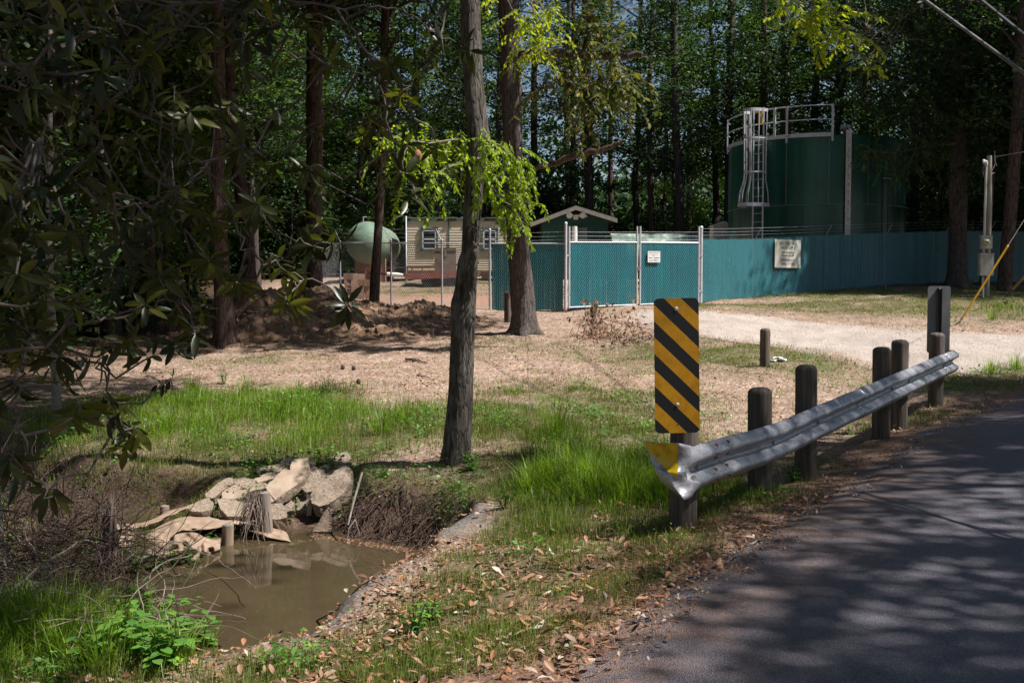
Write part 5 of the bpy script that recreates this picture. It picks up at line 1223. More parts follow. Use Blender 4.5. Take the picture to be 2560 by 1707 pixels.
PR['b2'] = proto('broadleaf_tree', 2, 15, .14, 2.0, 3.0, 130, 110, .19, LM['dark'], M['bark_far'])
PR['b3'] = proto('broadleaf_tree', 3, 12, .11, 1.6, 2.4, 100, 110, .18, LM['mid'], M['bark_far'])
PR['b4'] = proto('broadleaf_tree', 4, 19, .2, 5.0, 3.9, 150, 110, .2, LM['dark'], M['bark_far'])
PR['s1'] = proto('understory_shrub', 5, 4.2, .05, .3, 1.7, 46, 90, .15, LM['dark'], M['bark_far'], crad=(.35, .8))
PR['s2'] = proto('understory_shrub', 6, 3.0, .04, .2, 1.5, 34, 90, .14, LM['mid'], M['bark_far'], crad=(.35, .8))
PR['p1'] = pine_proto('pine_tree', 7, 24, .24, 10, 3.6)
PR['p2'] = pine_proto('pine_tree', 8, 21, .2, 7, 3.2)
used = set()
def plant(key, x, y, s=1.0, label=None, group=None, cat='tree', name=None, rz=None, lightmat=None):
    src = PR[key]
    if key not in used: o = src; used.add(key)
    else: o = copy_tree(src)
    if name: o.name = name
    o.location = (x, y, gz1(x, y) - .05); o.scale = (s, s, s); o.rotation_euler = (0, 0, random.uniform(0, 6.28) if rz is None else rz)
    if lightmat:
        for ch in o.children:
            if ch.name.startswith('crown'): ch.material_slots[0].link = 'OBJECT'; ch.material_slots[0].material = lightmat
    tag(o, label, cat, group); return o
LM['light'] = leafmat('leaf_light', [(.03, .06, .012), (.06, .12, .02), (.11, .18, .03), (.2, .28, .05)], .45, .5, .3)
random.seed(21)
# ---- woodland behind the yard and the tank
GLAB = {'b1': 'leafy mid-green woodland tree in the mass behind the yard', 'b2': 'dark leafy woodland tree in the mass behind the yard', 'b3': 'smaller leafy woodland tree in the mass behind the yard', 'b4': 'tall dark woodland tree in the mass behind the yard',
        's1': 'dark undergrowth shrub at the foot of the back woodland', 's2': 'low green undergrowth shrub at the foot of the back woodland', 'p1': 'tall pine rising out of the back woodland', 'p2': 'medium pine rising out of the back woodland'}
LLAB = {'b1': 'leafy tree in the dark wood on the left', 'b2': 'dark leafy tree in the dark wood on the left', 'b3': 'smaller leafy tree in the dark wood on the left', 'b4': 'tall dark tree in the dark wood on the left',
        's1': 'dark shrub under the trees on the left', 's2': 'low green shrub under the trees on the left', 'p1': 'tall pine in the dark wood on the left', 'p2': 'medium pine in the dark wood on the left'}
RLAB = {'b1': 'leafy tree standing right of the service pole', 'b2': 'dark tree right of the service pole', 'b3': 'small tree right of the service pole', 'b4': 'tall dark tree right of the service pole', 'p1': 'tall pine right of the service pole', 'p2': 'pine right of the service pole', 's1': 'dark shrub right of the service pole', 's2': 'low shrub right of the service pole'}
def blocked(x, y):
    if (x - TC.x) ** 2 + (y - TC.y) ** 2 < 4.8 ** 2: return True
    if -8 < x < 12 and y < 50: return True
    if 4 <= x < 16.5 and y < 45.5: return True
    return False
cells = []
for y0, dy, n in ((50, 2.5, 17), (54, 3, 16), (59, 3, 14), (65, 4, 14), (72, 5, 12)):
    for i in range(n):
        t = (i + random.uniform(.1, .9)) / n; y = y0 + random.uniform(0, dy); x = (-.62 + 1.25 * t) * y
        if blocked(x, y): continue
        k_ = random.choice(['b1', 'b4', 'b3', 'b4', 'b2', 'p2', 'p1', 'p2', 'b4'])
        if y0 < 50 and k_ in ('b4',): k_ = 'b2'
        plant(k_, x, y, random.uniform(.82, 1.15), GLAB[k_], 'back woodland trees', lightmat=(LM['light'] if k_[0] == 'b' and random.random() < .3 else None))
for i in range(70):
    y = random.uniform(47, 60); x = random.uniform(-.6, .6) * y
    if blocked(x, y): continue
    k_ = random.choice(['s1', 's2', 's1']); plant(k_, x, y, random.uniform(.8, 1.5), GLAB[k_], 'back woodland undergrowth', 'shrub')
# ---- dark wood on the left
for i in range(95):
    for _ in range(30):
        y = random.uniform(17, 48); x = random.uniform(-.72 * y - 3, -.18 * y - 2.2)
        lim = -8.8 if y < 30 else -9.6
        if x < lim - max(0, (22 - y)) * .12: break
    else: continue
    k_ = random.choice(['b4', 'p1', 'b4', 'p2', 'b4', 'b2'] if y < 33 else ['b1', 'b2', 'b4', 'p1', 'b4'])
    plant(k_, x, y, random.uniform(.8, 1.15), LLAB[k_], 'trees of the dark wood on the left')
for i in range(24):
    y = random.uniform(19, 46); x = random.uniform(-.6 * y, min(-8.2, -.27 * y)); k_ = random.choice(['s1', 's2', 's1'])
    plant(k_, x, y, random.uniform(.8, 1.4), LLAB[k_], 'shrubs of the dark wood on the left', 'shrub')
# ---- trees on the right, past the road and the pole (they shade road and tank)
for x, y, k_, s in ((19, 41, 'b4', 1.0), (21.5, 44, 'b1', 1), (17.5, 45.5, 'b2', 1.0), (24, 39.8, 'b4', 1), (27, 43, 'b2', 1), (22, 47, 'p1', 1), (18.5, 49, 'b1', 1.1), (20.5, 35, 'b4', 1.0), (21, 31.5, 'b1', .95), (26, 35, 'b4', 1), (23.5, 29, 'b4', 1), (24, 33, 'b1', 1.1), (20, 38.6, 'b1', 1),
                    (16.2, 43, 'p2', .95), (30, 30, 'b2', 1), (19.6, 38.9, 's1', 1.2), (22, 39.3, 's2', 1.4), (17.5, 40.3, 's1', 1.2), (16.6, 41.5, 's1', 1.3)):
    plant(k_, x, y, s, RLAB[k_], 'trees and shrubs right of the service pole', 'shrub' if k_[0] == 's' else 'tree')
# ---- roadside trees beyond the right edge, whose crowns throw the dappled shade on the road
for x, y, k_, s in ((13.8, 8.5, 'b1', .8), (10.5, -.5, 'b1', .9), (9.5, -5, 'b4', .9), (15.5, 12.5, 'b4', .75), (13, -3, 'b2', 1)):
    plant(k_, x, y, s, 'roadside tree beyond the right kerb, throwing dappled shade on the road', 'roadside trees out on the right')

ROADSIDE = [(10.2, 3.0, -.6, 'first'), (9.0, -.8, -.6, 'second'), (12.0, 6.6, -1.9, 'third'), (14.6, 9.8, -2.4, 'fourth'), (17.0, 12.2, -2.2, 'fifth')]
# ---- far wood filling the gaps
rng = np.random.default_rng(5); n = 150000
yy = rng.uniform(76, 100, n); xx = rng.uniform(-1.0, 1.0, n) * yy * .85; hh = 10 + 5 * fbm(xx * .12, yy * .12, seed=4); zz = rng.uniform(0, 1, n) ** 1.2 * hh
keep = fbm(xx * .35, yy * .2, zz * .35, seed=6) > np.where(zz < 5, -.6, -.12); P = np.stack([xx, yy, zz + 2.4], -1)[keep]; D = rdir(len(P), rng); L = rng.uniform(.4, .9, len(P))
o = leafobj('distant_wood', leaf4(P, D, frames(D, rng, .4), L, L * .6), rng.normal(.45, .2, len(P)), LM['dark']); tag(o, 'far mass of woodland foliage closing the view', 'woodland', kind='stuff')

# ================================================================== INDIVIDUAL TRUNKS TAKEN FROM THE PHOTOGRAPH
def big_trunk(name, outline, Y, mt, label, topz=14, nseg=170, nr=44, rough=.05, knots=(), crown=None, seed=3, flare=.25):
    """outline: list of (y, xl, xr) in overview coordinates, top to bottom"""
    ys = [o_[0] for o_ in outline]; base = outline[-1]; bx = (base[1] + base[2]) / 2
    g = gground(bx * 1.0884, base[0] * 1.0884); Yt = g.y if Y is None else Y
    zb = gz1(W(bx * 1.0884, 700, Yt).x, Yt)
    C = []; Rr = []; Z = []
    for (y, xl, xr) in outline:
        c = W((xl + xr) / 2 * 1.0884, y * 1.0884, Yt); C.append((c.x, Yt + 0.0)); Z.append(c.z); Rr.append((xr - xl) * 1.0884 / F * Yt / 2)
    Z = np.array(Z[::-1]); Cx = np.array([c[0] for c in C[::-1]]); Rr = np.array(Rr[::-1]); Z[0] = zb
    dzdx = (Cx[-1] - Cx[-3]) / (Z[-1] - Z[-3] + 1e-6)
    Zf = np.append(Z, topz); Cxf = np.append(Cx, Cx[-1] + dzdx * .5 * (topz - Z[-1])); Rf = np.append(Rr, Rr[-1] * .72)
    zs = np.concatenate([np.linspace(zb - .35, Z[-1], nseg), np.linspace(Z[-1], topz, 22)[1:]])
    x = np.interp(zs, Zf, Cxf); r = np.interp(zs, Zf, Rf); r = r * (1 + flare * np.exp(-(zs - zb) / .18))
    yb = Yt + .05 * np.sin(zs * .8 + seed)
    A = np.linspace(0, 2 * np.pi, nr, endpoint=False); ZZ, AA = np.meshgrid(zs, A, indexing='ij')
    q = r.mean(); ca, sa = np.cos(AA), np.sin(AA)
    ridge = np.abs(vnoise(ca * 5.0 + 9, sa * 5.0 + 3, ZZ * 2.2 / max(q * 4, .5), seed)) * 1.0 + .6 * np.abs(vnoise(ca * 10 + 2, sa * 10, ZZ * 5, seed + 5))
    lump = fbm(ca * 1.2 + 5, sa * 1.2, ZZ * 1.3, 3, seed + 9)
    Rm = r[:, None] * (1 + rough * lump * 2.0 - rough * 1.6 * (1 - ridge) ** 2 + rough * .4)
    Rm = Rm * (1 + .16 * np.exp(-(ZZ - zb) / .12) * np.cos(AA * 5 + seed))
    for kz, ka, kr, kh in knots: Rm = Rm + kh * np.exp(-((ZZ - kz) / kr) ** 2) * np.exp(-(np.angle(np.exp(1j * (AA - ka))) / .55) ** 2)
    V = np.stack([x[:, None] + Rm * ca, yb[:, None] + Rm * sa, ZZ], -1).reshape(-1, 3)
    n = len(zs); i = np.arange(n - 1)[:, None]; j = np.arange(nr)[None]; j2 = (j + 1) % nr
    Fq = np.stack([i * nr + j, i * nr + j2, (i + 1) * nr + j2, (i + 1) * nr + j], -1).reshape(-1, 4)
    root = empty(name, (float(np.interp(zb, zs, x)), Yt, zb)); tag(root, label, 'tree')
    tr_ = world_to(link('trunk', np_mesh('trunk', V, Fq, True), mt), root)
    root['_'] = 0; del root['_']
    return root, Yt, (lambda z: Vector((float(np.interp(z, zs, x)), Yt, z)))
def high_crown(root, at_in, z0, z1, R, ncl, per, size, lm, seed, nm='crown', crad=(.5, 1.1), clip=None, shift=(0, 0, 0)):
    at = (lambda z: at_in(z) + Vector(shift))
    rng = np.random.default_rng(seed); mb = MB(); C = []
    for i in range(ncl):
        z = rng.uniform(z0, z1); t = (z - z0) / (z1 - z0); rr = R * math.sin(math.pi * (t * .85 + .1)) ** .6 * rng.uniform(.2, 1) ** .6; a = rng.uniform(0, 6.28); p0 = at_in(min(z - rr * .3, z1)); pc_ = at(z); c = Vector((pc_.x + rr * math.cos(a), pc_.y + rr * math.sin(a), z))
        if clip and not clip(c): continue
        C.append(tuple(c))
        if i % 2 == 0: mb.tube([p0, p0.lerp(c, .5) + Vector((0, 0, .2)), c], [.06, .035, .012], 4, cap=False)
    geo, tone = cluster_leaves(np.array(C), rng.uniform(*crad, len(C)), per, size, rng); world_to(leafobj(nm, geo, tone, lm), root); world_to(mb.build('limbs', M['bark_far']), root)
T1, Y1, at1 = big_trunk('shade_tree', [(0, 1057, 1103), (60, 1058, 1104), (120, 1061, 1106), (180, 1066, 1108), (250, 1070, 1117), (320, 1073, 1121), (380, 1071, 1116), (440, 1067, 1110), (500, 1064, 1106), (560, 1061, 1100), (580, 1060, 1099), (600, 1052, 1098), (660, 1046, 1094), (700, 1040, 1093), (800, 1036, 1090), (900, 1031, 1087), (960, 1024, 1085), (1010, 1019, 1083), (1058, 1017, 1084)],
   None, M['bark_oak'], 'nearest slim grey trunk with knots rising from the pond bank in the centre', 13, 240, 56, .05, knots=((W(1170, 630, 10.3).z, -1.2, .10, .035), (W(1170, 690, 10.3).z, -1.9, .07, .03), (W(1140, 760, 10.3).z, 3.6, .09, .02), (W(1200, 350, 10.3).z, .1, .12, .025)), flare=.08)
T2, Y2, at2 = big_trunk('shade_tree', [(0, 1143, 1190), (100, 1146, 1193), (200, 1151, 1196), (300, 1156, 1199), (400, 1160, 1203), (500, 1163, 1211), (560, 1165, 1215), (620, 1169, 1221), (680, 1173, 1228), (720, 1175, 1232), (752, 1172, 1237), (764, 1168, 1242)],
   None, M['bark_gray'], 'stout grey furrowed trunk standing in front of the teal fence left of the gate', 17, 200, 60, .045, flare=.12, seed=8)
high_crown(T1, at1, 8.0, 13.5, 4.2, 120, 90, .24, LM['mid'], 31, shift=(-1.8, 2.6, 0))
high_crown(T2, at2, 8.8, 16, 5.3, 170, 95, .26, LM['mid'], 32, shift=(2.0, .5, 0))
for i_, (x_, y_, sh_, w_) in enumerate(ROADSIDE):
    e_ = empty('roadside_tree', (x_, y_, gz1(x_, y_))); tag(e_, w_ + ' tree leaning over the road from beyond its right side', 'tree', 'trees leaning over the road')
    mb = MB(); mb.tube([Vector((x_, y_, gz1(x_, y_) - .2)), Vector((x_ - .1, y_, 3)), Vector((x_ + sh_ * .5, y_, 6.5)), Vector((x_ + sh_, y_, 10.5))], [.19, .16, .12, .03], 12); world_to(mb.build('trunk', M['bark_gray']), e_)
    high_crown(e_, lambda z: Vector((x_ + min(1, max(0, (z - 3) / 7)) * sh_, y_, z)), 6.2, 11.2, 2.8, [88, 84, 62, 52, 62][i_], 80, .2, LM['mid'], 950 + i_, shift=(sh_ * .4, 0, 0), crad=(.4, .9))
# broken limbs on the second tree
def limb(root, P, R_, mt, nm='limb', n=10, jit=.02):
    P = [Vector(p) for p in P]; Q = []; rr = []
    for a in range(len(P) - 1):
        for t in np.linspace(0, 1, 7)[:-1]: Q.append(P[a].lerp(P[a + 1], t) + Vector(RNG.normal(0, jit, 3))); rr.append((R_[a] + (R_[a + 1] - R_[a]) * t) * (1 + RNG.normal(0, .07)))
    Q.append(P[-1]); rr.append(R_[-1]); mb = MB(); mb.tube(Q, rr, n); return world_to(mb.build(nm, mt), root)
def ovW(x, y, Y): return W(x * 1.0884, y * 1.0884, Y)
limb(T2, [ovW(1195, 128, Y2), ovW(1260, 124, Y2 - .5), ovW(1370, 130, Y2 - .9), ovW(1420, 128, Y2 - 1.1), ovW(1476, 127, Y2 - 1.2)], [.10, .085, .085, .075, .055], M['bark_pine'])
limb(T2, [ovW(1215, 392, Y2), ovW(1260, 378, Y2 - .3), ovW(1325, 357, Y2 - .6), ovW(1380, 345, Y2 - .8), ovW(1430, 324, Y2 - .9)], [.05, .07, .075, .06, .04], M['bark_pine'])
limb(T2, [ovW(1345, 132, Y2 - .9), ovW(1325, 185, Y2 - 1), ovW(1295, 225, Y2 - 1.2)], [.03, .025, .015], M['bark_pine'])
limb(T2, [ovW(1378, 150, Y2 - .9), ovW(1380, 228, Y2 - .9)], [.04, .02], M['bark_pine'])
# other trunks: outline, distance, bark, label
OT = [([(0, 482, 512), (150, 483, 514), (300, 485, 516), (450, 488, 519), (600, 492, 527), (720, 494, 537), (786, 492, 543)], None, 'bark_pine', 'pine_tree', 'straight purplish pine trunk left of the dirt heap, nearest of the left wood'),
      ([(60, 706, 742), (150, 704, 740), (300, 703, 740), (450, 703, 740), (600, 703, 740), (690, 700, 744)], 30.0, 'bark_pine', 'pine_tree', 'straight pine trunk behind the dirt heap, right of the purplish one'),
      ([(0, 877, 897), (150, 874, 893), (300, 871, 889), (440, 864, 883), (560, 857, 877), (640, 850, 874), (698, 847, 871)], 28.0, 'bark_pine', 'broadleaf_tree', 'thin dark leaning trunk against the bare chain-link fence'),
      ([(0, 278, 300), (200, 282, 304), (400, 284, 306), (600, 286, 310), (790, 288, 316)], 27.0, 'bark_pine', 'pine_tree', 'pale-patched pine trunk far up in the dark left wood'),
      ([(0, 508, 538), (250, 512, 541), (500, 548, 580), (600, 552, 586), (705, 554, 592)], 29.0, 'bark_pine', 'pine_tree', 'dark pine trunk just right of the purplish one, leaning'),
      ([(0, 2194, 2228), (200, 2190, 2224), (350, 2184, 2220), (450, 2180, 2219), (560, 2179, 2219), (630, 2177, 2222), (655, 2172, 2228)], 35.3, 'bark_gray', 'broadleaf_tree', 'thick grey trunk in front of the dark fence left of the service pole'),
      ([(0, 2338, 2372), (200, 2328, 2356), (350, 2318, 2346), (500, 2304, 2332), (640, 2290, 2322)], 33.0, 'bark_pine', 'pine_tree', 'dark reddish trunk behind the yellow guy guard'),
      ([(120, 2300, 2316), (250, 2285, 2300), (350, 2276, 2290), (500, 2262, 2279), (655, 2248, 2268)], 35.5, 'bark_pine', 'pine_tree', 'thin dark trunk right behind the service pole'),
      ([(90, 1929, 1946), (200, 1924, 1939), (300, 1916, 1930), (420, 1910, 1928), (600, 1905, 1926)], 46.5, 'bark_far', 'broadleaf_tree', 'slim curved trunk just behind the top of the water tank'),
      ([(0, 1795, 1809), (150, 1793, 1808), (300, 1791, 1806), (600, 1788, 1806)], 48.0, 'bark_far', 'pine_tree', 'straight dark trunk behind the ladder side of the tank'),
      ([(0, 1672, 1690), (200, 1668, 1684), (400, 1664, 1682), (600, 1660, 1682)], 50.0, 'bark_far', 'pine_tree', 'straight dark trunk left of the tank railing'),
      ([(120, 1540, 1558), (300, 1545, 1562), (420, 1551, 1570), (600, 1549, 1574)], 49.0, 'bark_far', 'broadleaf_tree', 'dark trunk behind the gate, forked with a thinner stem'),
      ([(250, 1345, 1358), (400, 1347, 1362), (600, 1346, 1366)], 52.0, 'bark_far', 'broadleaf_tree', 'dark trunk behind the green shed roof'),
      ([(380, 112, 124), (560, 108, 124), (700, 112, 128), (790, 116, 134), (880, 118, 138), (968, 118, 142)], None, 'twig', 'sapling', 'slim pale sapling stem by the upstream water at the left edge')]
for i, (ol, Y_, bk, nm, lab) in enumerate(OT):
    fore = ol[-1][0] < 700 and Y_ and Y_ > 44
    r_, yt, at_ = big_trunk(nm, ol, Y_, M[bk], lab, {13: 6.5}.get(i, 15 + (i % 3) * 1.5), 70 if not fore else 30, 26 if not fore else 12, .05, seed=40 + i, flare=.1)
    if i == 13: high_crown(r_, at_, 3.6, 6.5, 1.2, 22, 50, .09, LM['dark'], 60 + i, crad=(.3, .6))
    elif i in (0, 1, 3, 4): high_crown(r_, at_, 9.8, 16.5, 5.0, 150, 105, .28, LM['dark'], 60 + i, shift=(1.2, -.5, 0))
    elif i in (5, 6, 7): high_crown(r_, at_, 7.2 if i == 5 else 6.0, 15, 3.0, 80, 100, .16, LM['dark'], 60 + i)
    elif i == 2: high_crown(r_, at_, 5.2, 11, 2.0, 46, 90, .13, LM['dark'], 60 + i)
    else: high_crown(r_, at_, 7, 15, 2.6, 60, 90, .2, LM['dark'] if i % 2 else LM['mid'], 60 + i)

# ================================================================== SPRAYS OF FINE LEAVES ON TWIGS
def sprays(root, starts, n_tw, Lr, leafL, lm, seed, bark, pull=(0, 0, -1), spread=.8, per=26, asp=.5, nm='spray', dirs=None, tw_r=.004, main=None):
    """twigs leave given branch points and carry two rows of small leaves"""
    rng = np.random.default_rng(seed); mb = MB(); P = []; D = []
    if main: 
        for (pp, r0, r1) in main: mb.tube(pp, list(np.linspace(r0, r1, len(pp))), 6)
    for i in range(n_tw):
        k_ = rng.integers(len(starts)); s = Vector(starts[k_]) + Vector(rng.normal(0, .05, 3)); d = Vector(dirs[k_]) if dirs is not None else Vector(rng.normal(0, 1, 3)); d = (d.normalized() + Vector(rng.normal(0, spread, 3)) * .6).normalized()
        L = rng.uniform(*Lr); pts_ = [s]; nn = 9
        for q in range(nn):
            d = (d + Vector(pull) * .13 + Vector(rng.normal(0, .12, 3))).normalized(); pts_.append(pts_[-1] + d * L / nn)
        mb.tube(pts_, list(np.linspace(tw_r, tw_r * .35, len(pts_))), 3, cap=False)
        m_ = int(per * L / Lr[1])
        for q in range(m_):
            t = (q + .5) / m_ * nn; a = int(t); p = pts_[a].lerp(pts_[a + 1], t - a); ax = (pts_[a + 1] - pts_[a]).normalized(); side = ax.cross(Vector((0, 0, 1))).normalized() * (1 if q % 2 else -1)
            P.append(tuple(p)); D.append(tuple((ax * .7 + side + Vector(rng.normal(0, .3, 3)) + Vector((0, 0, -.25))).normalized()))
    P = np.array(P); D = np.array(D); n = len(P); L = leafL * rng.uniform(.6, 1.25, n); Nn = frames(D, rng, .55)
    o1 = world_to(leafobj(nm + '_leaves', leaf8(P, D, Nn, L, L * asp, .2, .25), rng.normal(.5, .25, n), lm), root); o2 = world_to(mb.build(nm + '_twigs', bark), root); return o1, o2
Yb = Y1
br1 = [at1(W(1150, 350, Yb).z), ovW(1040, 322, Yb - .1), ovW(985, 330, Yb - .2), ovW(930, 320, Yb - .3), ovW(885, 330, Yb - .3)]
br2 = [at1(W(1150, 360, Yb).z), ovW(1110, 322, Yb - .3), ovW(1150, 335, Yb - .4), ovW(1180, 365, Yb - .4), ovW(1200, 410, Yb - .4)]
br3 = [at1(W(1150, 390, Yb).z), ovW(1100, 370, Yb - .3), ovW(1120, 410, Yb - .4), ovW(1150, 460, Yb - .4), ovW(1190, 480, Yb - .4)]
br4 = [at1(W(1150, 400, Yb).z), ovW(1040, 380, Yb - .2), ovW(1000, 400, Yb - .3), ovW(960, 400, Yb - .3)]
sprays(T1, br1[1:] + br4[1:], 48, (.22, .5), .058, LM['fresh'], 71, M['twig'], spread=1.0, per=26, main=[(br1, .016, .005), (br4, .012, .004)])
sprays(T1, br2[1:] + br3[1:], 62, (.2, .48), .056, LM['fresh'], 72, M['twig'], spread=.9, per=28, main=[(br2, .016, .005), (br3, .014, .004)], dirs=[(.5, 0, -.6)] * 8, nm='sunlit_spray')
# hanging sprays from the second tree, high in the middle
hs = [ovW(x, y, 14.5) for x, y in ((1160, -10), (1190, 20), (1220, 10), (1250, 60), (1280, 90), (1240, 110), (1200, 70), (1270, 20))]
hp = [[ovW(1190, -260, 14.5), ovW(1180, -100, 14.5), hs[0], hs[6]], [ovW(1190, -260, 14.5), ovW(1230, -80, 14.5), hs[2], hs[3], hs[4]]]
sprays(T2, hs, 46, (.4, .85), .075, LM['gold'], 73, M['twig'], spread=.9, per=22, main=[(p, .02, .006) for p in hp], nm='hanging_spray')
hs = [ovW(x, y, 20) for x, y in ((1250, 130), (1300, 180), (1360, 190), (1400, 160), (1420, 200), (1340, 130), (1380, 90), (1300, 90), (1330, 230), (1440, 170), (1250, 190), (1270, 60), (1400, 60), (1350, 30), (1430, 100))]
sprays(T2, hs, 90, (.5, 1.3), .13, LM['olive'], 74, M['twig'], spread=1.2, per=24, nm='olive_spray', tw_r=.006)
# overhanging branch with bare twigs, upper right: belongs to a tree out of frame
ob = empty('overhanging_tree', (6.5, 9.0, gz1(6.5, 9.0))); tag(ob, 'yellow-green branch with bare twig ends hanging in from the top right of centre', 'tree')
OB = [Vector((6.2, 8.6, 7.0)), ovW(2150, -260, 9.5), ovW(1990, -110, 9.6), ovW(1890, -20, 9.7), ovW(1860, 20, 9.8)]
mb = MB(); mb.tube([Vector((6.5, 9, gz1(6.5, 9) - .2)), Vector((6.5, 9, 3)), Vector((6.4, 8.8, 5.5)), Vector((6.2, 8.6, 7)), Vector((6.4, 8.7, 10.5))], [.14, .12, .1, .08, .02], 14)
hs = [ovW(x, y, 9.7) for x, y in ((1800, -10), (1840, 10), (1870, 30), (1900, 50), (1930, 60), (1890, 70), (1950, 90), (1860, 50), (1830, 30), (1910, 20))]
hb = [[OB[3], ovW(1930, 50, 9.7), ovW(1965, 110, 9.7), ovW(1990, 150, 9.7)], [OB[3], ovW(1850, 10, 9.7), ovW(1810, 0, 9.7)], [OB[2], ovW(1950, 20, 9.7), ovW(1990, 60, 9.7), ovW(2040, 80, 9.7)]]
sprays(ob, hs, 46, (.18, .42), .06, LM['gold'], 75, M['twig'], spread=1.1, per=22, main=[(OB, .05, .012)] + [(p, .011, .003) for p in hb], nm='spray', tw_r=.003)
sprays(ob, [ovW(1965, 110, 9.7), ovW(1990, 150, 9.7)], 9, (.1, .25), .06, LM['gold'], 76, M['twig'], per=12, nm='tip_spray', tw_r=.003)
root_t = world_to(link('trunk', mb.mesh('trunk'), M['bark_gray']), ob)
mb = MB(); rng = np.random.default_rng(77)
for i in range(46):
    s = [hb[0][1], hb[0][2], hb[2][1], hb[2][2], hb[2][3], hb[0][3]][rng.integers(6)]; d = Vector((rng.uniform(-.2, 1), rng.normal(0, .4), rng.normal(-.2, .6))).normalized(); P = [s]; L = rng.uniform(.15, .55)
    for q in range(7): d = (d + Vector(rng.normal(0, .25, 3))).normalized(); P.append(P[-1] + d * L / 7)
    mb.tube(P, list(np.linspace(.004, .0015, 8)), 3, cap=False)
world_to(mb.build('bare_twigs', M['twig']), ob)
# crown foliage of that tree above the frame (keeps it honest from the side)
high_crown(ob, lambda z: Vector((6.4, 8.8, z)), 6.6, 10.5, 2.4, 46, 80, .09, LM['mid'], 78, clip=lambda c: c.z > 1.66 + .30 * c.y + .5)
# dark boughs in front of the right part of the tank, from the thick grey tree
RT = [o for o in bpy.data.objects if o.get('label', '').startswith('thick grey trunk')][0]
hs = [ovW(x, y, 34.6) for x, y in ((2150, 330), (2110, 340), (2070, 350), (2040, 345), (2010, 350), (2090, 370), (2130, 360), (2000, 345), (2050, 375), (2140, 300), (2120, 320), (2170, 350), (2100, 310))]
sprays(RT, hs, 110, (.5, 1.3), .12, LM['mid'], 79, M['twig'], spread=1.1, per=26, nm='bough', tw_r=.008, main=[([ovW(2195, 330, 35), ovW(2120, 338, 34.7), ovW(2050, 352, 34.6), ovW(1990, 348, 34.6)], .04, .01)])
hs = [ovW(x, y, 34.0) for x, y in ((2150, 250), (2100, 200), (2180, 180), (2080, 260), (2230, 230), (2260, 180), (2130, 120), (2050, 180), (2220, 90), (2090, 60), (2180, 30), (2020, 100), (2280, 300), (2250, 360), (2000, 240), (2320, 120), (2340, 240), (1980, 150))]
sprays(RT, hs, 300, (.7, 1.8), .15, LM['dark'], 80, M['bark_far'], spread=1.3, per=30, nm='dark_bough', tw_r=.01)
# ================================================================== MAGNOLIA (big glossy leaves, near left)
mg = empty('magnolia_tree', (-4.6, 3.6, gz1(-4.6, 3.6))); tag(mg, 'southern magnolia with big glossy leaves drooping over the whole left side', 'tree')
rng = np.random.default_rng(101)
def oY(x): return float(np.interp(x, [-100, 0, 300, 600, 1000], [3.2, 3.9, 5.0, 5.6, 6.2]))
mb = MB(); mb.tube([Vector((-4.6, 3.6, gz1(-4.6, 3.6) - .2)), Vector((-4.55, 3.65, 2.0)), Vector((-4.5, 3.7, 4.2)), Vector((-4.3, 3.8, 6.5)), Vector((-4.2, 3.9, 8.5))], [.17, .14, .12, .08, .03], 16)
world_to(mb.build('trunk', M['magnolia_wood']), mg)
tr0 = lambda z: Vector((-4.5, 3.7, z))
# boughs as overview polylines with distances; first point is on the trunk
BG = [([(-60, 700), (60, 640), (130, 560), (240, 450), (330, 465), (400, 440)], [4.2, 4.6, 5.0, 5.2, 5.4, 5.6]),
      ([(-60, 420), (100, 415), (230, 425), (330, 460), (420, 480), (500, 520)], [4.0, 4.4, 4.8, 5.0, 5.2, 5.3]),
      ([(-80, 150), (50, 160), (180, 200), (300, 260), (400, 300), (460, 380), (560, 440), (620, 520), (700, 560)], [3.8, 4.2, 4.6, 4.9, 5.1, 5.2, 5.4, 5.5, 5.6]),
      ([(-80, -60), (200, -20), (420, 10), (590, 5), (640, 60), (700, 110), (760, 150), (830, 170), (930, 200)], [3.9, 4.6, 5.2, 5.5, 5.7, 5.8, 5.9, 6.0, 6.1]),
      ([(200, -60), (500, -40), (760, 10), (870, 20), (950, 35), (1010, 80), (1060, 105)], [4.6, 5.3, 5.8, 6.0, 6.1, 6.2, 6.2]),
      ([(760, 10), (850, 120), (880, 220), (900, 320), (930, 400), (950, 430)], [5.8, 5.9, 6.0, 6.0, 6.1, 6.1]),
      ([(-60, 800), (60, 780), (150, 800), (230, 850), (260, 930), (280, 990)], [4.0, 4.5, 4.9, 5.1, 5.2, 5.2]),
      ([(60, 640), (150, 700), (250, 730), (330, 700), (420, 690), (450, 780)], [4.6, 4.9, 5.1, 5.2, 5.3, 5.3]),
      ([(460, 380), (530, 480), (560, 560), (600, 600), (660, 620), (760, 660), (820, 690)], [5.2, 5.3, 5.4, 5.4, 5.5, 5.6, 5.6]),
      ([(60, 780), (40, 880), (50, 1000), (80, 1090), (120, 1140)], [4.5, 4.3, 4.2, 4.2, 4.2]),
      ([(100, 415), (75, 385), (65, 350), (90, 320)], [4.4, 4.2, 4.0, 3.9])]
ends = []; mb = MB(); allp = []
for pts_, Ys in BG:
    P = [ovW(x, y, Y_) for (x, y), Y_ in zip(pts_, Ys)]; n = len(P); Q = []
    if pts_[0][0] < 0: P = [tr0(P[0].z * .6 + 1.0)] + P
    for i in range(len(P) - 1):
        for t in np.linspace(0, 1, 6)[:-1]: Q.append(cr_interp(P, i + t) + Vector(rng.normal(0, .012, 3)))
    Q.append(P[-1]); mb.tube(Q, list(np.linspace(.008, .004, len(Q))), 7); allp += Q[4:]
    ends.append(Q[-1]); 
boughs = world_to(mb.build('boughs', M['magnolia_wood']), mg)
AP = np.array([tuple(p) for p in allp])
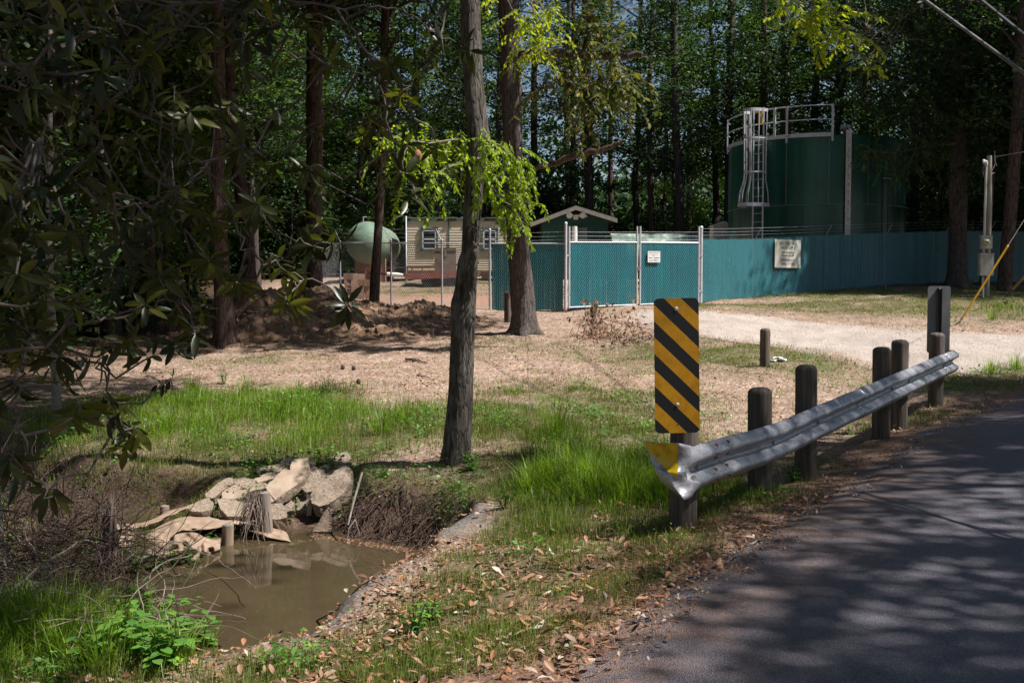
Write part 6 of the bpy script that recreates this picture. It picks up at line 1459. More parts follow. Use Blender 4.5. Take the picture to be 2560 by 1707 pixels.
WH = []      # whorl centres with facing
def whorl_ok(x, y):
    if x < 0: return True
    lim = np.interp(x, [0, 330, 420, 560, 640, 780, 860, 1000, 1080], [1150, 1120, 830, 780, 760, 700, 560, 500, 200]); return y < lim
KEY = [(95, 300), (690, 395), (715, 440), (740, 500), (700, 560), (640, 590), (535, 480), (590, 470), (410, 440), (450, 480), (500, 520), (400, 500), (330, 560), (360, 600), (480, 600), (470, 700), (270, 930), (300, 985), (250, 960), (320, 1010), (660, 700), (800, 700),
       (960, 190), (920, 225), (860, 240), (980, 140), (1060, 110), (1010, 90), (940, 330), (1000, 325), (930, 400), (870, 390), (950, 440), (900, 150), (790, 60), (700, 40), (640, 120), (560, 90), (460, 120), (340, 80), (230, 160), (100, 130), (60, 200), (40, 60), (160, 60), (20, 400), (30, 460), (10, 520),
       (130, 480), (200, 520), (120, 600), (190, 660), (260, 640), (330, 700), (420, 660), (540, 640), (60, 760), (110, 830), (40, 900), (60, 1100), (20, 1060), (110, 1130), (150, 880), (230, 820), (300, 780), (400, 800), (450, 760), (750, 130), (830, 300), (600, 330), (640, 250), (520, 250), (400, 200), (420, 330), (280, 330), (180, 270), (620, 400), (560, 340), (780, 560)]
for (x, y) in KEY: WH.append((x, y, 1.0))
while len(WH) < 225:
    x = rng.uniform(-60, 1080) ** 1.0 if rng.random() < .3 else rng.uniform(-60, 620); y = rng.uniform(-60, 1120)
    if not whorl_ok(x, y): continue
    if x > 620 and y > 130 and rng.random() < .72: continue
    if 300 < x <= 620 and y > 250 and rng.random() < .6: continue
    if x < 620 and y > 820 and rng.random() < .55: continue
    if x < 300 and 780 < y < 1120 and rng.random() < .6: continue
    WH.append((x, y, rng.uniform(.75, 1.05)))
P = []; D = []; Nn = []; Ls = []; tone = []; mbt = MB()
for (x, y, s) in WH:
    Yd = oY(x) + rng.uniform(-.5, .9); c = ovW(x, y, Yd); k_ = np.argmin(((AP - np.array(tuple(c))) ** 2).sum(1) + 0 * AP[:, 0]); a = Vector(AP[k_])
    # twig from the nearest bough, sagging then curling up
    if (a - c).length > .05:
        m1 = a.lerp(c, .45) + Vector((0, 0, -.10 * (a - c).length)) + Vector(rng.normal(0, .03, 3)); mbt.tube([a, m1, a.lerp(c, .8) + Vector(rng.normal(0, .02, 3)), c], [.007, .006, .005, .005], 5, cap=False)
    ax = ((c - a).normalized() * .6 + Vector(rng.normal(0, .5, 3)) + Vector((0, 0, -.1 if y > 850 else .35))).normalized()
    nl = rng.integers(7, 12); ref = ax.cross(Vector((.2, .9, .1))).normalized(); ref2 = ax.cross(ref); t0 = rng.normal(.35, .22)
    for q in range(nl):
        an = q * 2.4 + rng.normal(0, .2); el = rng.uniform(-.25, .7); d = ((ref * math.cos(an) + ref2 * math.sin(an)) * math.cos(el) + ax * math.sin(el) + Vector((0, 0, -.25 if y < 850 else -.7))).normalized()
        P.append(tuple(c - ax * .01 * q)); D.append(tuple(d)); nv = (ax + Vector((0, 0, .35)) + Vector(rng.normal(0, .22, 3))).normalized(); nv = (nv - d * nv.dot(d)).normalized(); Nn.append(tuple(nv)); Ls.append(s * rng.uniform(.085, .15)); tone.append(t0 + rng.normal(0, .15))
P, D, Nn, Ls = map(np.array, (P, D, Nn, Ls))
def leaf_big(P, D, Nn, L, Wd, droop=.3, fold=.16):
    """broad entire leaf: five stations, three columns, arched, with a petiole"""
    S = unit(np.cross(D, Nn)); L = L[:, None]; Wd = Wd[:, None]; V = [P]; st = [(.08, .08), (.28, .72), (.52, 1.0), (.75, .82), (.92, .36)]
    for t, w in st:
        m_ = P + D * L * t - Nn * droop * L * t * t
        V += [m_ + S * Wd * w * .5 + Nn * Wd * fold * w, m_, m_ - S * Wd * w * .5 + Nn * Wd * fold * w]
    V.append(P + D * L - Nn * droop * L); V = np.stack(V, 1); k_ = V.shape[1]; V = V.reshape(-1, 3); T = [(0, 1, 2), (0, 2, 3)]
    for i in range(4):
        a = 1 + i * 3; b = a + 3; T += [(a, b, b + 1), (a, b + 1, a + 1), (a + 1, b + 1, b + 2), (a + 1, b + 2, a + 2)]
    a = 13; T += [(a, 16, a + 1), (a + 1, 16, a + 2)]
    Fc = (np.arange(len(P))[:, None, None] * k_ + np.array(T)[None]).reshape(-1, 3); return V, Fc, k_
dr = rng.uniform(.05, .45, len(P))[:, None]
o = leafobj('leaves', leaf_big(P, D, Nn, Ls, Ls * rng.uniform(.24, .33, len(P)), dr), np.array(tone), LM['magnolia'], mg, True); world_to(o, mg)
world_to(mbt.build('twigs', M['magnolia_wood']), mg)
# the rest of its crown, above and beside the frame
C = []
while len(C) < 110:
    c = rng.normal(0, 1, 3); c = c / np.linalg.norm(c) * rng.uniform(.4, 1) ** .5 * np.array([3.4, 2.8, 2.9]) + np.array([-4.2, 4.4, 6.6])
    top = EYE + .272 * c[1] + .35
    if c[2] > top or c[0] < -.56 * c[1] - .4: C.append(c)
C = np.array(C); n = len(C) * 26; idx = np.repeat(np.arange(len(C)), 26); off = rng.normal(0, .25, (n, 3)); Dd = unit(off + rng.normal(0, .1, (n, 3)))
L = rng.uniform(.12, .19, n); o = leafobj('crown', leaf8(C[idx] + off, Dd, frames(Dd, rng, .5), L, L * .34), rng.normal(.4, .2, n), LM['magnolia'], mg); world_to(o, mg)
# single cone-like seed head
c = ovW(959, 360, 6.0); mb = MB(); mb.lathe([(.004, -.035), (.018, -.025), (.024, 0), (.02, .025), (.008, .04)], 10, c); world_to(mb.build('seed_cone', simple('seed_cone', (.35, .14, .07), (.2, .08, .04), 60, .8)), mg)
OVT = empty('added_shade_tree', (-2.9, -1.0, gz1(-2.9, -1.0))); tag(OVT, 'unseen tree added behind the viewer, arching over the road to shade the magnolia', 'tree')  # unseen tree, put in only to throw shade on the magnolia
mb = MB(); mb.tube([Vector((-2.9, -1, gz1(-2.9, -1) - .2)), Vector((-2.8, -.8, 3)), Vector((-2.2, 0, 6)), Vector((-1, 1.2, 9)), Vector((.2, 2.2, 11))], [.2, .17, .14, .1, .04], 14); world_to(mb.build('trunk', M['bark_gray']), OVT)
high_crown(OVT, lambda z: Vector((-2.8 + max(0, z - 3) * .36, -.8 + max(0, z - 3) * .36, z)), 7.2, 12.5, 4.0, 130, 90, .24, LM['mid'], 931, shift=(1.2, 1.6, 0))
# overhead shade: tall wood over the left bank, crowns all above the frame
for x, y, k_, s in ((-9, 7, 'b4', 1), (-7.5, 1.5, 'b4', .95), (-11, 12, 'b4', 1.05), (-13, 16, 'b1', 1.1), (-12.5, 4, 'b1', 1)):
    plant(k_, x, y, s, 'tall tree of the left bank, its trunk just out past the left side', 'left bank trees out of the frame')

# ================================================================== GRASS
def blades(X, Y, H, Wd, rng, lean=.45, gloss=None):
    n = len(X); Z = gz(X, Y) - .01; P = np.stack([X, Y, Z], -1); a = rng.uniform(0, 6.283, n); l = np.abs(rng.normal(0, lean, n)); d = np.stack([np.cos(a) * l, np.sin(a) * l, np.ones(n)], -1)
    s = np.stack([-np.sin(a + .5), np.cos(a + .5), np.zeros(n)], -1) * Wd[:, None] * .5; H_ = H[:, None]; mid = P + unit(d) * H_ * .55; tip = P + d * H_ * np.array([1.35, 1.35, .9]) * .85
    tip[:, 2] = P[:, 2] + H * rng.uniform(.55, .95, n)
    V = np.stack([P - s, P + s, mid - s * .8, mid + s * .8, tip], 1).reshape(-1, 3); T = np.array([(0, 1, 3), (0, 3, 2), (2, 3, 4)])
    return V, (np.arange(n)[:, None, None] * 5 + T[None]).reshape(-1, 3), 5
rng = np.random.default_rng(202)
def sample_view(n, r0, r1, hw=.54):
    r = r0 * (r1 / r0) ** (rng.uniform(0, 1, n) ** .85); th = rng.uniform(-hw, hw, n); return r * np.sin(th), r * np.cos(th)
def meadow(x, y):
    """tall lush stands"""
    t = np.exp(-(((x + 3.6) / 2.6) ** 2 + ((y - 13.6) / 2.0) ** 2)) + 1.25 * np.exp(-(((x - .95) / .85) ** 2 + ((y - 9.0) / 1.2) ** 2)) + .6 * np.exp(-(((x - .9) / 1.1) ** 2 + ((y - 11.6) / 1.2) ** 2)) + .9 * np.exp(-(((x + 2.7) / .9) ** 2 + ((y - 6.0) / .7) ** 2)) + .7 * np.exp(-(((x - 13.2) / 2) ** 2 + ((y - 26) / 1.2) ** 2))
    return np.clip(t * (1 + .9 * fbm(x * 1.3, y * 1.3, seed=300)) + .25 * fbm(x * 4, y * 4, seed=301) * (t > .2), 0, 1.4)
x, y = sample_view(820000, 4.6, 42); dg_ = grass_d(x, y); tall = meadow(x, y)
tuft = .5 + .5 * np.clip(fbm(x * 3.1, y * 3.1, seed=310, oct=3) * 2.2, -1, 1)
keep = rng.uniform(0, 1, len(x)) < dg_ * np.clip(.25 + tuft * .9, 0, 1) * .75
x, y, dg_, tall, tuft = (a[keep] for a in (x, y, dg_, tall, tuft)); r = np.hypot(x, y)
H = (.05 + .07 * rng.uniform(0, 1, len(x)) + tall * .30 * rng.uniform(.35, 1, len(x))) * (.6 + .6 * tuft); H *= np.where(r > 16, .8, 1)
Wd = np.maximum(.0035 + .003 * tall, .00042 * r); cl = tall * .9 + .35 * fbm(x * .8, y * .8, seed=320)
lush = cl > .42
tone = .42 + .3 * fbm(x * 2, y * 2, seed=330) + rng.normal(0, .17, len(x)) + .12 * tall
for msk, nm, lm, lab in ((~lush, 'short_grass', 'grass', 'thin short grass and weeds scattered over the sandy ground'), (lush, 'tall_grass', 'lush', 'lush tall bright green grass on the banks')):
    V, Fc, k_ = blades(x[msk], y[msk], H[msk], Wd[msk], rng); tag(leafobj(nm, (V, Fc, k_), tone[msk], LM[lm]), lab, 'grass', kind='stuff')
print('blades', len(x))
# ground-hugging broadleaf weeds among the grass
x, y = sample_view(150000, 4.4, 20); dg_ = grass_d(x, y); cl = fbm(x * 1.9, y * 1.9, seed=340, oct=3); keep = (rng.uniform(0, 1, len(x)) < np.clip(dg_ * 1.3, 0, 1) * sstep(.02, .35, cl) * .8); x, y = x[keep], y[keep]; n = len(x); r = np.hypot(x, y)
z = gz(x, y) + rng.uniform(.01, .12, n) * (1 + meadow(x, y)); Pp = np.stack([x, y, z], -1); Dd = unit(rng.normal(size=(n, 3)) * [1, 1, .35]); L = rng.uniform(.02, .045, n) * np.clip(r / 8, 1, 1.6)
tag(leafobj('ground_weeds', leaf4(Pp, Dd, frames(Dd, rng, .7), L, L * .6), rng.normal(.5, .22, n), LM['weed']), 'low broadleaf weeds creeping through the grass', 'weeds', kind='stuff')
# big arching grass clumps one can pick out
def clump(px, py, n, h, lab, lm='lush', spread=.10, w=.006, cat='grass clump', name='grass_clump'):
    g = gground(px, py); e = rng.uniform(0, 6.28, n); rr = np.abs(rng.normal(0, spread, n)); X = g.x + rr * np.cos(e); Y_ = g.y + rr * np.sin(e)
    P0 = np.stack([X, Y_, gz(X, Y_) - .02], -1); a = e + rng.normal(0, .5, n); hh = h * rng.uniform(.45, 1.1, n); out_ = rng.uniform(.1, .75, n); S = []; s = np.stack([-np.sin(a), np.cos(a), np.zeros(n)], -1) * w * .5; V = []
    for t in (0, .3, .6, .85, 1.0):
        c = P0 + np.stack([np.cos(a) * out_ * hh * t * t * 1.0, np.sin(a) * out_ * hh * t * t, hh * (t - .35 * out_ * t * t)], -1); k_ = {0: .8, .3: 1, .6: .8, .85: .5, 1.0: .08}[t]; V += [c - s * k_, c + s * k_]
    V = np.stack(V, 1); V = V.reshape(-1, 3); T = np.array([(2 * i, 2 * i + 1, 2 * i + 3, 2 * i + 2) for i in range(4)]); Fc = (np.arange(n)[:, None, None] * 10 + T[None]).reshape(-1, 4)
    return tag(leafobj(name, (V, Fc, 10), rng.normal(.55, .2, n), LM[lm]), lab, cat, 'grass clumps')
CL = [(960, 1085, 130, .5, 'arching grass clump left of the nearest grey trunk'), (1010, 1060, 60, .42, 'thin dark grass clump touching the left of the nearest trunk'), (1390, 1100, 140, .62, 'tall upright grass clump half way between the near trunk and the striped sign'),
      (1430, 1190, 160, .5, 'dense grass clump lower right of the upright one'), (1480, 1240, 200, .5, 'bright grass clump nearest the striped sign'), (1560, 1260, 160, .42, 'grass clump just under the striped sign'), (1330, 1230, 140, .38, 'low grass clump below the near trunk, right side'),
      (1600, 1180, 140, .4, 'grass clump behind the folded guardrail end'), (745, 1010, 110, .42, 'grass clump standing above the broken concrete heap'), (620, 990, 110, .4, 'grass clump in the middle of the left meadow'), (480, 985, 110, .42, 'grass clump left of the meadow middle'), (420, 1080, 110, .38, 'grass clump low on the left meadow bank'),
      (1800, 1160, 90, .3, 'grass tuft between the second and third guardrail posts'), (2480, 935, 110, .34, 'coarse grass clump by the road at the far right'), (2540, 925, 110, .36, 'coarse grass clump at the right edge by the road'), (2480, 800, 90, .35, 'grass clump beside the yellow guy guard')]
for c in CL: clump(*c[:4], c[4])
CL2 = [(430, 1660, 150, .30, 'grass clump at the bottom left among the broad leaves'), (250, 1680, 150, .34, 'grass clump near the bottom left corner'), (520, 1600, 120, .28, 'grass clump beside the pond at bottom left'), (350, 1590, 120, .34, 'grass clump behind the broad-leaved weeds'), (150, 1640, 110, .32, 'leftmost grass clump of the bottom corner')]
for c in CL2: clump(*c[:4], c[4], w=.007)
# seed stalks rising through the meadow
mb = MB()
for px, py, h in ((1322, 1085, 1.05), (1085, 905, .6), (950, 1100, .5), (1000, 1050, .55), (620, 870, .35), (1450, 1000, .4), (1180, 1000, .35)):
    g = gground(px, py); P = [g + Vector((.02 * math.sin(q), .02 * q * .1, h * q / 6)) for q in range(7)]; mb.tube(P, list(np.linspace(.004, .0015, 7)), 4)
    for q in range(16): t = .55 + .45 * q / 16; c = g + Vector((0, 0, h * t)); d = Vector((math.cos(q * 2.4), math.sin(q * 2.4), .8)).normalized(); mb.tube([c, c + d * .07 * (1.3 - t)], .0012, 3)
tag(mb.build('seed_stalks', M['dry_twig']), 'thin dry seed stalks rising out of the grass', 'grass stalks', kind='stuff')

# ================================================================== LEAF LITTER
def litter(name, x, y, L, lab, tonef, dz=.012, asp=(.32, .5), tilt=.35, lm='litter', big=False):
    n = len(x); z = gz(x, y) + dz * rng.uniform(.3, 1.6, n); zr = np.where(sdist(ROADP, x, y) < -.05, g_base(x, y) + .05 + .03, z); z = np.maximum(z, zr); Pp = np.stack([x, y, z], -1); a = rng.uniform(0, 6.283, n); Dd = unit(np.stack([np.cos(a), np.sin(a), rng.normal(0, tilt, n)], -1))
    Nn = rng.normal(0, tilt, (n, 3)); Nn[:, 2] = np.where(rng.uniform(size=n) < .5, 1, -1) * 1.0; Nn = unit(Nn - Dd * (Nn * Dd).sum(1, keepdims=True))
    geo = leaf_big(Pp, Dd, Nn, L, L * rng.uniform(*asp, n), rng.uniform(-.35, .35, n)[:, None], .3) if big else leaf8(Pp, Dd, Nn, L, L * rng.uniform(*asp, n), .3, .15)
    return tag(leafobj(name, geo, tonef(n), LM[lm], None, big), lab, 'leaf litter', kind='stuff')
def wdist(x, y): return np.minimum(sdist(POND, x, y), sdist(CHAN, x, y))
# large magnolia leaves on the near verge
x, y = sample_view(30000, 4.3, 9.0, .5); dr = sdist(ROADP, x, y); k_ = (dr > -.2) & (wdist(x, y) > .25) & (rng.uniform(size=len(x)) < (.25 + .4 * (fbm(x * 1.6, y * 1.6, seed=401) > .0)) * np.exp(-np.maximum(dr - .9, 0) * .6) * .58)
x, y = x[k_], y[k_]; litter('fallen_magnolia_leaves', x, y, rng.uniform(.028, .078, len(x)), 'large curled brown and bleached fallen leaves on the near verge', lambda n: rng.choice([.1, .28, .42, .6, .8, .98], n, p=[.24, .3, .22, .12, .08, .04]) + rng.normal(0, .04, n), .03, (.3, .48), .3, big=True)
# small litter everywhere
x, y = sample_view(150000, 4.5, 30, .54); dr = sdist(ROADP, x, y); gv = sdist(DRIVE, x, y); cl = fbm(x * 1.4, y * 1.4, seed=402, oct=3)
k_ = (dr > -.35) & (gv > -.1) & (wdist(x, y) > .1) & (rng.uniform(size=len(x)) < np.clip(.35 + 1.1 * cl, .05, 1) * .55); x, y = x[k_], y[k_]; r = np.hypot(x, y)
litter('leaf_litter', x, y, rng.uniform(.014, .04, len(x)) * np.clip(r / 10, .8, 1.6), 'small brown and pale dead leaves strewn over the sandy ground', lambda n: rng.uniform(0, 1, n), .008, (.4, .7), .45)
# pine straw along the road edge
x, y = sample_view(60000, 4.2, 20, .6); dr = sdist(ROADP, x, y) + .25 * fbm(x * 2, y * 2, seed=403); k_ = (dr < .75) & (dr > -.3) & (rng.uniform(size=len(x)) < np.exp(-np.abs(dr - .25) * 2.2) * .9) & (wdist(x, y) > .2); x, y = x[k_], y[k_]; n = len(x)
litter('pine_straw', x, y, rng.uniform(.06, .14, n), 'rusty pine needles drifted along the road edge', lambda n: rng.choice([.15, .3, .5, .58], n), .014, (.022, .035), .15)
# stones and crumbs on the gravel drive
x = rng.uniform(2, 22, 60000); y = rng.uniform(16, 27, 60000); k_ = sdist(DRIVE, x, y) < .3; x, y = x[k_], y[k_]; n = len(x); z = gz(x, y); s = rng.uniform(.006, .02, n)[:, None]
V = np.stack([np.stack([x, y, z], -1) + s * np.array(q) for q in ((1, 0, 0), (0, 1, 0), (-1, 0, 0), (0, -1, 0), (0, 0, .8))], 1).reshape(-1, 3); T = np.array([(0, 1, 4), (1, 2, 4), (2, 3, 4), (3, 0, 4)])
tag(link('gravel', np_mesh('gravel', V, (np.arange(n)[:, None, None] * 5 + T[None]).reshape(-1, 3)), simple('gravel_stone', (.55, .48, .42), (.42, .36, .31), 3, .95)), 'loose pale gravel on the drive', 'gravel', kind='stuff')
# clods on the spoil heap
x = rng.uniform(-10, 0, 30000); y = rng.uniform(21, 29.5, 30000); dm = sum(np.exp(-(((x - a) / (c_ * 1.1)) ** 2 + ((y - b) / (d_ * 1.1)) ** 2)) for a, b, _, c_, d_ in MOUNDS); k_ = rng.uniform(size=len(x)) < np.clip(dm, 0, 1) * .3; x, y = x[k_], y[k_]; n = len(x); z = gz(x, y); s = (rng.uniform(.015, .05, n) * rng.choice([1, 1, 1, 2], n))[:, None]
V = np.stack([np.stack([x, y, z - .01], -1) + s * (np.array(q) + rng.normal(0, .2, (n, 3))) for q in ((1, 0, 0), (0, 1, 0), (-1, 0, 0), (0, -1, 0), (0, 0, .9))], 1).reshape(-1, 3)
tag(link('soil_clods', np_mesh('soil_clods', V, (np.arange(n)[:, None, None] * 5 + T[None]).reshape(-1, 3)), simple('clod', (.26, .17, .11), (.12, .07, .045), 8, .95)), 'crumbly clods of soil on the spoil heap', 'soil', kind='stuff')

# ================================================================== DEAD BRUSH BY THE DRIVE, STICKS, CONES
def dead_brush(px, py, n, R_, lab, up=.5):
    g = gground(px, py); mb = MB(); Pp = []; Dd = []
    for i in range(n):
        d = Vector((rng.normal(), rng.normal(), abs(rng.normal()) * up)).normalized(); P = [g + Vector((rng.normal(0, R_ * .3), rng.normal(0, R_ * .3), .02))]
        for q in range(6): d = (d + Vector(rng.normal(0, .2, 3))).normalized(); P.append(P[-1] + d * R_ / 6); 
        mb.tube(P, list(np.linspace(.008, .002, 7)), 3, cap=False)
        for q in range(14): t = rng.integers(2, 7); Pp.append(tuple(P[t])); Dd.append(tuple(rng.normal(0, 1, 3) + np.array([0, 0, -.6])))
    e = empty('dead_brush', tuple(g)); tag(e, lab, 'dead brush'); world_to(mb.build('twigs', M['dry_twig']), e); Pp = np.array(Pp); Dd = unit(np.array(Dd)); L = rng.uniform(.05, .12, len(Pp)); world_to(leafobj('dead_leaves', leaf8(Pp, Dd, frames(Dd, rng, .2), L, L * .45), rng.uniform(0, 1, len(Pp)), LM['deadleaf']), e)
dead_brush(1560, 855, 46, 1.0, 'cut branch with pinkish brown dead leaves lying right of the short bollard', .35)
dead_brush(1500, 840, 26, .8, 'upright dead branch with brown leaves standing by the short bollard', 1.3)
def stick(px0, py0, px1, py1, r, lab, lift=.03, mt='dry_twig', wob=.02, name='stick'):
    a, b = gground(px0, py0), gground(px1, py1); P = [a.lerp(b, t) + Vector(rng.normal(0, wob, 3)) for t in np.linspace(0, 1, 9)]; P = [Vector((p.x, p.y, max(p.z, gz1(p.x, p.y) + lift))) for p in P]
    mb = MB(); mb.tube(P, [r * (1 - .5 * t) for t in np.linspace(0, 1, 9)], 6); q = P[4]; mb.tube([q, q + Vector(rng.normal(0, .08, 3)) + Vector((0, 0, .04))], [r * .6, r * .3], 5); return tag(mb.build(name, M[mt]), lab, 'stick')
stick(1855, 1235, 1910, 1262, .02, 'dark forked stick lying at the foot of the second guardrail post', mt='bark_pine')
stick(1935, 1255, 1950, 1235, .008, 'short pale stick next to the dark forked stick')
stick(800, 1560, 1010, 1495, .008, 'long thin pale twig lying on the near verge', .03)
stick(960, 1640, 1025, 1600, .007, 'short brown twig at the bottom of the near verge', .03)
stick(1015, 902, 1065, 912, .022, 'short dark log lying on the bare sunny patch', mt='bark_pine')
stick(1040, 940, 1078, 952, .012, 'small dark stick below the short dark log', mt='bark_pine')
for i, (px, py) in enumerate([(857, 924), (884, 926), (897, 960)]):
    g = gground(px, py); mb = MB(); mb.lathe([(.005, 0), (.03, .012), (.038, .035), (.03, .06), (.012, .08)], 9, (g.x, g.y, g.z)); tag(mb.build('pine_cone', M['bark_pine']), ['dark pine cone lying leftmost on the bare sunny patch', 'dark pine cone lying close right of the leftmost one', 'dark pine cone lying lowest, by the small dark stick'][i], 'pine cone', 'pine cones')

# ================================================================== BROKEN CONCRETE
mC, nt, out = mat('broken_concrete'); v = coords(nt, 'Object'); n1 = noise(nt, v, 3.2, 5, .6); n2 = noise(nt, v, 38, 5, .75); a_ = N(nt, 'ShaderNodeAttribute', attribute_name='rough').outputs['Fac']
sm_ = ramp(nt, [(.3, (.22, .155, .11)), (.6, (.4, .31, .23)), (.8, (.48, .39, .31))], n1).outputs[0]; rg_ = ramp(nt, [(.28, (.07, .05, .038)), (.45, (.26, .2, .15)), (.7, (.48, .39, .3))], n2).outputs[0]
c = mixc(nt, a_, sm_, rg_); bsdf(nt, out, c, .93, 0, .2, math_(nt, 'ADD', math_(nt, 'MULTIPLY', n2, math_(nt, 'ADD', math_(nt, 'MULTIPLY', a_, .9), .12)), math_(nt, 'MULTIPLY', n1, .2)), .9, .03)
import bmesh
def slab(poly, th, lab, seed, d0=0.0, sl=.0042, tiltx=0., roughtop=.0, zz=(1182, 1100)):
    """poly in crop-2 coordinates -> a lump of slab whose top face is the outline, thickness behind and below"""
    ax_ = sum(p[0] for p in poly) / len(poly); ay_ = sum(p[1] for p in poly) / len(poly); poly = [(ax_ + (x - ax_) * 1.14, ay_ + (y - ay_) * 1.1) for x, y in poly]
    px = [(560 + x / 5.228, 1100 + y / 5.228) for x, y in poly]; mx = sum(p[0] for p in px) / len(px); my = sum(p[1] for p in px) / len(px)
    Yc = 9.62 + (1337 - my) * .0052 + d0
    vs = [W(x, y, Yc + (my - y) * sl + (x - mx) * tiltx) for x, y in px]
    c = sum(vs, Vector()) / len(vs)
    bm = bmesh.new(); tv = [bm.verts.new(v - c) for v in vs]; f = bm.faces.new(tv); f.normal_update(); nrm = f.normal.copy()
    if nrm.y > 0: nrm = -nrm
    rr = random.Random(seed)
    bv = [bm.verts.new(v.co * (.93) - nrm * th + Vector((rr.uniform(-.01, .01), rr.uniform(-.01, .01), -.012))) for v in tv]; n = len(tv)
    sides = [bm.faces.new((tv[i], tv[(i + 1) % n], bv[(i + 1) % n], bv[i])) for i in range(n)]; bm.faces.new(list(reversed(bv)))
    bmesh.ops.recalc_face_normals(bm, faces=bm.faces)
    lay = bm.verts.layers.float.new('rough')
    bmesh.ops.triangulate(bm, faces=bm.faces)
    for _ in range(4):
        es = [e for e in bm.edges if e.calc_length() > .028]
        if not es: break
        bmesh.ops.subdivide_edges(bm, edges=es, cuts=1, use_grid_fill=False); bmesh.ops.triangulate(bm, faces=[f for f in bm.faces if len(f.verts) > 3])
    bm.normal_update(); co = np.array([tuple(v.co) for v in bm.verts]); dep = -(co @ np.array(tuple(nrm))); k = max(dep.max() * 1.0, 1e-3)
    plane0 = np.array([(v - c).dot(nrm) for v in vs]).mean()
    nz = fbm(co[:, 0] * 14 + seed, co[:, 1] * 14, co[:, 2] * 14, 4, seed); nb = fbm(co[:, 0] * 4 + seed, co[:, 1] * 4, co[:, 2] * 4, 2, seed + 1)
    for i, v in enumerate(bm.verts):
        top = v.normal.dot(nrm) > .9; rg = roughtop if top else 1.0
        v[lay] = rg; v.co += v.normal * (nz[i] * (.003 + .015 * rg) + nb[i] * (.004 + .012 * rg))
    me = bpy.data.meshes.new('concrete_slab'); bm.to_mesh(me); bm.free()
    me.polygons.foreach_set('use_smooth', [False] * len(me.polygons))
    o = link('concrete_slab', me, mC); o.location = c; return tag(o, lab, 'concrete slab', 'broken concrete slabs heaped on the dam')
SB = [([(590,600),(690,480),(800,378),(865,395),(870,310),(905,245),(1085,238),(1095,345),(1080,410),(1030,500),(960,570),(700,755),(625,665)], .06, 'largest smooth grey slab, lying diagonally across the middle of the heap', -.12, .0),
 ([(290,850),(340,760),(420,690),(520,668),(640,675),(672,775),(520,850),(340,915)], .055, 'smooth tan slab just left of the tied timber pile', -.15, 0),
 ([(-60,780),(20,770),(150,785),(280,840),(335,910),(270,985),(60,985),(-20,900)], .07, 'pale rounded slab with a worn top at the left of the heap', -.15, .6),
 ([(145,510),(200,492),(300,495),(470,540),(560,585),(520,620),(400,645),(330,665),(150,605)], .07, 'flat rough slab lying at the upper left of the heap', .1, .9),
 ([(410,510),(520,450),(640,400),(700,450),(640,495),(460,550)], .06, 'short tilted slab above the rough flat one', .12, .3),
 ([(440,350),(550,335),(660,320),(690,370),(560,400),(450,430)], .07, 'small slab end at the back left of the heap', .25, .7),
 ([(650,340),(700,310),(860,330),(850,400),(760,425),(700,430),(655,395)], .07, 'dark shaded lump behind the largest slab', .16, 1.),
 ([(740,290),(860,230),(960,235),(950,270),(870,320)], .06, 'thin slab edge at the very top of the heap', .3, .5),
 ([(1080,400),(1180,370),(1290,410),(1325,490),(1280,590),(1180,640),(1090,670),(985,580),(1050,480)], .1, 'rough chunky lump right of the largest slab', -.0, 1.),
 ([(1165,700),(1250,610),(1340,540),(1450,430),(1570,335),(1630,400),(1670,470),(1640,560),(1570,650),(1530,700),(1400,800),(1270,840),(1180,800)], .12, 'big pointed slab leaning at the right end of the heap', -.12, .8),
 ([(1365,240),(1480,190),(1600,150),(1650,250),(1640,330),(1520,350),(1400,380),(1370,300)], .1, 'shaded lump behind the pointed slab, highest on the right', .3, .9),
 ([(1300,430),(1480,385),(1440,450),(1400,480),(1320,500)], .07, 'small slab corner wedged behind the pointed slab', .08, .4),
 ([(1195,370),(1300,330),(1380,300),(1395,390),(1290,420)], .07, 'mossy small lump behind the chunky one', .2, 1.),
 ([(430,950),(560,860),(740,840),(790,930),(800,1000),(690,1030),(560,1010),(450,985)], .1, 'rough slab with a jagged face under the tan slab', -.25, 1.),
 ([(1080,740),(1145,740),(1150,850),(1140,970),(1085,980)], .06, 'narrow pale slab standing just right of the tied pile', -.05, .3),
 ([(1170,1180),(1210,1120),(1260,1050),(1310,960),(1360,890),(1385,950),(1392,1050),(1385,1185)], .03, 'fin-shaped shard standing up out of the pond', -.12, .1),
 ([(1090,260),(1140,240),(1190,300),(1170,340),(1105,360)], .07, 'small dark lump at the top right shoulder of the largest slab', .22, 1.),
 ([(-225,690),(-110,590),(10,510),(90,505),(100,560),(-10,650),(-120,740),(-200,760)], .06, 'long narrow slab pointing down left at the heap end', .02, .8),
 ([(20,600),(100,560),(280,640),(300,700),(180,760),(-10,760),(-20,680)], .05, 'shadowed flat slab underneath the rough flat one', .05, .2),
 ([(-430,860),(-330,790),(-215,770),(-160,830),(-170,900),(-300,930),(-430,920)], .08, 'half-buried slab poking out from the cloth folds', -.05, .8),
 ([(960,700),(1000,690),(1090,650),(1100,760),(1090,900),(960,900)], .1, 'hidden lump directly behind the tied pile', .12, 1.),
 ([(600,760),(700,760),(800,720),(900,640),(900,900),(760,930),(640,850)], .1, 'dark lump in the gap left of the tied pile', .05, 1.)]
for i, (pl, th, lab, d0, rt_) in enumerate(SB): slab(pl, th * 1.3, lab, 500 + i, d0, roughtop=rt_, sl=.0058 if i not in (14, 15) else .0005)
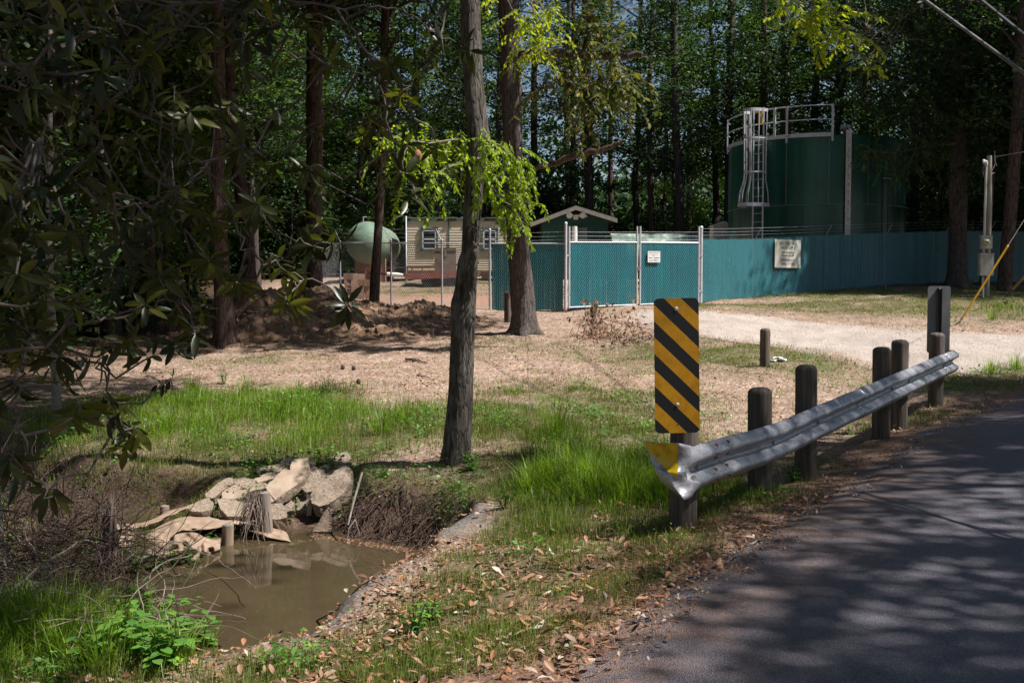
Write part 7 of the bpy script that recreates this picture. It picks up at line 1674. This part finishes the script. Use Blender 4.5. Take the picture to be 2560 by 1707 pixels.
# ================================================================== DRAPED CLOTH
mK = simple('geotextile', (.36, .26, .185), (.22, .15, .1), 5, .9, stretch=(1, 1, 1), bstr=.25, detail=8)
nt = mK.node_tree
R1 = lambda x, y: (220 + x / 3.92, 1100 + y / 3.92)
def cloth(top, bot, lab, dt=0., db=-.12, bulge=.06, folds=.012, seed=1, face=0):
    def rs(P, n):
        P = np.array(P, float); t = np.linspace(0, 1, len(P)); u_ = np.linspace(0, 1, n); out_ = []
        V = [Vector((p[0], p[1], 0)) for p in P]
        return [cr_interp(V, q * (len(P) - 1)) for q in u_]
    A_p, B_p = rs(top, 70), rs(bot, 70); rows = []
    for j, s in enumerate(np.linspace(0, 1, 18)):
        row = []
        for a, b in zip(A_p, B_p):
            q = a.lerp(b, s); px, py = R1(q.x, q.y); Ya = 9.62 + (1337 - R1(0, a.y)[1]) * .0052 + dt; Yb_ = 9.62 + (1337 - R1(0, b.y)[1]) * .0052 + db
            if face: Yb_ = F * (EYE - ZW) / (R1(0, b.y)[1] - 720) - .01; Ya = Yb_ + face
            Yq = Ya + (Yb_ - Ya) * s - bulge * math.sin(math.pi * s) + folds * float(vnoise(q.x * .02 + seed, s * 5 + q.x * .004, seed=seed)) * 2; Yq = min(Yq, F * (EYE - ZW - .01) / (py - 720)); row.append(W(px, py, Yq))
        rows.append(row)
    mb = MB(); grid(mb, rows, (0, .012, -.004)); return tag(mb.build('geotextile_cloth', mK), lab, 'cloth', 'tan geotextile draped over the dam')
cloth([(250, 828), (330, 815), (500, 812), (640, 770), (800, 690), (930, 655), (1060, 612)], [(320, 900), (400, 890), (520, 855), (640, 820), (750, 765), (880, 715), (1045, 640)], 'upper strip of tan cloth with a frayed edge, rising to the slabs', .1, .06, .03, .01, 2)
cloth([(440, 1005), (560, 925), (700, 840), (850, 772), (1000, 745), (1250, 752), (1480, 765), (1700, 790), (1850, 800), (2000, 985)], [(465, 1025), (600, 1052), (760, 985), (900, 890), (1050, 885), (1250, 862), (1450, 822), (1600, 900), (1800, 960), (1985, 1000)], 'main wide tan cloth sagging over the dam crest down to the pond', .03, -.2, .06, .02, 3)
cloth([(590, 1065), (700, 1010), (800, 950), (900, 912), (1050, 905), (1170, 960), (1300, 960)], [(520, 1165), (640, 1200), (760, 1190), (900, 1185), (1060, 1180), (1170, 1150), (1290, 1100)], 'lower cloth bulging like sacks behind the wire netting', -.08, -.16, .08, .035, 4, face=.16)
cloth([(330, 905), (400, 895), (445, 905), (450, 960)], [(290, 1060), (350, 1060), (420, 1050), (455, 1010)], 'crumpled light cloth end by the ragged post', -.02, -.1, .05, .03, 5, face=.12)
mb = MB()  # netting
for x in (590, 680, 770, 830, 905, 980, 1055): mb.tube([W(*R1(x, 960 + (x - 590) * -.08), 9.42), W(*R1(x + 5, 1080), 9.36), W(*R1(x + 3, 1190), 9.36)], .003, 4)
for y in (1000, 1060, 1120, 1190): mb.tube([W(*R1(x, y + 10 * math.sin(x * .01)), 9.38) for x in range(560, 1200, 60)], .003, 4)
tag(mb.build('wire_netting', M['rust']), 'rusty wire netting holding the lower cloth', 'netting')
# timber piles
def pile(cx0, top, bot, dia, Y, lab, mt='pile_wood', zbase=-1.0, lean=(0, 0), tm='end_grain'):
    r = dia / 3.92 / F * Y / 2; a = W(*R1(cx0, top), Y); b = W(*R1(cx0 + lean[0], bot), Y); e = empty('timber_pile', tuple(b)); tag(e, lab, 'timber pile', 'timber piles of the dam'); mb = MB(); d = (a - b)
    P = [b - d.normalized() * .5, b, b + d * .5, a]; mb.tube(P, [r * 1.02, r, r * .98, r * .96], 24, cap=False); world_to(mb.build('shaft', M[mt]), e); mb = MB(); mb.tube([a, a + d.normalized() * .004], [r * .96, r * .8], 24); world_to(mb.build('top', M[tm]), e); return e, a, b, r
pe, pa, pb, pr = pile(1722, 512, 880, 128, 9.5, 'tallest weathered grey pile, tied with a hank of frayed roots', 'post_wood_pale', lean=(28, 0))
pile(1372, 830, 1090, 118, 9.25, 'golden brown pile stub under the main cloth edge', lean=(-5, 0)); pile(358, 1165, 1325, 120, 8.9, 'short pile stub beneath the ragged post', lean=(0, 0)); pile(752, 645, 720, 90, 10.5, 'small cut pile far side of the dam by the upstream water')
mb = MB()
for i in range(90):
    s = pa + Vector((rng.uniform(-.14, .0), rng.uniform(-.07, .02), rng.uniform(-.03, .03))); P = [s]; d = Vector((rng.normal(-.1, .2), rng.normal(-.1, .1), -1)).normalized(); L = rng.uniform(.2, .5)
    for q in range(6): d = (d + Vector(rng.normal(0, .14, 3))).normalized(); P.append(P[-1] + d * L / 6)
    mb.tube(P, .0028, 3, cap=False)
tag(mb.build('root_hank', M['dry_twig']), 'frayed hank of rusty roots hanging from the tallest pile', 'roots')
# ragged rotten post at the left
rp_ = empty('rotten_post', tuple(W(*R1(200, 1280), 8.6))); tag(rp_, 'ragged rotten upright post split into fibres, left end of the dam', 'post'); mb = MB()
for i in range(26):
    x = rng.uniform(140, 262); t = rng.uniform(500, 760) if x > 170 else rng.uniform(650, 900); Yp = 8.6 + rng.uniform(-.05, .05); mb.tube([W(*R1(x * .8 + 30 + rng.normal(0, 5), 1330), Yp), W(*R1(x + rng.normal(0, 6), 950), Yp), W(*R1(x + rng.normal(0, 8), t), Yp)], [.022, .018, .004], 6)
world_to(mb.build('splintered_shaft', M['stump_wood']), rp_)

# ================================================================== BRUSH TANGLE, ROOTS, WEEDS
def tangle(name, n, region, Yr, Lr, r, lab, mt, seed, lift=(.0, .4), cat='brush', pull=0.0, kind='stuff'):
    rng = np.random.default_rng(seed); mb = MB()
    for i in range(n):
        px, py = rng.uniform(region[0], region[2]), rng.uniform(region[1], region[3]); Yq = rng.uniform(*Yr); s = W(px, py, Yq); zg_ = gz1(s.x, s.y)
        s.z = zg_ + rng.uniform(*lift); d = Vector((rng.normal(), rng.normal(), rng.normal() * .45 + pull)).normalized(); P = [s]; L = rng.uniform(*Lr)
        for q in range(9):
            d = (d + Vector(rng.normal(0, .2, 3)) + Vector((0, 0, pull * .15))).normalized(); nx = P[-1] + d * L / 9; P.append(nx)
        rad = r * rng.uniform(.5, 1.5); mb.tube(P, list(np.linspace(rad, rad * .4, 10)), 4, cap=False)
        if rng.random() < .6: q = P[4]; d2 = Vector(rng.normal(0, 1, 3)).normalized(); mb.tube([q, q + d2 * L * .12, q + (d2 + Vector((0, 0, .3))) * L * .22], [rad * .6, rad * .4, rad * .2], 3, cap=False)
    return tag(mb.build(name, M[mt]), lab, cat, kind=kind)
tangle('dead_brush_tangle', 420, (-60, 1300, 330, 1500), (6.6, 9.3), (.3, 1.0), .0042, 'tangle of dark dead twigs piled along the left end of the dam', 'bark_pine', 701, (-.05, .5))
tangle('dead_brush_tangle', 260, (-40, 1150, 300, 1420), (8.6, 10.2), (.3, .9), .004, 'dead twigs matted behind the ragged post by the upstream water', 'bark_pine', 702, (.0, .45))
tangle('dead_brush_tangle', 200, (-60, 1450, 420, 1600), (5.6, 7.2), (.25, .8), .003, 'thin dry vines trailing over the near left bank', 'dry_twig', 703, (.0, .28))
for i, (pl, r, lab) in enumerate([([(0, 1500, 6.0), (120, 1400, 6.6), (230, 1350, 7.0), (260, 1450, 6.9), (235, 1560, 6.4)], .009, 'pale bare branch rising at the left and bending sharply down'), ([(-20, 1660, 5.4), (150, 1560, 6.0), (320, 1480, 6.6), (400, 1410, 7.2), (480, 1385, 7.6)], .007, 'long pale branch sweeping from the bottom left corner up to the cloth'),
     ([(0, 1215, 8), (5, 1330, 7.4), (15, 1420, 6.9), (12, 1530, 6.2)], .011, 'curved grey vine hanging down the left edge'), ([(320, 1370, 8.2), (345, 1395, 8.1), (400, 1380, 8.3), (440, 1350, 8.6), (560, 1410, 8.2), (640, 1470, 7.4)], .006, 'thin branch arching over the pond from the dam'),
     ([(40, 1430, 7), (90, 1470, 6.8), (160, 1530, 6.3), (185, 1600, 6.0)], .008, 'brown branch lying in the left brush')]):
    P = [W(*q) for q in pl]; Q = []
    for a in range(len(P) - 1):
        for t in np.linspace(0, 1, 6)[:-1]: Q.append(cr_interp(P, a + t) + Vector(rng.normal(0, .006, 3)))
    Q.append(P[-1]); mb = MB(); mb.tube(Q, list(np.linspace(r, r * .45, len(Q))), 7); tag(mb.build('bare_branch', M['twig']), lab, 'branch', 'bare branches at the lower left')
# root mat on the cut bank right of the slabs
rng = np.random.default_rng(720); mb = MB()
for i in range(380):
    x = rng.uniform(-1.75, -.62); yb0 = np.interp(x, [-1.95, -1.59, -1.16, -.8, -.6], [9.85, 9.65, 9.4, 9.15, 8.9]); y = yb0 + rng.uniform(-.02, .4); s = Vector((x, y, gz1(x, y) + .02)); d = Vector((rng.normal(-.3, .6), -.5, rng.normal(-.5, .4))).normalized(); P = [s]; L = rng.uniform(.15, .55)
    for q in range(6): d = (d + Vector(rng.normal(0, .25, 3)) + Vector((0, -.05, -.12))).normalized(); nx = P[-1] + d * L / 6; nx.z = max(nx.z, gz1(nx.x, nx.y) + .008); P.append(nx)
    mb.tube(P, .003 * rng.uniform(.5, 1.6), 3, cap=False)
tag(mb.build('exposed_roots', simple('root_bark', (.16, .1, .075), (.05, .03, .022), 9, .95)), 'mat of fine exposed roots on the cut bank right of the slabs', 'roots', kind='stuff')
mb = MB(); mb.tube([W(905, 1182, 9.9), W(885, 1250, 9.55), W(870, 1312, 9.35)], [.012, .011, .008], 8); tag(mb.build('stick', M['twig']), 'slim pale stick leaning on the root-covered bank', 'stick')
mb = MB(); mb.tube([W(888, 1298, 9.4), W(872, 1320, 9.35), W(868, 1352, 9.3)], [.007, .006, .004], 6); mb.tube([W(888, 1298, 9.4), W(900, 1340, 9.3)], [.005, .003], 5); tag(mb.build('stick', M['twig']), 'forked pale root dipping into the pond', 'stick')
# floating scum and leaves at the far waterline
rng = np.random.default_rng(730); n = 500; px = rng.uniform(780, 1030, n); t_ = (px - 780) / 250; py = 1337 + t_ * 40 + np.abs(rng.normal(0, 6, n)); Pp = np.array([tuple(W(a, b, F * (EYE - ZW) / (b - 720))) for a, b in zip(px, py)]); Pp[:, 2] = ZW + .004
a = rng.uniform(0, 6.28, n); Dd = np.stack([np.cos(a), np.sin(a), 0 * a], -1); Nn = np.tile([0, 0, 1.0], (n, 1)); L = rng.uniform(.015, .06, n); tag(leafobj('floating_debris', leaf4(Pp, Dd, Nn, L, L * .3), rng.uniform(.1, .9, n), LM['litter']), 'rusty leaves and straw floating along the far waterline', 'debris', kind='stuff')
# broadleaf weeds, bottom left, and other small plants
def weed(px, py, h, lab, leafL=.085, nst=3, lm='weed', seed=0, asp=.62, pairs=5, grp='broad-leaved weeds'):
    rng = np.random.default_rng(seed); g = gground(px, py); e = empty('weed_plant', tuple(g)); tag(e, lab, 'weed', grp); mb = MB(); Pp = []; Dd = []; Ls = []; Nn = []
    for s_ in range(nst):
        a = rng.uniform(0, 6.28); P = [g + Vector((0, 0, -.02))]; d = Vector((math.cos(a) * .3, math.sin(a) * .3, 1)).normalized(); hh = h * rng.uniform(.65, 1.05)
        for q in range(pairs): 
            d = (d + Vector(rng.normal(0, .07, 3))).normalized(); P.append(P[-1] + d * hh / pairs)
            for s2 in (0, 1):
                an = q * 1.57 + s2 * math.pi + a; dd = Vector((math.cos(an), math.sin(an), rng.uniform(.0, .45))).normalized(); Pp.append(tuple(P[-1] + dd * .015)); Dd.append(tuple(dd)); Ls.append(leafL * (.55 + .6 * math.sin(math.pi * (q + 1) / (pairs + 1))) * rng.uniform(.85, 1.15)); Nn.append((-dd.x * .3, -dd.y * .3, 1))
        mb.tube(P, list(np.linspace(.005, .002, len(P))), 5)
    world_to(mb.build('stems', LM['weed']), e); Pp, Dd, Ls, Nn = map(np.array, (Pp, Dd, Ls, Nn)); Nn = unit(Nn - Dd * (Nn * Dd).sum(1, keepdims=True))
    world_to(leafobj('leaves', leaf_big(Pp, Dd, Nn, Ls, Ls * asp, rng.uniform(.1, .35, len(Pp))[:, None], .1), rng.normal(.6, .15, len(Pp)), LM[lm], None, True), e)
WD = [(345, 1660, 'foremost broad-leaved weed at the bottom left'), (420, 1670, 'broad-leaved weed nearest the pond end, bottom left'), (380, 1600, 'broad-leaved weed with pale top leaves, middle of the patch'), (450, 1590, 'broad-leaved weed closest to the pond water'), (300, 1630, 'broad-leaved weed left of the foremost one'), (220, 1670, 'small broad-leaved weed towards the bottom left corner'), (500, 1640, 'small broad-leaved weed at the right of the patch'), (330, 1570, 'broad-leaved weed at the back of the patch'), (400, 1690, 'broad-leaved weed cut by the bottom of the picture')]
for i, (px, py, lab) in enumerate(WD): weed(px, py, .34 - .03 * (i % 3), lab, .09 - .008 * (i % 3), 4, seed=800 + i)
for i, (px, py, h, L, lab) in enumerate([(1040, 1590, .2, .035, 'small dark green bushy weed at the foot of the near verge'), (1075, 1560, .18, .035, 'small green weed beside the dark bushy one on the verge'), (1120, 1160, .2, .05, 'leafy weed at the foot of the nearest trunk, left side'), (1180, 1175, .22, .05, 'leafy weed at the foot of the nearest trunk, right side'), (1985, 1205, .2, .045, 'ferny green weed at the foot of the third guardrail post'),
    (1870, 1255, .1, .03, 'tiny weed by the forked stick'), (1430, 1130, .25, .05, 'leafy weed in the tall grass behind'), (560, 960, .3, .05, 'leafy weed standing in the left meadow'), (480, 1460, .3, .05, 'dark leafy bush at the pond edge below the dam'), (400, 1470, .32, .05, 'dark leafy bush left of the pond-edge one'), (440, 1430, .3, .05, 'dark leafy bush nearest the dam foot'), (340, 1450, .3, .05, 'dark leafy bush furthest left below the dam'), (1260, 1270, .18, .04, 'weed on top of the cut bank'), (960, 1190, .14, .04, 'weed sprouting beside the pale stick')]):
    weed(px, py, h, lab, L, 7, 'weed' if i < 8 else 'mid', 830 + i, .42, 7, 'small leafy weeds')
